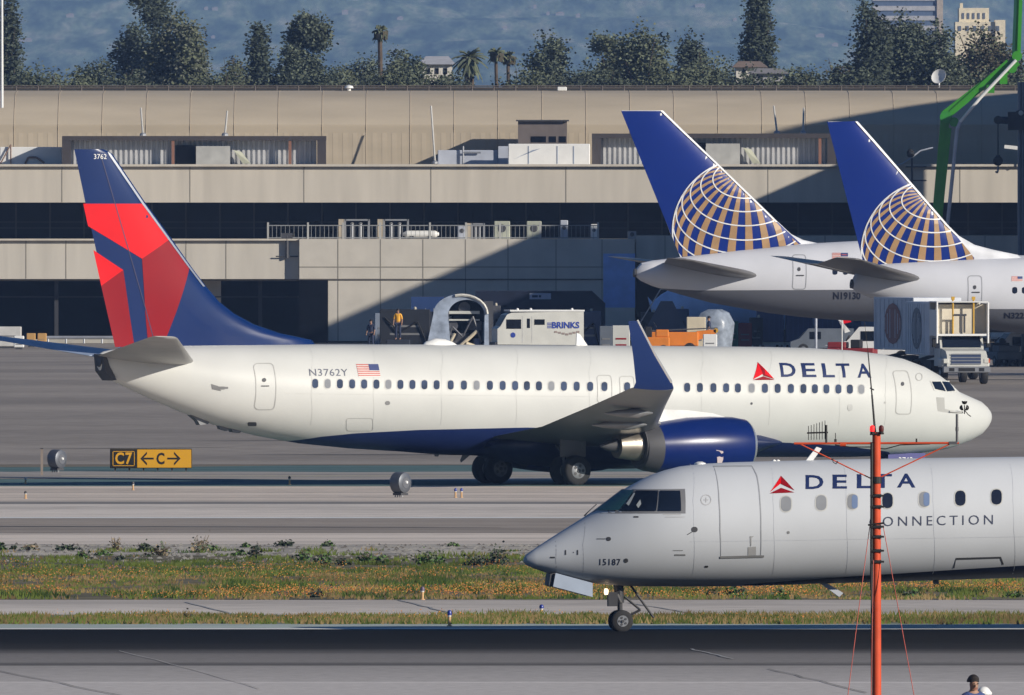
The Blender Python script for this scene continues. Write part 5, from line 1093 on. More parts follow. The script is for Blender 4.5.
# catering trucks
def catering(px, Y, rz, label, box_x=(-6.2, -.6), lift=1.55, deck=True, emb=0):
    o = V("catering_truck", px, Y, label, "catering truck", rz, "catering trucks beside the right globe tailed jet")
    part(o, "chassis", MC["rubber_black"], lambda m: (m.bb(-6.3, 1.6, -.45, .45, .7, 1.0), m.bb(-4.5, -1.5, -1.0, 1.0, .6, 1.1)))
    hood = MC["truck_white"]
    part(o, "cab", hood, lambda m: (m.poly([(-.35, -1.05, .85), (-.35, -1.05, 2.35), (1.0, -1.05, 2.32), (1.35, -1.05, 1.75), (1.35, -1.05, .85)], (0, 2.1, 0)), m.poly([(1.3, -1.02, .8), (1.3, -1.02, 1.72), (2.25, -.95, 1.58), (2.45, -.92, 1.35), (2.45, -.92, .8)], (0, 1.95, 0)), m.bb(1.2, 2.3, -1.18, -.85, .8, 1.25, bev=.08), m.bb(1.2, 2.3, .85, 1.18, .8, 1.25, bev=.08)))
    part(o, "windscreen", cockp, lambda m: m.poly([(1.04, -.92, 2.25), (1.04, .92, 2.25), (1.36, .92, 1.74), (1.36, -.92, 1.74)], (.03, 0, .02)))
    part(o, "side_window", cockp, lambda m: m.bb(.1, .95, -1.07, -1.05, 1.7, 2.2))
    part(o, "grille", M("grille_dark", (.03, .05, .12), .4), lambda m: m.bb(2.45, 2.47, -.72, .72, .95, 1.45)); part(o, "grille_bars", rim, lambda m: [m.bb(2.46, 2.50, -.72, .72, z, z + .05) for z in (.95, 1.1, 1.25, 1.41)])
    for s_ in (-1, 1): part(o, "headlight", M("lens_pale", (.6, .6, .55), .2), lambda m: m.bb(2.4, 2.48, s_ * .98 - .13, s_ * .98 + .13, 1.0, 1.22, bev=.03)); part(o, "mirror", blk, lambda m: (m.bb(1.1, 1.2, s_ * 1.32 - .1, s_ * 1.32 + .1, 1.75, 2.2, bev=.03), m.tube((1.1, s_ * 1.05, 1.9), (1.12, s_ * 1.3, 1.95), .02)))
    part(o, "bumper", rim, lambda m: m.bb(2.45, 2.65, -1.15, 1.15, .55, .85, bev=.04)); part(o, "bumper_opening", blk, lambda m: (m.bb(2.64, 2.665, -.4, .4, .62, .78), m.bb(2.64, 2.665, -.85, -.6, .62, .78), m.bb(2.64, 2.665, .6, .85, .62, .78)))
    part(o, "indicator", M("lamp_amber", (.6, .12, .03), .3), lambda m: m.bb(2.3, 2.47, 1.08, 1.16, 1.02, 1.22))
    for x in (1.75, -3.9):
        for y in (-.98, .98): vwheel(o, x, y, .48, .32)
    zb, zt = lift, lift + 2.55
    bx = part(o, "van_body", M("box_panel", (.66, .69, .74), .55, 0, .08), lambda m: m.bb(box_x[0], box_x[1], -1.25, 1.25, zb, zt, bev=.03))
    part(o, "body_ribs", M("rib_grey", (.55, .58, .63), .5), lambda m: [m.bb(box_x[0] + .3 + .62 * k, box_x[0] + .34 + .62 * k, -1.275, -1.25, zb + .1, zt - .1) for k in range(9)])
    part(o, "scissor_lift", MC["rubber_black"], lambda m: [m.tube((box_x[0] + .6, s_ * .9, 1.0), (box_x[1] - .5, s_ * .9, zb), .09) or m.tube((box_x[0] + .6, s_ * .9, zb), (box_x[1] - .5, s_ * .9, 1.0), .09) for s_ in (-1, 1)])
    # leaf shaped emblem on the side
    xm = (box_x[0] + box_x[1]) / 2; zc = (zb + zt) / 2; n_ = 14
    def leafshape(m):
        pts = [(xm + 1.35 * math.sin(2 * math.pi * i / n_) * (1 if emb == 0 else .9), -1.28, zc + 1.0 * math.cos(2 * math.pi * i / n_)) for i in range(n_)]; m.poly(pts, (0, -.01, 0))
    part(o, "leaf_emblem", M("leaf_mark", (.15, .17, .20), .6) if emb == 0 else M("shield_mark", (.30, .14, .12), .6), leafshape)
    part(o, "emblem_veins", MC["box_panel"], lambda m: [m.bb(xm + k * .36 - .03, xm + k * .36 + .03, -1.30, -1.29, zc - .9 + abs(k) * .2, zc + .9 - abs(k) * .2) for k in range(-3, 4) if k])
    if deck:
        part(o, "platform", MC["white_paint"], lambda m: (m.bb(-.6, 1.5, -1.25, 1.25, zb + .95, zb + 1.05),))
        part(o, "front_panel", M("deck_beige", (.66, .60, .48), .6), lambda m: (m.bb(.9, .94, -1.2, 1.2, zb + 1.05, zt - .1), m.bb(-.62, -.58, -1.2, 1.2, zb + 1.05, zt)))
        for s_ in (-1, 1): part(o, "side_rail", MC["white_paint"], lambda m: (m.bb(-.5, 1.5, s_ * 1.22, s_ * 1.26, zb + 1.05, zb + 2.2 if s_ < 0 else zb + 2.5), m.tube((1.5, s_ * 1.24, zb + .6), (1.5, s_ * 1.24, zt), .05)))
        for y in (-.45, .55): part(o, "yellow_post", yel, lambda m: (m.tube((1.4, y, zb + 1.0), (1.4, y, zt + .25), .045), m.bb(1.35, 1.45, y - .08, y + .08, zt + .12, zt + .28)))
        part(o, "gate_bar", darkg, lambda m: (m.tube((1.45, -.4, zt - .6), (1.45, .2, zt - .6), .05), m.tube((1.45, -.1, zb + 1.1), (1.45, -.1, zt - .6), .05), m.tube((1.45, .1, zb + 1.1), (1.45, .1, zt - .6), .05)))
        part(o, "roof_edge", MC["white_paint"], lambda m: m.bb(-.6, 1.5, -1.25, 1.25, zt, zt + .05))
        part(o, "deck_underside", blk, lambda m: m.bb(-.3, 1.3, -1.0, 1.0, 2.40, zb + .95))
    return o
catering(957, 1042, R(-90 + 9), "white catering truck facing the camera, box with dark leaf emblem", box_x=(-7.2, -.6), lift=1.35)
catering(941.5, 1056, R(-90 + 19), "second catering truck behind the first, box with reddish shield emblem", lift=1.4, deck=False, emb=1)
# small vehicles on the right
def tug(px, Y, rz, label, body, grp=None, L_=2.6, hh=1.3, canopy=False, nm="baggage_tug"):
    o = V(nm, px, Y, label, "ground vehicle", rz, grp)
    part(o, "body", body, lambda m: (m.bb(-L_ / 2, L_ / 2, -.7, .7, .35, hh * .6, bev=.06), m.bb(L_ * .1, L_ / 2 - .05, -.6, .6, hh * .6, hh * .85, bev=.05)))
    part(o, "seat", blk, lambda m: m.bb(-L_ * .2, 0, -.5, .5, hh * .6, hh * .95, bev=.04))
    if canopy: part(o, "canopy", body, lambda m: (m.bb(-L_ * .45, L_ * .35, -.7, .7, hh + .55, hh + .65, bev=.03), [m.tube((a, b, hh * .6), (a, b, hh + .6), .04) for a in (-L_ * .4, L_ * .3) for b in (-.62, .62)]))
    part(o, "steering_wheel", blk, lambda m: m.lathe((L_ * .08, 0, hh * 1.0), (1, 0, .6), [(0, .18), (.03, .2), (.05, .18)], 12))
    for x in (-L_ * .32, L_ * .32):
        for y in (-.6, .6): vwheel(o, x, y, .3, .22)
    return o
def van(px, Y, rz, label, mat, L_=4.6, hh=2.0, nm="service_van"):
    o = V(nm, px, Y, label, "van", rz)
    part(o, "body", mat, lambda m: m.poly([(-L_ / 2, -.9, .4), (-L_ / 2, -.9, hh), (L_ * .22, -.9, hh), (L_ * .36, -.9, hh * .62), (L_ / 2, -.9, hh * .5), (L_ / 2, -.9, .4)], (0, 1.8, 0)))
    for s_ in (-1, 1): part(o, "side_window", darkgl, lambda m: m.bb(L_ * .02, L_ * .2, s_ * .9, s_ * .915, hh * .6, hh * .88)); part(o, "side_panel", MC["faint_grey"], lambda m: m.bb(-L_ * .42, -L_ * .05, s_ * .9, s_ * .905, hh * .35, hh * .37))
    part(o, "windscreen", darkgl, lambda m: m.poly([(L_ * .225, -.8, hh * .97), (L_ * .225, .8, hh * .97), (L_ * .36, .8, hh * .64), (L_ * .36, -.8, hh * .64)], (.02, 0, .01)))
    for x in (-L_ * .3, L_ * .3):
        for y in (-.8, .8): vwheel(o, x, y, .33, .22)
    return o
van(1024, 1150, R(190), "small white van at the right edge behind the catering truck", whitep, 4.0, 1.75)
tug(1001, 1145, R(-70), "dark tug with drivers' seats between the catering truck and the white van", tealp, canopy=False)
van(878, 1180, R(175), "low white service vehicle left of the catering boxes", whitep, 4.4, 1.9)
tug(852, 1175, R(170), "dark red open tug in front of the low white vehicle", redp)
van(822, 1240, R(180), "low grey blue vehicle left of the red and white flag", tealp, 3.6, 1.5)
o = V("flag_marker", 842, 1172, "small red and white flag on a short pole above the white nose jet", "flag")
part(o, "pole", whitep, lambda m: m.tube((0, 0, 0), (0, 0, 3.1), .03)); part(o, "cloth", [whitep, red_b], lambda m: (m.poly([(0, 0, 3.1), (.35, .1, 2.6), (.5, 0, 2.2), (.05, 0, 2.1)], (0, .03, 0), 1), m.poly([(-.02, -.03, 3.0), (-.35, .05, 2.6), (-.2, 0, 2.3), (.2, -.05, 2.0), (.45, -.03, 1.7), (.15, -.03, 1.6)], (0, .03, 0), 0)))
o = V("sign_post", 816, 1178, "thin pale pole in front of the blue containers", "pole"); part(o, "shaft", MC["pale_blue_grey"], lambda m: m.tube((0, 0, 0), (0, 0, 3.3), .07)); part(o, "foot", whitep, lambda m: m.lathe((0, 0, 0), (0, 0, 1), [(0, .25), (.1, .2), (.4, .08)], 10))
# blue containers
for px, w_, lab in ((770, 27, "dark blue cargo container, left of the row under the left globe jet"), (799, 27, "dark blue cargo container, middle of the row under the left globe jet"), (838, 46, "dark blue long container, right end of the row under the left globe jet")):
    Y = 1290; o = V("cargo_container", px, Y, lab, "container", 0, "blue containers under the left globe tailed jet"); W_ = w_ * mpx(Y)
    part(o, "shell", navyb, lambda m: m.bb(-W_ / 2, W_ / 2, -.9, .9, .45, 2.75, bev=.05)); part(o, "top_rail", M("rail_blue", (.06, .09, .2), .5), lambda m: m.bb(-W_ / 2 - .02, W_ / 2 + .02, -.93, .93, 2.72, 2.82)); part(o, "ribs", M("rib_blue", (.02, .05, .17), .5), lambda m: [m.bb(-W_ / 2 + .12 + k * .3, -W_ / 2 + .16 + k * .3, -.92, -.9, .5, 2.7) for k in range(int(W_ / .3))])
    part(o, "dolly", M("dolly_pale", (.5, .5, .42), .7), lambda m: m.bb(-W_ / 2 - .1, W_ / 2 + .1, -.8, .8, .28, .44))
    for x in (-W_ * .35, W_ * .35): vwheel(o, x, -.7, .2, .14); vwheel(o, x, .7, .2, .14)
# orange loader and neighbours
Y = 1240
o = V("belt_loader", 672, Y, "bright orange belt loader with long low boom behind the winglet", "belt loader", 0)
part(o, "chassis", orange, lambda m: (m.bb(-1.3, 1.5, -.7, .7, .5, 1.3, bev=.06), m.poly([(1.4, -.5, .8), (1.4, -.5, 1.35), (2.5, -.5, 1.45), (2.5, -.5, 1.2)], (0, 1, 0))))
part(o, "belt", darkg, lambda m: m.poly([(-1.3, -.35, 1.32), (2.6, -.35, 1.5), (2.6, -.35, 1.56), (-1.3, -.35, 1.40)], (0, .7, 0))); part(o, "end_cap", yel, lambda m: m.lathe((2.5, -.5, 1.38), (0, 1, 0), [(0, .14), (1, .14)], 10))
for x in (-.9, 1.0):
    for y in (-.6, .6): vwheel(o, x, y, .36, .22)
tug(652, 1238, R(0), "orange tug right behind the blue winglet's top", orange, L_=2.0, hh=1.7)
def crate(px, Y, w, h, d, mat, label, cat="crate", nm="equipment_box", extra=None, lift=.0):
    o = V(nm, px, Y, label, cat); part(o, "casing", mat, lambda m: m.bb(-w / 2, w / 2, -d / 2, d / 2, .12 + lift, h, bev=.04)); part(o, "skid", darkg, lambda m: m.bb(-w / 2 + .1, w / 2 - .1, -d / 2 + .1, d / 2 - .1, 0, .12 + lift)); part(o, "access_panel", MC["port_grey"] if not extra else extra, lambda m: (m.bb(-w * .3, w * .3, -d / 2 - .02, -d / 2, h * .35, h * .4), m.bb(-w * .3, w * .3, -d / 2 - .02, -d / 2, h * .55, h * .6))); return o
crate(696, 1252, 1.1, 2.1, 1.2, beige, "upright beige panel box beside the orange belt loader", "crate")
crate(710, 1235, .8, 1.2, 1, whitep, "low white box between orange loader and the people", "crate")
crate(621, 1225, 1.0, 1.75, 1.3, MC["truck_white"], "white equipment cart left of the blue winglet", "equipment cart", "ground_power_cart", red_d)
crate(606, 1228, .75, 1.7, 1.3, tealp, "dark equipment cart left of the white one by the winglet", "equipment cart", "ground_power_cart")
crate(731, 1283, .85, 1.7, 1, greenp, "green rolling bin near the leftmost blue container", "bin", "rolling_bin")
crate(745, 1284, .8, 1.6, 1, redp, "dark red rolling bin beside the green one", "bin", "rolling_bin")
crate(8, 1300, 1.6, 1.3, 1.3, M("pale_block", (.55, .54, .52), .7), "grey white cabinet at the far left below the dark bay", "cabinet", "service_cabinet")
crate(19, 1290, .6, .8, .8, whitep, "little white box right of the far left cabinet", "crate")
for px in (31, 42): crate(px, 1310, .55, .85, .6, M("box_orange", (.52, .30, .10), .7), "small orange tan box, %s one of two before the dark bay" % ("left" if px < 40 else "right"), "crate", "barrier_box", M("box_tan", (.4, .28, .14), .7))
crate(383, 1300, 1.0, 2.1, 1, M("cabinet_slate", (.22, .26, .33), .6), "tall blue grey cabinet left of the yellow vested worker", "cabinet", "service_cabinet")
for px, hh, lab in ((412, 2.0, "dark stacked cart right of the yellow vested worker"), (426, 2.2, "dark frame cart left of the jet bridge hood"), (588, 1.9, "dark blue tractor box right of the armoured truck")):
    o = crate(px, 1300, 1.3, hh, 1.1, M("cart_dark", (.02, .025, .04), .6) if px < 500 else navyb, lab, "cart", "utility_cart"); part(o, "frame_bars", steel, lambda m: [m.bb(-.55 + k * .5, -.5 + k * .5, -.6, -.55, .2, hh + .2) for k in range(3)])
    for x in (-.4, .4): vwheel(o, x, -.5, .18, .12)
# people (one continuous skin each, clothes as their own skins)
skinm = M("skin_tone", (.36, .20, .13), .6); 
def person(px, Y, rz, label, shirt, trousers, hair, height=1.74, pose="stand", dz=0, cap=None):
    o = E("person", (X(px, Y), Y, tz(Y) + dz), label, "person", None, rz); k = height / 1.74
    def skel(name, pts, edges, rads, mat, root=0):
        me = bpy.data.meshes.new(name); me.from_pydata([tuple(Vector(p) * k) for p in pts], edges, []); me.materials.append(mat); ob = bpy.data.objects.new(name, me); COL.objects.link(ob); ob.parent = o
        md = ob.modifiers.new("skin", 'SKIN'); 
        for i, r_ in enumerate(rads):
            sv = me.skin_vertices[0].data[i] if me.skin_vertices else None
            if sv: sv.radius = ((r_ if not isinstance(r_, tuple) else r_[0]) * k, (r_ if not isinstance(r_, tuple) else r_[1]) * k); sv.use_root = (i == root)
        ob.modifiers.new("sub", 'SUBSURF').render_levels = 2; me.polygons.foreach_set("use_smooth", [True] * len(me.polygons)); md.use_smooth_shade = True
        return ob
    def mk(name, pts, edges, rads, mat):
        me = bpy.data.meshes.new(name); me.from_pydata([tuple(Vector(p) * k) for p in pts], edges, [])
        bm = bmesh.new(); bm.from_mesh(me); ly = bm.verts.layers.skin.verify(); bm.verts.ensure_lookup_table()
        for i, r_ in enumerate(rads): bm.verts[i][ly].radius = tuple(q * k for q in (r_ if isinstance(r_, tuple) else (r_, r_))); bm.verts[i][ly].use_root = (i == 0)
        bm.to_mesh(me); bm.free(); me.materials.append(mat); ob = bpy.data.objects.new(name, me); COL.objects.link(ob); ob.parent = o
        md = ob.modifiers.new("skin", 'SKIN'); md.use_smooth_shade = True; s_ = ob.modifiers.new("sub", 'SUBSURF'); s_.levels = 2; s_.render_levels = 2; return ob
    a = .12 if pose == "stand" else .3
    J_ = [(0, 0, .95), (0, 0, 1.12), (0, 0, 1.32), (0, 0, 1.45), (0, .01, 1.52), (0, .03, 1.60), (0, .02, 1.68), (.09, 0, .90), (.11, .01, .50), (.12, -.02, .09), (.12, .12, .03), (-.09, 0, .90), (-.11, .01, .50), (-.12, -.02, .09), (-.12, .12, .03),
          (.17, 0, 1.41), (.23, 0, 1.14), (.24, a, .92), (.24, a + .06, .82), (-.17, 0, 1.41), (-.23, 0, 1.14), (-.24, a, .92), (-.24, a + .06, .82)]
    Ed = [(0, 1), (1, 2), (2, 3), (3, 4), (4, 5), (5, 6), (0, 7), (7, 8), (8, 9), (9, 10), (0, 11), (11, 12), (12, 13), (13, 14), (3, 15), (15, 16), (16, 17), (17, 18), (3, 19), (19, 20), (20, 21), (21, 22)]
    Rd = [(.14, .10), (.12, .09), (.14, .10), (.10, .08), .05, (.08, .095), (.07, .085), .085, .06, .042, .04, .085, .06, .042, .04, .055, .042, .032, .028, .055, .042, .032, .028]
    mk("body", J_, Ed, Rd, skinm)
    mk("shirt", [J_[i] for i in (0, 1, 2, 3, 15, 16, 19, 20)], [(0, 1), (1, 2), (2, 3), (3, 4), (4, 5), (3, 6), (6, 7)], [(.16, .115), (.145, .11), (.16, .12), (.11, .09), .072, .058, .072, .058], shirt)
    mk("trousers", [(0, 0, .97)] + [J_[i] for i in (7, 8, 9, 11, 12, 13)], [(0, 1), (1, 2), (2, 3), (0, 4), (4, 5), (5, 6)], [(.155, .115), .1, .078, .062, .1, .078, .062], trousers)
    mb = MB(); c = Vector((0, .012, 1.665)) * k
    for zq0, zq1 in ((0, 0),):
        rr = []
        for i in range(7):
            t = i / 6 * math.pi * .55; rr.append([(c.x + math.sin(t) * .098 * k * math.cos(u), c.y - .012 + math.sin(t) * .115 * k * math.sin(u) - (.02 if i > 4 else 0), c.z + math.cos(t) * .11 * k) for u in [2 * math.pi * j / 14 for j in range(14)]])
        mb.rings(rr)
    if cap: mb.lathe(c + Vector((0, .08, .0)), (0, .3, 1), [(0, .1), (.015, .1)], 12)
    mb.build("cap" if cap else "hair", cap or hair, o, True)
    mb = MB(); e_ = MB(); zf_ = 1.625 * k
    for s_ in (-1, 1): mb.lathe((s_ * .032 * k, .118 * k, zf_), (0, 1, 0), [(0, .012), (.006, .009)], 8)
    mb.build("eyes", blk, o); mb = MB(); mb.poly([(-.014, .12 * k, zf_ - .01), (.014, .12 * k, zf_ - .01), (.016, .125 * k, zf_ - .05), (-.016, .125 * k, zf_ - .05)], (0, .02, 0)); mb.build("nose", skinm, o)
    mb = MB(); mb.bb(-.03, .03, .115 * k, .122 * k, zf_ - .082, zf_ - .072); mb.build("mouth", redp, o)
    return o
darkh = M("dark_hair", (.02, .014, .012), .7); jean = M("denim", (.03, .045, .09), .8); bshirt = M("blue_shirt", (.05, .08, .22), .8)
person(973.5, 325, R(200), "dark haired person in blue shirt, head just above the bottom edge", bshirt, jean, darkh, 1.62, dz=-.08)
person(984, 327, R(120), "person in white cap just behind the dark haired one at bottom edge", M("tan_shirt", (.45, .34, .2), .8), jean, darkh, 1.66, cap=whitep, dz=-.34)
hv = M("vest_yellow", (.85, .42, .03), .6); nv = M("uniform_navy", (.02, .03, .07), .8)
person(398, 1266, R(170), "worker in a yellow vest beside the blue grey cabinet", hv, nv, darkh, 1.8, dz=.7)
crate(398, 1266.2, 1.4, .7, 1.2, M("cart_dark", (.02, .025, .04), .6), "low dark loading platform under the yellow vested worker", "platform", "loading_platform")
person(709, 1258, R(90), "worker in dark navy clothes left of the green rolling bin", nv, nv, darkh, 1.8, dz=.3)
person(371, 1290, R(160), "worker in dark clothes left of the blue grey cabinet", nv, nv, darkh, 1.75)
# jet bridges ------------------------------------------------------------------
Y = 1325; o = V("jet_bridge", 500, Y, "long dark blue jet bridge tunnel with a small white sign, above the armoured truck", "jet bridge")
part(o, "tunnel", M("bridge_navy", (.006, .010, .028), .5, 0, .2), lambda m: m.poly([(-1.5, -1.6, 1.5), (-1.5, -1.6, 3.35), (5.6, -1.6, 3.35), (6.4, -1.6, 2.6), (6.4, -1.6, .9)], (0, 3.2, 0)))
part(o, "left_tunnel", MC["bridge_navy"], lambda m: m.bb(-5.2, -1.5, -1.4, 1.4, 1.4, 3.0)); part(o, "blue_box", M("bridge_blue", (.02, .05, .16), .5), lambda m: m.bb(-5.4, -3.4, -1.9, -1.45, 2.1, 3.0))
part(o, "corner_panel", M("panel_blue", (.32, .48, .88), .6), lambda m: m.bb(6.3, 8.25, 4.0, 4.2, 2.3, 5.6)); part(o, "wheel_leg", darkg, lambda m: (m.bb(4.2, 4.6, -1, 1, 0, 1.5), m.bb(-4.0, -3.7, -1, 1, 0, 1.5)))
for x in (4.4, -3.85): vwheel(o, x, -1.1, .4, .3); vwheel(o, x, 1.1, .4, .3)
sg = part(o, "sign", M("sign_pale", (.5, .52, .62), .6), lambda m: m.bb(1.8, 3.1, -1.66, -1.6, 2.85, 3.22)); mb = MB(); mb.bb(1.95, 2.3, -1.67, -1.66, 2.96, 3.1); mb.bb(2.36, 2.5, -1.67, -1.66, 2.96, 3.1); mb.build("sign_mark", nv, o)
Y = 1282; o = V("jet_bridge", 461, Y, "jet bridge cab with rounded white canopy and open dark frame inside", "jet bridge")
hoodw = M("canopy_shaded_white", (.34, .40, .50), .6, 0, .35, 1.6, .3)  # white canopy with its blue-grey shading put into the base colour
def hood(m):
    n_ = 18; R0 = 1.62
    for (ra, rb, y0, y1) in ((R0, R0 - .28, -1.6, 1.2),):
        o1 = [(math.cos(t) * ra, math.sin(t) * ra * .72 + 2.15) for t in [math.pi * i / n_ for i in range(n_ + 1)]]; o1 = [(ra * 1.02, .2)] + o1 + [(-ra * 1.25, .2)]
        i1 = [(math.cos(t) * rb * .80 + .32, math.sin(t) * rb * .66 + 2.10) for t in [math.pi * i / n_ for i in range(n_ + 1)]]; i1 = [(rb * .95 + .1, .2)] + i1 + [(-rb * .45, .2)]
        k = len(o1); vs = [(x, y0, z) for x, z in o1] + [(x, y0, z) for x, z in i1] + [(x, y1, z) for x, z in o1] + [(x, y1, z) for x, z in i1]; fs = []
        for i in range(k - 1): fs += [(i, i + 1, k + i + 1, k + i), (2 * k + i, 3 * k + i, 3 * k + i + 1, 2 * k + i + 1), (i, 2 * k + i, 2 * k + i + 1, i + 1), (k + i, k + i + 1, 3 * k + i + 1, 3 * k + i)]
        m.add(vs, fs)
part(o, "canopy", hoodw, hood, True); part(o, "interior", black, lambda m: m.bb(-1.2, 1.3, .9, 1.15, .2, 3.0))
part(o, "machinery", M("machine_grey", (.10, .10, .11), .5, .3, .4, 3), lambda m: (m.bb(-.8, .5, -.9, .3, .2, 1.0, bev=.1), m.lathe((.2, -1.0, 2.5), (0, 1, 0), [(0, .35), (.8, .35)], 14), m.lathe((-.45, -1.0, 1.45), (0, 1, 0), [(0, .28), (.6, .28)], 14), m.bb(.4, 1.25, -1.0, .2, 1.2, 1.7, bev=.05), m.path([(-.9, -1.2, .3), (-.5, -1.25, 1.4), (.1, -1.25, .8), (.7, -1.25, 2.0), (1.2, -1.2, .5)], .06)))
part(o, "hood_rim", M("rim_pale", (.62, .60, .54), .5, 0, .2, 3), lambda m: m.path([(1.5 * math.cos(t) + .05, -1.65, 1.12 * math.sin(t) + 2.15) for t in [math.pi * i / 12 for i in range(0, 8)]], .09))
part(o, "cross_beam", MC["truck_white"], lambda m: (m.bb(-.9, 1.1, -1.2, -1.0, 2.15, 2.32), m.bb(-.9, 1.1, -1.2, -1.05, 1.75, 1.84))); part(o, "side_post", darkg, lambda m: (m.bb(-1.1, -.7, -1.3, -.6, 1.3, 2.8), m.bb(1.35, 1.9, -1.2, -.2, .3, 2.9)))
part(o, "brace", beige, lambda m: (m.tube((-.1, -1.2, .2), (.95, -1.2, 1.15), .11), m.tube((.3, -1.3, .4), (.9, -1.2, .2), .12), m.tube((-.75, -1.2, .2), (-.35, -1.2, 1.0), .08))); part(o, "column", MC["rail_blue"], lambda m: m.tube((.95, -1.0, 0), (.95, -1.0, .7), .22, n=12)); part(o, "lift_leg", steel, lambda m: (m.tube((-.7, 0, 0), (-.7, 0, 2.0), .15), m.bb(-.9, .9, -.3, .3, 0, .3)))
# white jet nose in the shade behind the left globe jet, body running on behind it
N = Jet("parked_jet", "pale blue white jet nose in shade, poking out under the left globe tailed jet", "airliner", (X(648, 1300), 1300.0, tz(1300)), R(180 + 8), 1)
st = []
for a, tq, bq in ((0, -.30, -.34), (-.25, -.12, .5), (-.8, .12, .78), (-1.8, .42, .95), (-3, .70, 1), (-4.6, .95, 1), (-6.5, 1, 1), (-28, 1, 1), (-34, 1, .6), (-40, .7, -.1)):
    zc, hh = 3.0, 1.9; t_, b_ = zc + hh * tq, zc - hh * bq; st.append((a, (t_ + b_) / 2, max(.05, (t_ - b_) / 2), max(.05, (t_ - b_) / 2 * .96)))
N.st = sorted(st); N.fuselage(M("shade_blue_white", (.48, .62, .92), .4), 40); g = E_child("nose_gear", (-4, 0, 0), N.o); wheel(N, 0, .2, .35, .35, .2, g, 16); wheel(N, 0, -.2, .35, .35, .2, g, 16); part(g, "strut", strutm, lambda m: m.tube((0, 0, .35), (0, 0, 1.3), .08))  # white nose: the blue of its shade is put into the colour
N.decal("cockpit_window", [([(-1.5, 3.35), (-2.3, 3.9), (-3.0, 3.9), (-2.9, 3.45)], 0, .02)], cockp, px=False)
mb = MB(); mb.bb(-.25, .25, -.2, .2, .0, .9); 
# plastic sheeted mound catching the sun
o = V("covered_pallet", 715, 1262, "pallet under shiny translucent plastic sheet below the left globe jet", "pallet", dz=0)
part(o, "wrapped_load", M("plastic_sheet", (.26, .30, .36), .35, 0, .25, 3, .4), lambda m: m.rings([[(math.cos(t) * r_ + .15 * math.sin(3 * t), math.sin(t) * r_ * .7, z) for t in [2 * math.pi * i / 14 for i in range(14)]] for z, r_ in ((.2, .9), (1.2, 1.05), (1.7, 1.1), (2.3, .75), (2.5, .3))]), True); part(o, "pallet_base", darkg, lambda m: m.bb(-1, 1, -.7, .7, 0, .2))
# stairs / ladder truck clutter by the nose
o = V("boarding_stairs", 664, 1282, "dark blue boarding stairs with a worker's chair before the white nose", "stairs")
part(o, "side_frame", M("stairs_blue", (.03, .05, .10), .5), lambda m: (m.poly([(-1.6, -.6, .3), (-.2, -.6, 2.9), (.5, -.6, 2.9), (1.8, -.6, .3)], (0, .08, 0)), m.bb(-1.6, 1.8, -.6, .6, .2, .45))); part(o, "handrail", steel, lambda m: m.path([(-1.6, -.65, 1.3), (-.2, -.65, 3.6), (.5, -.65, 3.6)], .04)); part(o, "steps", darkg, lambda m: [m.bb(-1.5 + k * .22, -1.2 + k * .22, -.5, .5, .5 + k * .36, .56 + k * .36) for k in range(7)])
for x in (-1.1, 1.3): vwheel(o, x, -.6, .25, .18)
# green concrete pump boom
gG = M("boom_green", (.045, .27, .018), .4, 0, .12, 1, 0, .4); gD = M("boom_shade_green", (.006, .07, .035), .45, 0, .15);  # second green is the shaded tone of the boom colour
Y = 1276; o = V("concrete_pump_truck", 938, Y, "green folding boom of a concrete pump reaching above the terminal on the right", "concrete pump")
Q = lambda px, py, dy=0: P(px, py, Y + dy) - Vector(o.location)
def beam(m, a, b, w0, w1, d=.45, mi=0):
    a, b = Vector(a), Vector(b); dr = (b - a).normalized(); n_ = Vector((-dr.z, 0, dr.x)); m.poly([a - n_ * w0 / 2, a + n_ * w0 / 2, b + n_ * w1 / 2, b - n_ * w1 / 2], (0, d, 0), mi)
part(o, "lower_boom", gG, lambda m: (beam(m, Q(931, 300), Q(945, 119), 0.70, .52), beam(m, Q(941, 205, -.1), Q(949, 128, -.1), .3, .3, .2)))
part(o, "knee_joint", M("joint_green", (.03, .25, .03), .5), lambda m: (m.lathe(Q(946, 117, -.3), (0, 1, 0), [(0, .36), (.9, .36)], 16), m.lathe(Q(954, 122, -.3), (0, 1, 0), [(0, .28), (.9, .28)], 12)))
part(o, "middle_boom", gG, lambda m: (beam(m, Q(944, 116), Q(1018, 57), .58, .40), beam(m, Q(950, 112, -.1), Q(1008, 60, -.1), .14, .14, .1), beam(m, Q(992, 84, -.15), Q(1018, 62, -.15), .35, .4, .3)))
part(o, "elbow", gG, lambda m: (m.lathe(Q(1017, 56, -.3), (0, 1, 0), [(0, .3), (.9, .3)], 14), m.lathe(Q(1012, 68, -.2), (0, 1, 0), [(0, .3), (.6, .3)], 12)))
part(o, "upper_boom", gG, lambda m: (beam(m, Q(1016.5, 56), Q(1021, -60), .48, .4), beam(m, Q(1018, 50, -.1), Q(1022, -60, -.1), .1, .1, .08))); part(o, "boom_shade_strip", gD, lambda m: beam(m, Q(1013.3, 54, -.12), Q(1017.0, -40, -.12), .16, .16, .1))  # dark green strip paints shade along the upper boom's left edge
part(o, "delivery_pipe", [MC["pale_blue_grey"], whitep], lambda m: (m.path([Q(947, 230, -.3), Q(957, 130, -.3), Q(960, 122, -.3)], .11, 8), m.path([Q(960, 122, -.3), Q(980, 98, -.3), Q(1016, 60, -.3)], .10, 8, 1)))
for (a, b) in ((990, 85), (1003, 76)): part(o, "pipe_bracket", gG, lambda m: m.bb(Q(a, b).x - .2, Q(a, b).x + .25, -.3, .3, Q(a, b + 8).z, Q(a, b).z))
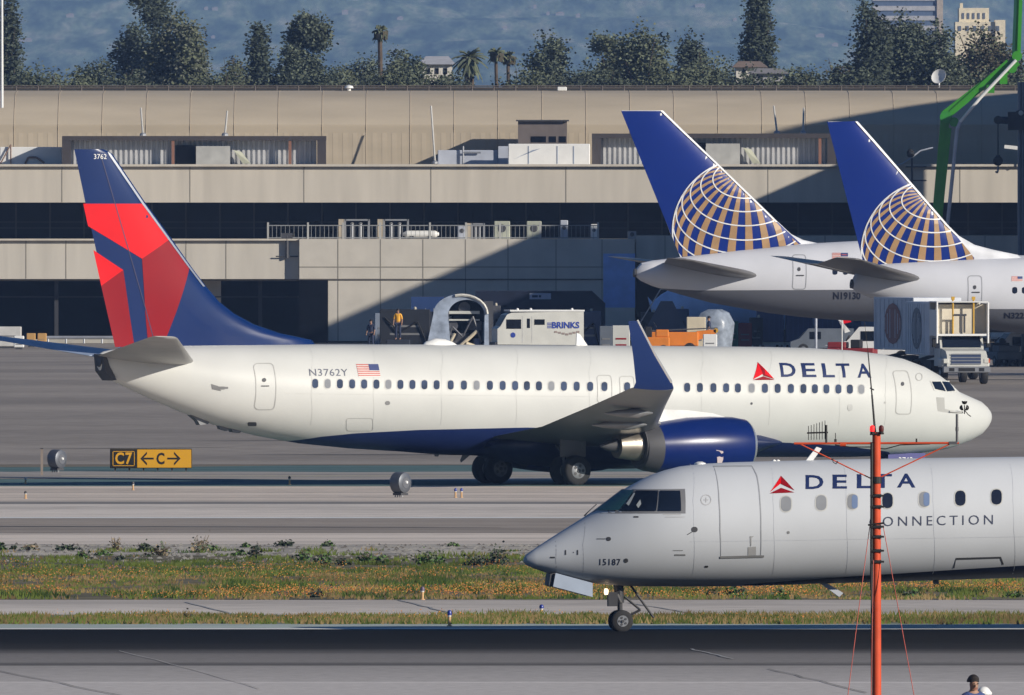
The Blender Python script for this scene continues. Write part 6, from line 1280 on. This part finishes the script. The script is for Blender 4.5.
part(o, "turret", gD, lambda m: (m.bb(-1.2, .8, -1, 1, 1.2, 2.0, bev=.08), m.bb(-.9, .4, -.5, .6, 2.0, Q(931, 298).z, bev=.06))); part(o, "truck_body", whitep, lambda m: (m.bb(-4, 3, -1.2, 1.2, .8, 1.25, bev=.05), m.bb(3, 4.8, -1.15, 1.15, .7, 2.7, bev=.12))); part(o, "cab_window", cockp, lambda m: m.bb(3.3, 4.4, -1.17, -1.15, 1.7, 2.4))
for x in (-3, -1.9, 3.9):
    for y in (-1, 1): vwheel(o, x, y, .5, .3)
# mobile crane: mast, hook block
Y = 1305; o = V("mobile_crane", 1023, Y, "grey crane mast at the right edge with black winch and hanging hook", "crane"); Q = lambda px, py, dy=0: P(px, py, Y + dy) - Vector(o.location)
part(o, "mast", M("mast_grey", (.20, .22, .26), .5, .3), lambda m: (m.tube(Q(1019.5, 320), Q(1019.5, 82), .12), m.tube(Q(1023, 320), Q(1023, 82), .10)))
part(o, "winch", M("winch_black", (.012, .014, .02), .5), lambda m: (m.lathe(Q(1021, 119, -.5), (0, 1, 0), [(0, .55), (1, .55)], 16), m.box(Q(1021, 121), (1.6, .9, 1.1)), m.tube(Q(1020, 121, -.2), Q(998, 120, -.2), .28, .2, 8), m.lathe(Q(998, 120, -.4), (0, 1, 0), [(0, .26), (.5, .26)], 12)))
part(o, "winch_lamp", MC["lens_pale"], lambda m: m.lathe(Q(1021, 113, -.6), (0, -1, 0), [(0, .16), (.1, .12)], 12)); part(o, "hoist_rope", blk, lambda m: m.tube(Q(998, 122, -.2), Q(998, 160, -.2), .035))
part(o, "hook_block", MC["winch_black"], lambda m: (m.lathe(Q(998, 161, -.35), (0, 1, 0), [(0, .16), (.02, .30), (.3, .30), (.32, .16)], 14), m.tube(Q(998, 155, -.2), Q(998, 160, -.2), .13))); part(o, "hook", steel, lambda m: m.path([Q(998, 166, -.2), Q(998, 171, -.2), Q(996.8, 173, -.2), Q(996, 171, -.2)], .07))
part(o, "carrier", M("carrier_grey", (.2, .2, .22), .6), lambda m: (m.bb(-2, 6, -1.2, 1.2, .9, 1.7, bev=.08), m.bb(4, 6, -1.2, 1.2, 1.7, 2.9, bev=.1)))
for x in (-1.2, .4, 4.6):
    for y in (-1, 1): vwheel(o, x, y, .55, .35)
o = E("floodlight", P(1013, 165, 1355.6), "white floodlight on a bracket at the right edge of the parapet", "floodlight"); part(o, "lamp_head", whitep, lambda m: m.box((-.1, -.3, 1.1), (.9, .35, .22), ry=R(6))); part(o, "post", whitep, lambda m: (m.tube((.45, -.1, 0), (.45, -.1, 1.1), .05), m.tube((.45, -.1, 1.05), (.2, -.3, 1.1), .04)))
o = E("parapet_mast", P(912, 166, 1355.6), "dark camera mast with curved white arms on the parapet between tail and boom", "mast"); part(o, "post", darkg, lambda m: (m.tube((0, -.2, -1.4), (0, -.2, .5), .07), m.tube((-.4, -.2, -.05), (.9, -.2, -.05), .04), m.tube((-.4, -.2, -.9), (.9, -.2, -.9), .04))); part(o, "camera", blk, lambda m: m.lathe((-.1, -.3, .75), (0, 0, 1), [(-.2, .12), (-.1, .24), (.15, .24), (.3, .1)], 12)); part(o, "arm", MC["pale_blue_grey"], lambda m: (m.path([(0, -.25, .55), (.5, -.25, .95), (1.3, -.25, 1.15)], .05), m.path([(0, -.25, .55), (-.6, -.25, .15), (-1.0, -.25, .05)], .05)))
# ---------------------------------------------------------------- airfield signs and lights
Ys = Yof(471.5); k = mpx(Ys); o = E("taxiway_sign", (X(151, Ys), Ys, tz(Ys)), "black and yellow taxiway sign reading C7 and C between two arrows", "airfield sign")
W_, H_ = 82 * k, 19.6 * k; zb = .12; y_b = M("sign_black", (.012, .012, .012), .5); y_y = M("sign_yellow", (.72, .36, .012), .5, 0, .03)
part(o, "cabinet", M("sign_edge", (.05, .035, .01), .5), lambda m: m.bb(-W_ / 2, W_ / 2, 0, .28, zb, zb + H_, bev=.02))
xs_ = -W_ / 2 + 27 * k
part(o, "location_panel", y_b, lambda m: m.bb(-W_ / 2 + .03, xs_ - .02, -.012, 0, zb + .03, zb + H_ - .03)); part(o, "direction_panel", y_y, lambda m: m.bb(xs_ + .01, W_ / 2 - .03, -.012, 0, zb + .03, zb + H_ - .03))
part(o, "panel_border", y_y, lambda m: (m.bb(-W_ / 2 + .10, xs_ - .09, -.02, -.012, zb + .09, zb + .115), m.bb(-W_ / 2 + .10, xs_ - .09, -.02, -.012, zb + H_ - .115, zb + H_ - .09), m.bb(-W_ / 2 + .10, -W_ / 2 + .125, -.02, -.012, zb + .09, zb + H_ - .09), m.bb(xs_ - .115, xs_ - .09, -.02, -.012, zb + .09, zb + H_ - .09)))
flattext("location_lettering", "C7", (-W_ / 2 + 5.2 * k, 0, zb + H_ * .2), (1, 0, 0), (0, 0, 1), 17 * k, H_ * .62, y_y, o, (0, -.024, 0), 1.15, .03)
flattext("direction_letter", "C", (-W_ / 2 + 46.5 * k, 0, zb + H_ * .2), (1, 0, 0), (0, 0, 1), 8 * k, H_ * .6, y_b, o, (0, -.018, 0), 1, .03)
def arrow(m, cx, d):
    zc = zb + H_ * .5; L_ = 5.2 * k; m.bb(cx - L_, cx + L_, -.018, -.013, zc - .035, zc + .035)
    for s_ in (-1, 1): m.poly([(cx + d * L_ * 1.1, -.019, zc), (cx + d * L_ * .3, -.019, zc + s_ * .17), (cx + d * L_ * .3 + d * -.0 , -.019, zc + s_ * .26), (cx + d * L_ * 1.1 + d * .09, -.019, zc)], (0, .003, 0))
part(o, "left_arrow", y_b, lambda m: arrow(m, -W_ / 2 + 38.5 * k, -1)); part(o, "right_arrow", y_b, lambda m: arrow(m, -W_ / 2 + 62.5 * k, 1))
for i in range(6): part(o, "leg", darkg, lambda m: m.bb(-W_ / 2 + (5 + i * 14.2) * k - .03, -W_ / 2 + (5 + i * 14.2) * k + .03, .1, .18, 0, zb))
def drum(px, py, label, flip=0):
    Yd = Yof(py); o = E("guard_light", (X(px, Yd), Yd, tz(Yd)), label, "airfield light", "drum shaped airfield lights facing away")
    o.rotation_euler = (0, 0, R(-38)); r_ = .37
    part(o, "drum", M("drum_grey", (.13, .14, .16), .45, .4, .2, 3), lambda m: m.lathe((-.22, 0, .14 + r_), (1, 0, 0), [(0, r_ * .8), (.04, r_), (.30, r_), (.42, r_ * .94), (.46, r_ * .7)], 26), True)
    part(o, "louvre", M("louvre_blue", (.22, .30, .40), .4, .3), lambda m: [m.box((-.25, (a - 1) * .2, .14 + r_ * 1.35 - .08 * abs(a - 1)), (.05, .1, .22)) for a in range(3)]); part(o, "rear_disc", M("disc_grey", (.12, .125, .14), .5), lambda m: m.lathe((.235, 0, .14 + r_), (1, 0, 0), [(0, r_ * .55), (.02, r_ * .5)], 20)); part(o, "cable_boss", whitep, lambda m: m.lathe((.25, 0, .14 + r_ * 1.05), (1, 0, 0), [(0, .06), (.05, .045)], 10))
    part(o, "bracket", darkg, lambda m: (m.bb(-.18, .18, -.2, .2, .08, .16),))
    for a in (-.15, -.05, .05, .15): part(o, "leg", steel, lambda m: m.tube((a, -.1, 0), (a, -.1, .1), .02))
drum(57, 472.5, "grey drum shaped light beside the slim wooden post on the left"); drum(400.5, 497.5, "grey drum shaped light on the pale taxiway below the large jet")
Yq = Yof(475.5); o = E("marker_post", (X(41.8, Yq), Yq, tz(Yq)), "slim weathered wooden post left of the drum light", "post"); part(o, "shaft", M("wood_grey", (.28, .23, .19), .9), lambda m: m.bb(-.045, .045, -.045, .045, 0, 1.0)); part(o, "cap", darkg, lambda m: m.bb(-.055, .055, -.055, .055, 1.0, 1.04))
eb = M("edge_blue", (.02, .04, .28), .3); eo = M("edge_tan", (.62, .38, .18), .6); ew = M("edge_white", (.7, .68, .62), .5)
for px, py, hpx, top, lab in ((25.5, 484, 7, ew, "white topped edge light at the far left, farther of two in line"), (25.5, 499, 8, darkg, "dark topped edge light at the far left, nearer of two in line"), (133, 490.5, 9, darkg, "dark topped edge light below the yellow taxiway sign"), (289.5, 485, 9, darkg, "small edge light on the teal band left of the middle"), (455.5, 498, 10, eb, "blue edge light, left of the close pair below the jet"), (461.5, 498, 10, eb, "blue edge light, right of the close pair below the jet"), (422.5, 600.5, 14, M("edge_violet", (.14, .10, .16), .5), "short edge light at the near side of the flower strip"), (449.5, 627, 17, eb, "tall blue topped edge light standing at the runway's teal edge"), (541.5, 617.5, 13, eb, "blue topped edge light below the regional jet's nose door")):
    Ye = Yof(py); k = mpx(Ye); h_ = hpx * k; o = E("edge_light", (X(px, Ye), Ye, tz(Ye)), lab, "airfield light", "taxiway edge lights"); r_ = .04
    part(o, "stake", eo, lambda m: m.lathe((0, 0, 0), (0, 0, 1), [(0, r_ * 1.6), (.03, r_ * 1.5), (.04, r_ * .8), (h_ * .6, r_ * .8)], 12)); part(o, "collar", ew, lambda m: m.lathe((0, 0, h_ * .6), (0, 0, 1), [(0, r_), (h_ * .1, r_)], 12)); part(o, "lens", top, lambda m: m.lathe((0, 0, h_ * .7), (0, 0, 1), [(0, r_ * 1.2), (h_ * .15, r_ * 1.3), (h_ * .27, r_ * .8), (h_ * .3, r_ * .2)], 12), True)
# ---------------------------------------------------------------- orange antenna mast in front
Ym = 325.0; k = mpx(Ym); mr_ = M("mast_orange", (.62, .085, .03), .55, 0, .15, 3, .1, .25); mk_ = M("cable_black", (.015, .013, .013), .6)
zb_m = tz(Ym); mo = E("antenna_mast", (X(877, Ym), Ym, zb_m), "tall orange guyed antenna mast with crossarm and red lamp in front of the regional jet", "antenna mast")
A = lambda px, py, dy=0: P(px, py, Ym + dy) - Vector(mo.location)
part(mo, "pole", mr_, lambda m: (m.tube((0, 0, 0), A(876.5, 432), .068, .062, 16),), True)
part(mo, "cable_run", mk_, lambda m: m.tube(A(871.5, 590, -.05), A(871.8, 443, -.05), .022, .022, 8)); part(mo, "lower_cable", mk_, lambda m: m.tube(A(872.0, 800, -.03), A(871.5, 590, -.05), .014, .014, 6))
for y in (496, 507, 527, 537, 551, 562): part(mo, "clamp", mk_, lambda m: (m.lathe(A(876.5, y), (0, 0, 1), [(-.02, .075), (.03, .075)], 14), m.bb(A(870, y).x, A(884, y).x, -.09, -.06, A(876, y).z - .01, A(876, y).z + .02)))
part(mo, "crossarm", mr_, lambda m: (m.tube(A(794, 443.5), A(959, 443.0), .017, .017, 8), m.tube(A(840, 444.5), A(846, 444.5), .03, .03, 8)))
for a, b in (((800, 444), (872, 479)), ((950, 444), (881, 477))): part(mo, "arm_brace", mr_, lambda m: m.tube(A(*a), A(*b), .011, .011, 6))
part(mo, "brace_band", mk_, lambda m: m.lathe(A(876.5, 480), (0, 0, 1), [(-.05, .08), (.05, .08)], 14)); part(mo, "hook_wire", mk_, lambda m: m.path([A(833, 458, -.02), A(833, 462, -.02), A(836, 464, -.02), A(838, 461, -.02)], .006, 5))
part(mo, "slack_cable", mk_, lambda m: m.path([A(835, 445), A(850, 447), A(870, 447), A(885, 449), A(900, 445), A(930, 444)], .009, 6))
part(mo, "whip_antenna", mk_, lambda m: (m.tube(A(876, 443, -.03), A(872, 395, -.03), .018, .014, 8), m.tube(A(872, 395, -.03), A(868, 352, -.03), .011, .008, 8), m.tube(A(868, 352, -.03), A(864.5, 322, -.03), .005, .003, 6), m.tube(A(870, 388, -.03), A(874, 390, -.03), .01)))
lr = Mglow("red_lamp_lit", (.9, .02, .02), 1.2); dr = M("red_lamp_dull", (.10, .012, .01), .4)
for px, m_, nm in ((872.3, lr, "lit_lamp"), (881.3, dr, "dull_lamp")):
    part(mo, nm, m_, lambda m: m.lathe(A(px, 431.5, -.07), (0, 0, 1), [(0, .035), (.03, .04), (.075, .036), (.095, .012)], 14), True); part(mo, "lamp_base", mk_, lambda m: m.lathe(A(px, 434.5, -.07), (0, 0, 1), [(0, .03), (.045, .034)], 12))
part(mo, "lamp_bar", mk_, lambda m: m.tube(A(870, 434.5, -.07), A(884, 433.5, -.07), .012))
# yagi aerial on the left arm
part(mo, "yagi_aerial", mk_, lambda m: (m.tube(A(807, 433), A(828, 432.4), .012), [m.tube(A(808.5 + i * 2.75, 440 - i * .1), A(808.5 + i * 2.75, 426 - i * .9), .0055) for i in range(7)]))
part(mo, "aerial_post", mk_, lambda m: m.tube(A(826.3, 443), A(826.3, 425), .016)); part(mo, "stub_aerial", mk_, lambda m: (m.tube(A(835.5, 442), A(835.5, 433), .006), m.tube(A(835.5, 442), A(835.5, 439), .018)))
part(mo, "small_stub", mk_, lambda m: m.tube(A(916.5, 443), A(916.5, 438.5), .013))
# wind vane and anemometer at the right end
part(mo, "sensor_post", M("post_greyish", (.10, .10, .11), .5), lambda m: (m.tube(A(957, 443), A(957, 414), .019), m.tube(A(957, 431), A(957, 427), .024), m.bb(A(949, 443).x, A(957, 443).x, -.02, .02, A(957, 444.5).z, A(957, 441.5).z)))
part(mo, "wind_vane", M("vane_white", (.72, .72, .68), .4), lambda m: (m.poly([A(936, 397.2), A(944.4, 397.6), A(945, 409), A(950, 410), A(963, 411.5), A(963, 413.5), A(950, 413.2), A(937.5, 411.3)], (0, .012, 0)), m.tube(A(950, 411.6), A(962, 412.5), .016)))
part(mo, "anemometer_cup", mk_, lambda m: [m.lathe(A(x, y, -.02), d, [(0, .008), (.012, .03), (.035, .042), (.05, .043), (.045, .03)], 12) for x, y, d in ((959.6, 408.5, (1, 0, .3)), (964.5, 404.5, (0, 0, 1)), (969, 408.5, (-1, 0, .3)))] )
part(mo, "anemometer_stem", mk_, lambda m: (m.tube(A(964.5, 414, -.02), A(964.5, 405, -.02), .008), m.path([A(964.5, 410, -.02), A(968, 414.5, -.02), A(971, 416.5, -.02)], .008)))
for nm, pts in (("guy_wire", [(870, 525), (860, 600), (848, 695), (838, 775)]), ("guy_wire", [(883, 525), (895, 590), (914, 695), (929, 778)]), ("guy_wire", [(873.5, 560), (872, 640), (871.3, 700), (870.5, 775)])):
    part(mo, nm, M("wire_red", (.5, .08, .05), .6), lambda m: m.path([A(x, y, (y - 525) * (-.004 if nm else 0)) for x, y in pts], .006, 5))
part(mo, "footing", M("footing", (.4, .4, .38), .9), lambda m: m.bb(-.4, .4, -.4, .4, -.1, .1)); part(mo, "rope_stay", mk_, lambda m: m.tube(A(868, 525, -.06), A(884, 523, -.06), .014))
# ---------------------------------------------------------------- grass strip
gm1 = M("grass_green", (.115, .15, .03), .7, 0, .5, .12, 0, .15); gm2 = M("grass_dry", (.25, .18, .08), .8, 0, .4, .15, 0, .1); gm3 = M("grass_dark", (.05, .085, .02), .8, 0, .4, .15, 0, .1)
fl = M("poppy_orange", (.58, .21, .04), .7, 0, .3, .5); fl2 = M("flower_yellow", (.45, .33, .06), .7)
rnd = random.Random(11)
def tuft(mb, x, y, h, n_, mi, sp=.12):
    z = tz(y) + .01
    for _ in range(n_):
        a = rnd.uniform(0, 6.283); bx, by = x + rnd.gauss(0, sp), y + rnd.gauss(0, sp); ln = h * rnd.uniform(.5, 1.1); lx, ly = rnd.gauss(0, .35) * ln, rnd.gauss(0, .35) * ln; w_ = rnd.uniform(.012, .03)
        mb.v += [(bx - w_, by, z), (bx + w_, by, z), (bx + lx, by + ly, z + ln)]; k_ = len(mb.v); mb.f.append((k_ - 3, k_ - 2, k_ - 1)); mb.m.append(mi)
def field(name, py0, py1, n_, hfun, mix, xr=(-24, 24), blades=9, mats=None, sp=.14):
    y0, y1 = Yof(py1), Yof(py0); mb = MB()
    for _ in range(n_):
        y = rnd.uniform(y0, y1); x = rnd.uniform(*xr); t = (y - y0) / (y1 - y0); den = vn(x * .5 + 3, y * .16) * .6 + vn(x * 1.7, y * .5) * .4
        mi = mix(t, den, x, y)
        if mi is None: continue
        tuft(mb, x, y, hfun(t, den), blades, mi, sp)
    mb2 = mb; o = mb2.build(name, mats or [gm1, gm2, gm3], fix=False); T(o, kind="stuff"); return o
def mixg(t, d, x, y):
    cl = vn(x * .9 + 11, y * .35 + 5)
    if t > .60 and (cl < .62 or rnd.random() < (t - .6) * 1.2): return None
    if cl < .36 and rnd.random() < .85: return None
    q = rnd.random()
    if t > .45: return 0 if d > .5 or q < .45 else 1 if q < .65 else 2
    return (0 if q < .45 else 2) if d > .62 else (1 if q < .55 else 0)
T(field("grass", 551, 600.3, 15000, lambda t, d: .06 + .26 * max(0, d - .25), mixg), "low patchy green and dry grass strip between taxiway and road", "grass")
T(field("verge_grass", 617.5, 625, 3600, lambda t, d: .10 + .12 * d, lambda t, d, x, y: None if d < .28 else (0 if rnd.random() < .5 else 1)), "thin grass line along the runway edge", "grass")
def flowers(name, py0, py1, n_, thr, lab, xr=(-24, 24), dens=lambda t: 1):
    y0, y1 = Yof(py1), Yof(py0); mb = MB(); i = 0
    while i < n_:
        i += 1; y = rnd.uniform(y0, y1); x = rnd.uniform(*xr); t = (y - y0) / (y1 - y0)
        if vn(x * .35 + 40, y * .11 + 7) < thr or rnd.random() > dens(t): continue
        z = tz(y) + rnd.uniform(.06, .2); s_ = rnd.uniform(.008, .021); mi = 0 if rnd.random() < .75 else 1; a = rnd.uniform(0, 3)
        mb.add([(x - s_ * math.cos(a), y - s_ * math.sin(a), z), (x, y, z + s_ * .7), (x + s_ * math.cos(a), y + s_ * math.sin(a), z + .01), (x, y - s_, z - s_ * .7)], [(0, 1, 2, 3)], mi)
    T(mb.build(name, [fl, fl2], fix=False), lab, "flowers", kind="stuff")
flowers("wildflowers", 566, 600, 90000, .44, "orange poppies scattered over the grass strip", dens=lambda t: 1.0 if t < .33 else .22)
flowers("verge_flowers", 617.5, 625, 3000, .45, "orange poppies in the thin runway verge")
mb = MB(); y0, y1 = Yof(563), Yof(545)
for _ in range(5200):
    y = rnd.uniform(y0, y1); x = rnd.uniform(-24, 24); s_ = rnd.uniform(.03, .10); z = tz(y)
    mb.add([(x - s_, y, z), (x + s_ * .8, y - s_ * .6, z), (x + s_ * .5, y + s_, z), (x, y, z + s_ * rnd.uniform(.5, 1))], [(0, 1, 3), (1, 2, 3), (2, 0, 3)], 0 if rnd.random() < .6 else 1)
T(mb.build("gravel_stones", [M("stone_grey", (.45, .42, .37), .9), M("stone_dark", (.2, .18, .16), .9)], fix=False), "loose grey stones on the bare strip behind the grass", "stones", kind="stuff")
def shrub(px, py, w, h, kind, lab):
    Yq = Yof(py); k = mpx(Yq); o = E("shrub", (X(px, Yq), Yq, tz(Yq)), lab, "shrub", "shrubs on the grass strip"); W_, Hq = w * k / 2, h * k; r_ = random.Random(lab)
    mb = MB()
    for i in range(9 if kind < 2 else 16):
        a = r_.uniform(0, 6.28); tl_ = Hq * r_.uniform(.6, 1.05); mb.tube((0, 0, 0), (math.cos(a) * W_ * r_.uniform(.3, .9), math.sin(a) * W_ * .6, tl_), .012, .004, 4)
    mb.build("stem", M("dry_stem", (.20, .15, .09), .9), o, fix=False)
    n_ = int((130, 120, 60)[kind] * max(1, w / 12)); vs, fs, ms = [], [], []
    for i in range(n_):
        q = Vector((r_.gauss(0, .42), r_.gauss(0, .4), abs(r_.gauss(0, .45)))); leafquad(vs, fs, Vector((q.x * W_, q.y * W_, q.z * Hq * .8 + .02)), r_.uniform(.03, .07), r_); ms.append(0 if r_.random() < .6 else 1)
    mb = MB(); mb.v = [tuple(v) for v in vs]; mb.f = fs; mb.m = ms; mb.build("foliage", [[M("shrub_green", (.06, .13, .02), .7, 0, .35, 2), LG], [LD, M("shrub_dark", (.03, .055, .02), .8)], [M("shrub_tan", (.26, .2, .12), .8), LG]][kind], o, fix=False)
for a in ((1, 551, 10, 7, 0, "small green shrub at the very left edge of the verge"), (13, 550, 6, 4, 1, "tiny dark shrub right of the left edge one"), (30, 551, 18, 7, 2, "tan dry shrub at the left end of the strip"), (66, 551, 24, 6, 1, "flat brownish green shrub right of the tan one"), (82, 559, 16, 9, 0, "green shrub in front of the flat brownish one"), (115, 551, 14, 14, 2, "tall dry weed left of the dark round shrub"), (103, 556, 14, 6, 0, "low green shrub under the tall dry weed"), (144, 552, 18, 9, 1, "dark round shrub right of the tall dry weed"), (160, 556, 26, 12, 2, "wide brownish shrub beside the dark round one"), (121, 561, 12, 5, 1, "small dark shrub below the dark round one"), (201, 553, 28, 18, 2, "largest dry branching shrub, below the tail of the large jet"), (213, 551, 12, 6, 0, "bright green shrub at the foot of the largest dry one"), (246, 548, 10, 5, 0, "small green shrub right of the largest dry one, farther one"), (240, 556, 13, 6, 0, "small green shrub right of the largest dry one, nearer one"), (256, 560, 16, 14, 1, "dark dense shrub below the small green pair"), (284, 547, 18, 7, 1, "dark shrub alone on the pale concrete edge"), (328, 547, 14, 5, 0, "low green shrub on pale concrete left of middle"), (304, 561, 16, 12, 0, "upright green shrub below the dark lone one"), (324, 565, 20, 12, 0, "wide green shrub right of the upright green one"), (343, 566, 14, 8, 1, "dark low shrub right of the wide green one"), (365, 564, 18, 12, 0, "round green shrub, left of the middle pair"), (381, 565, 14, 9, 0, "round green shrub, right of the middle pair"), (430, 565, 34, 13, 0, "widest bright green shrub left of the regional jet"), (453, 547, 11, 4, 0, "small green tuft on the pale concrete near the jet nose"), (498, 566, 22, 20, 1, "tall dark weed close to the regional jet's nose"), (477, 566, 30, 9, 1, "dark low shrub left of the tall dark weed"), (736, 598, 22, 12, 0, "bright green shrub under the regional jet's door"), (712, 598, 14, 9, 1, "dark green shrub left of the one under the door"), (780, 598, 20, 10, 0, "green shrub between the jet's door and the mast"), (912, 598, 18, 8, 0, "low green shrub right of the orange mast"), (1016, 598, 16, 7, 0, "low green shrub at the right edge under the jet"), (316, 598, 16, 8, 1, "dark green shrub by the pale road left of middle"), (190, 620, 14, 8, 2, "reddish dry tuft in the thin verge")):
    shrub(*a)

for px, Y_, w_, h_, m_, lab in ((405, 1296, 3.0, 2.35, M("clutter_black", (.012, .014, .02), .6), "black generator cart right behind the yellow vested worker"), (493, 1290, .9, 2.6, MC["machine_grey"], "upright grey lift column right of the jet bridge cab"), (756, 1288, .8, 1.9, MC["clutter_black"], "black cabinet left of the blue containers"), (678, 1290, 1.3, 2.4, M("clutter_blue", (.03, .05, .11), .6), "dark blue cargo lift before the shaded white nose"), (650, 1292, 1.1, 2.2, MC["clutter_black"], "dark pump cart behind the orange tug"), (585, 1283, 1.9, 2.3, MC["clutter_blue"], "blue pushback tractor hood right of the armoured truck"), (900, 1180, 1.7, 1.3, MC["machine_grey"], "grey loader block under the catering boxes")):
    o = crate(px, Y_, w_, h_, 1.1, m_, lab, "ground equipment", "ground_equipment")
    part(o, "hose", blk, lambda m: m.path([(-w_ * .4, -.62, h_ * .8), (-w_ * .1, -.7, h_ * .4), (w_ * .25, -.66, h_ * .7), (w_ * .45, -.62, .2)], .05)); part(o, "top_beacon", M("beacon_pale", (.5, .45, .35), .4), lambda m: m.lathe((w_ * .2, 0, h_), (0, 0, 1), [(0, .09), (.12, .08), (.16, .03)], 10))
    for x in (-w_ * .3, w_ * .3): vwheel(o, x, -.5, .2, .14)
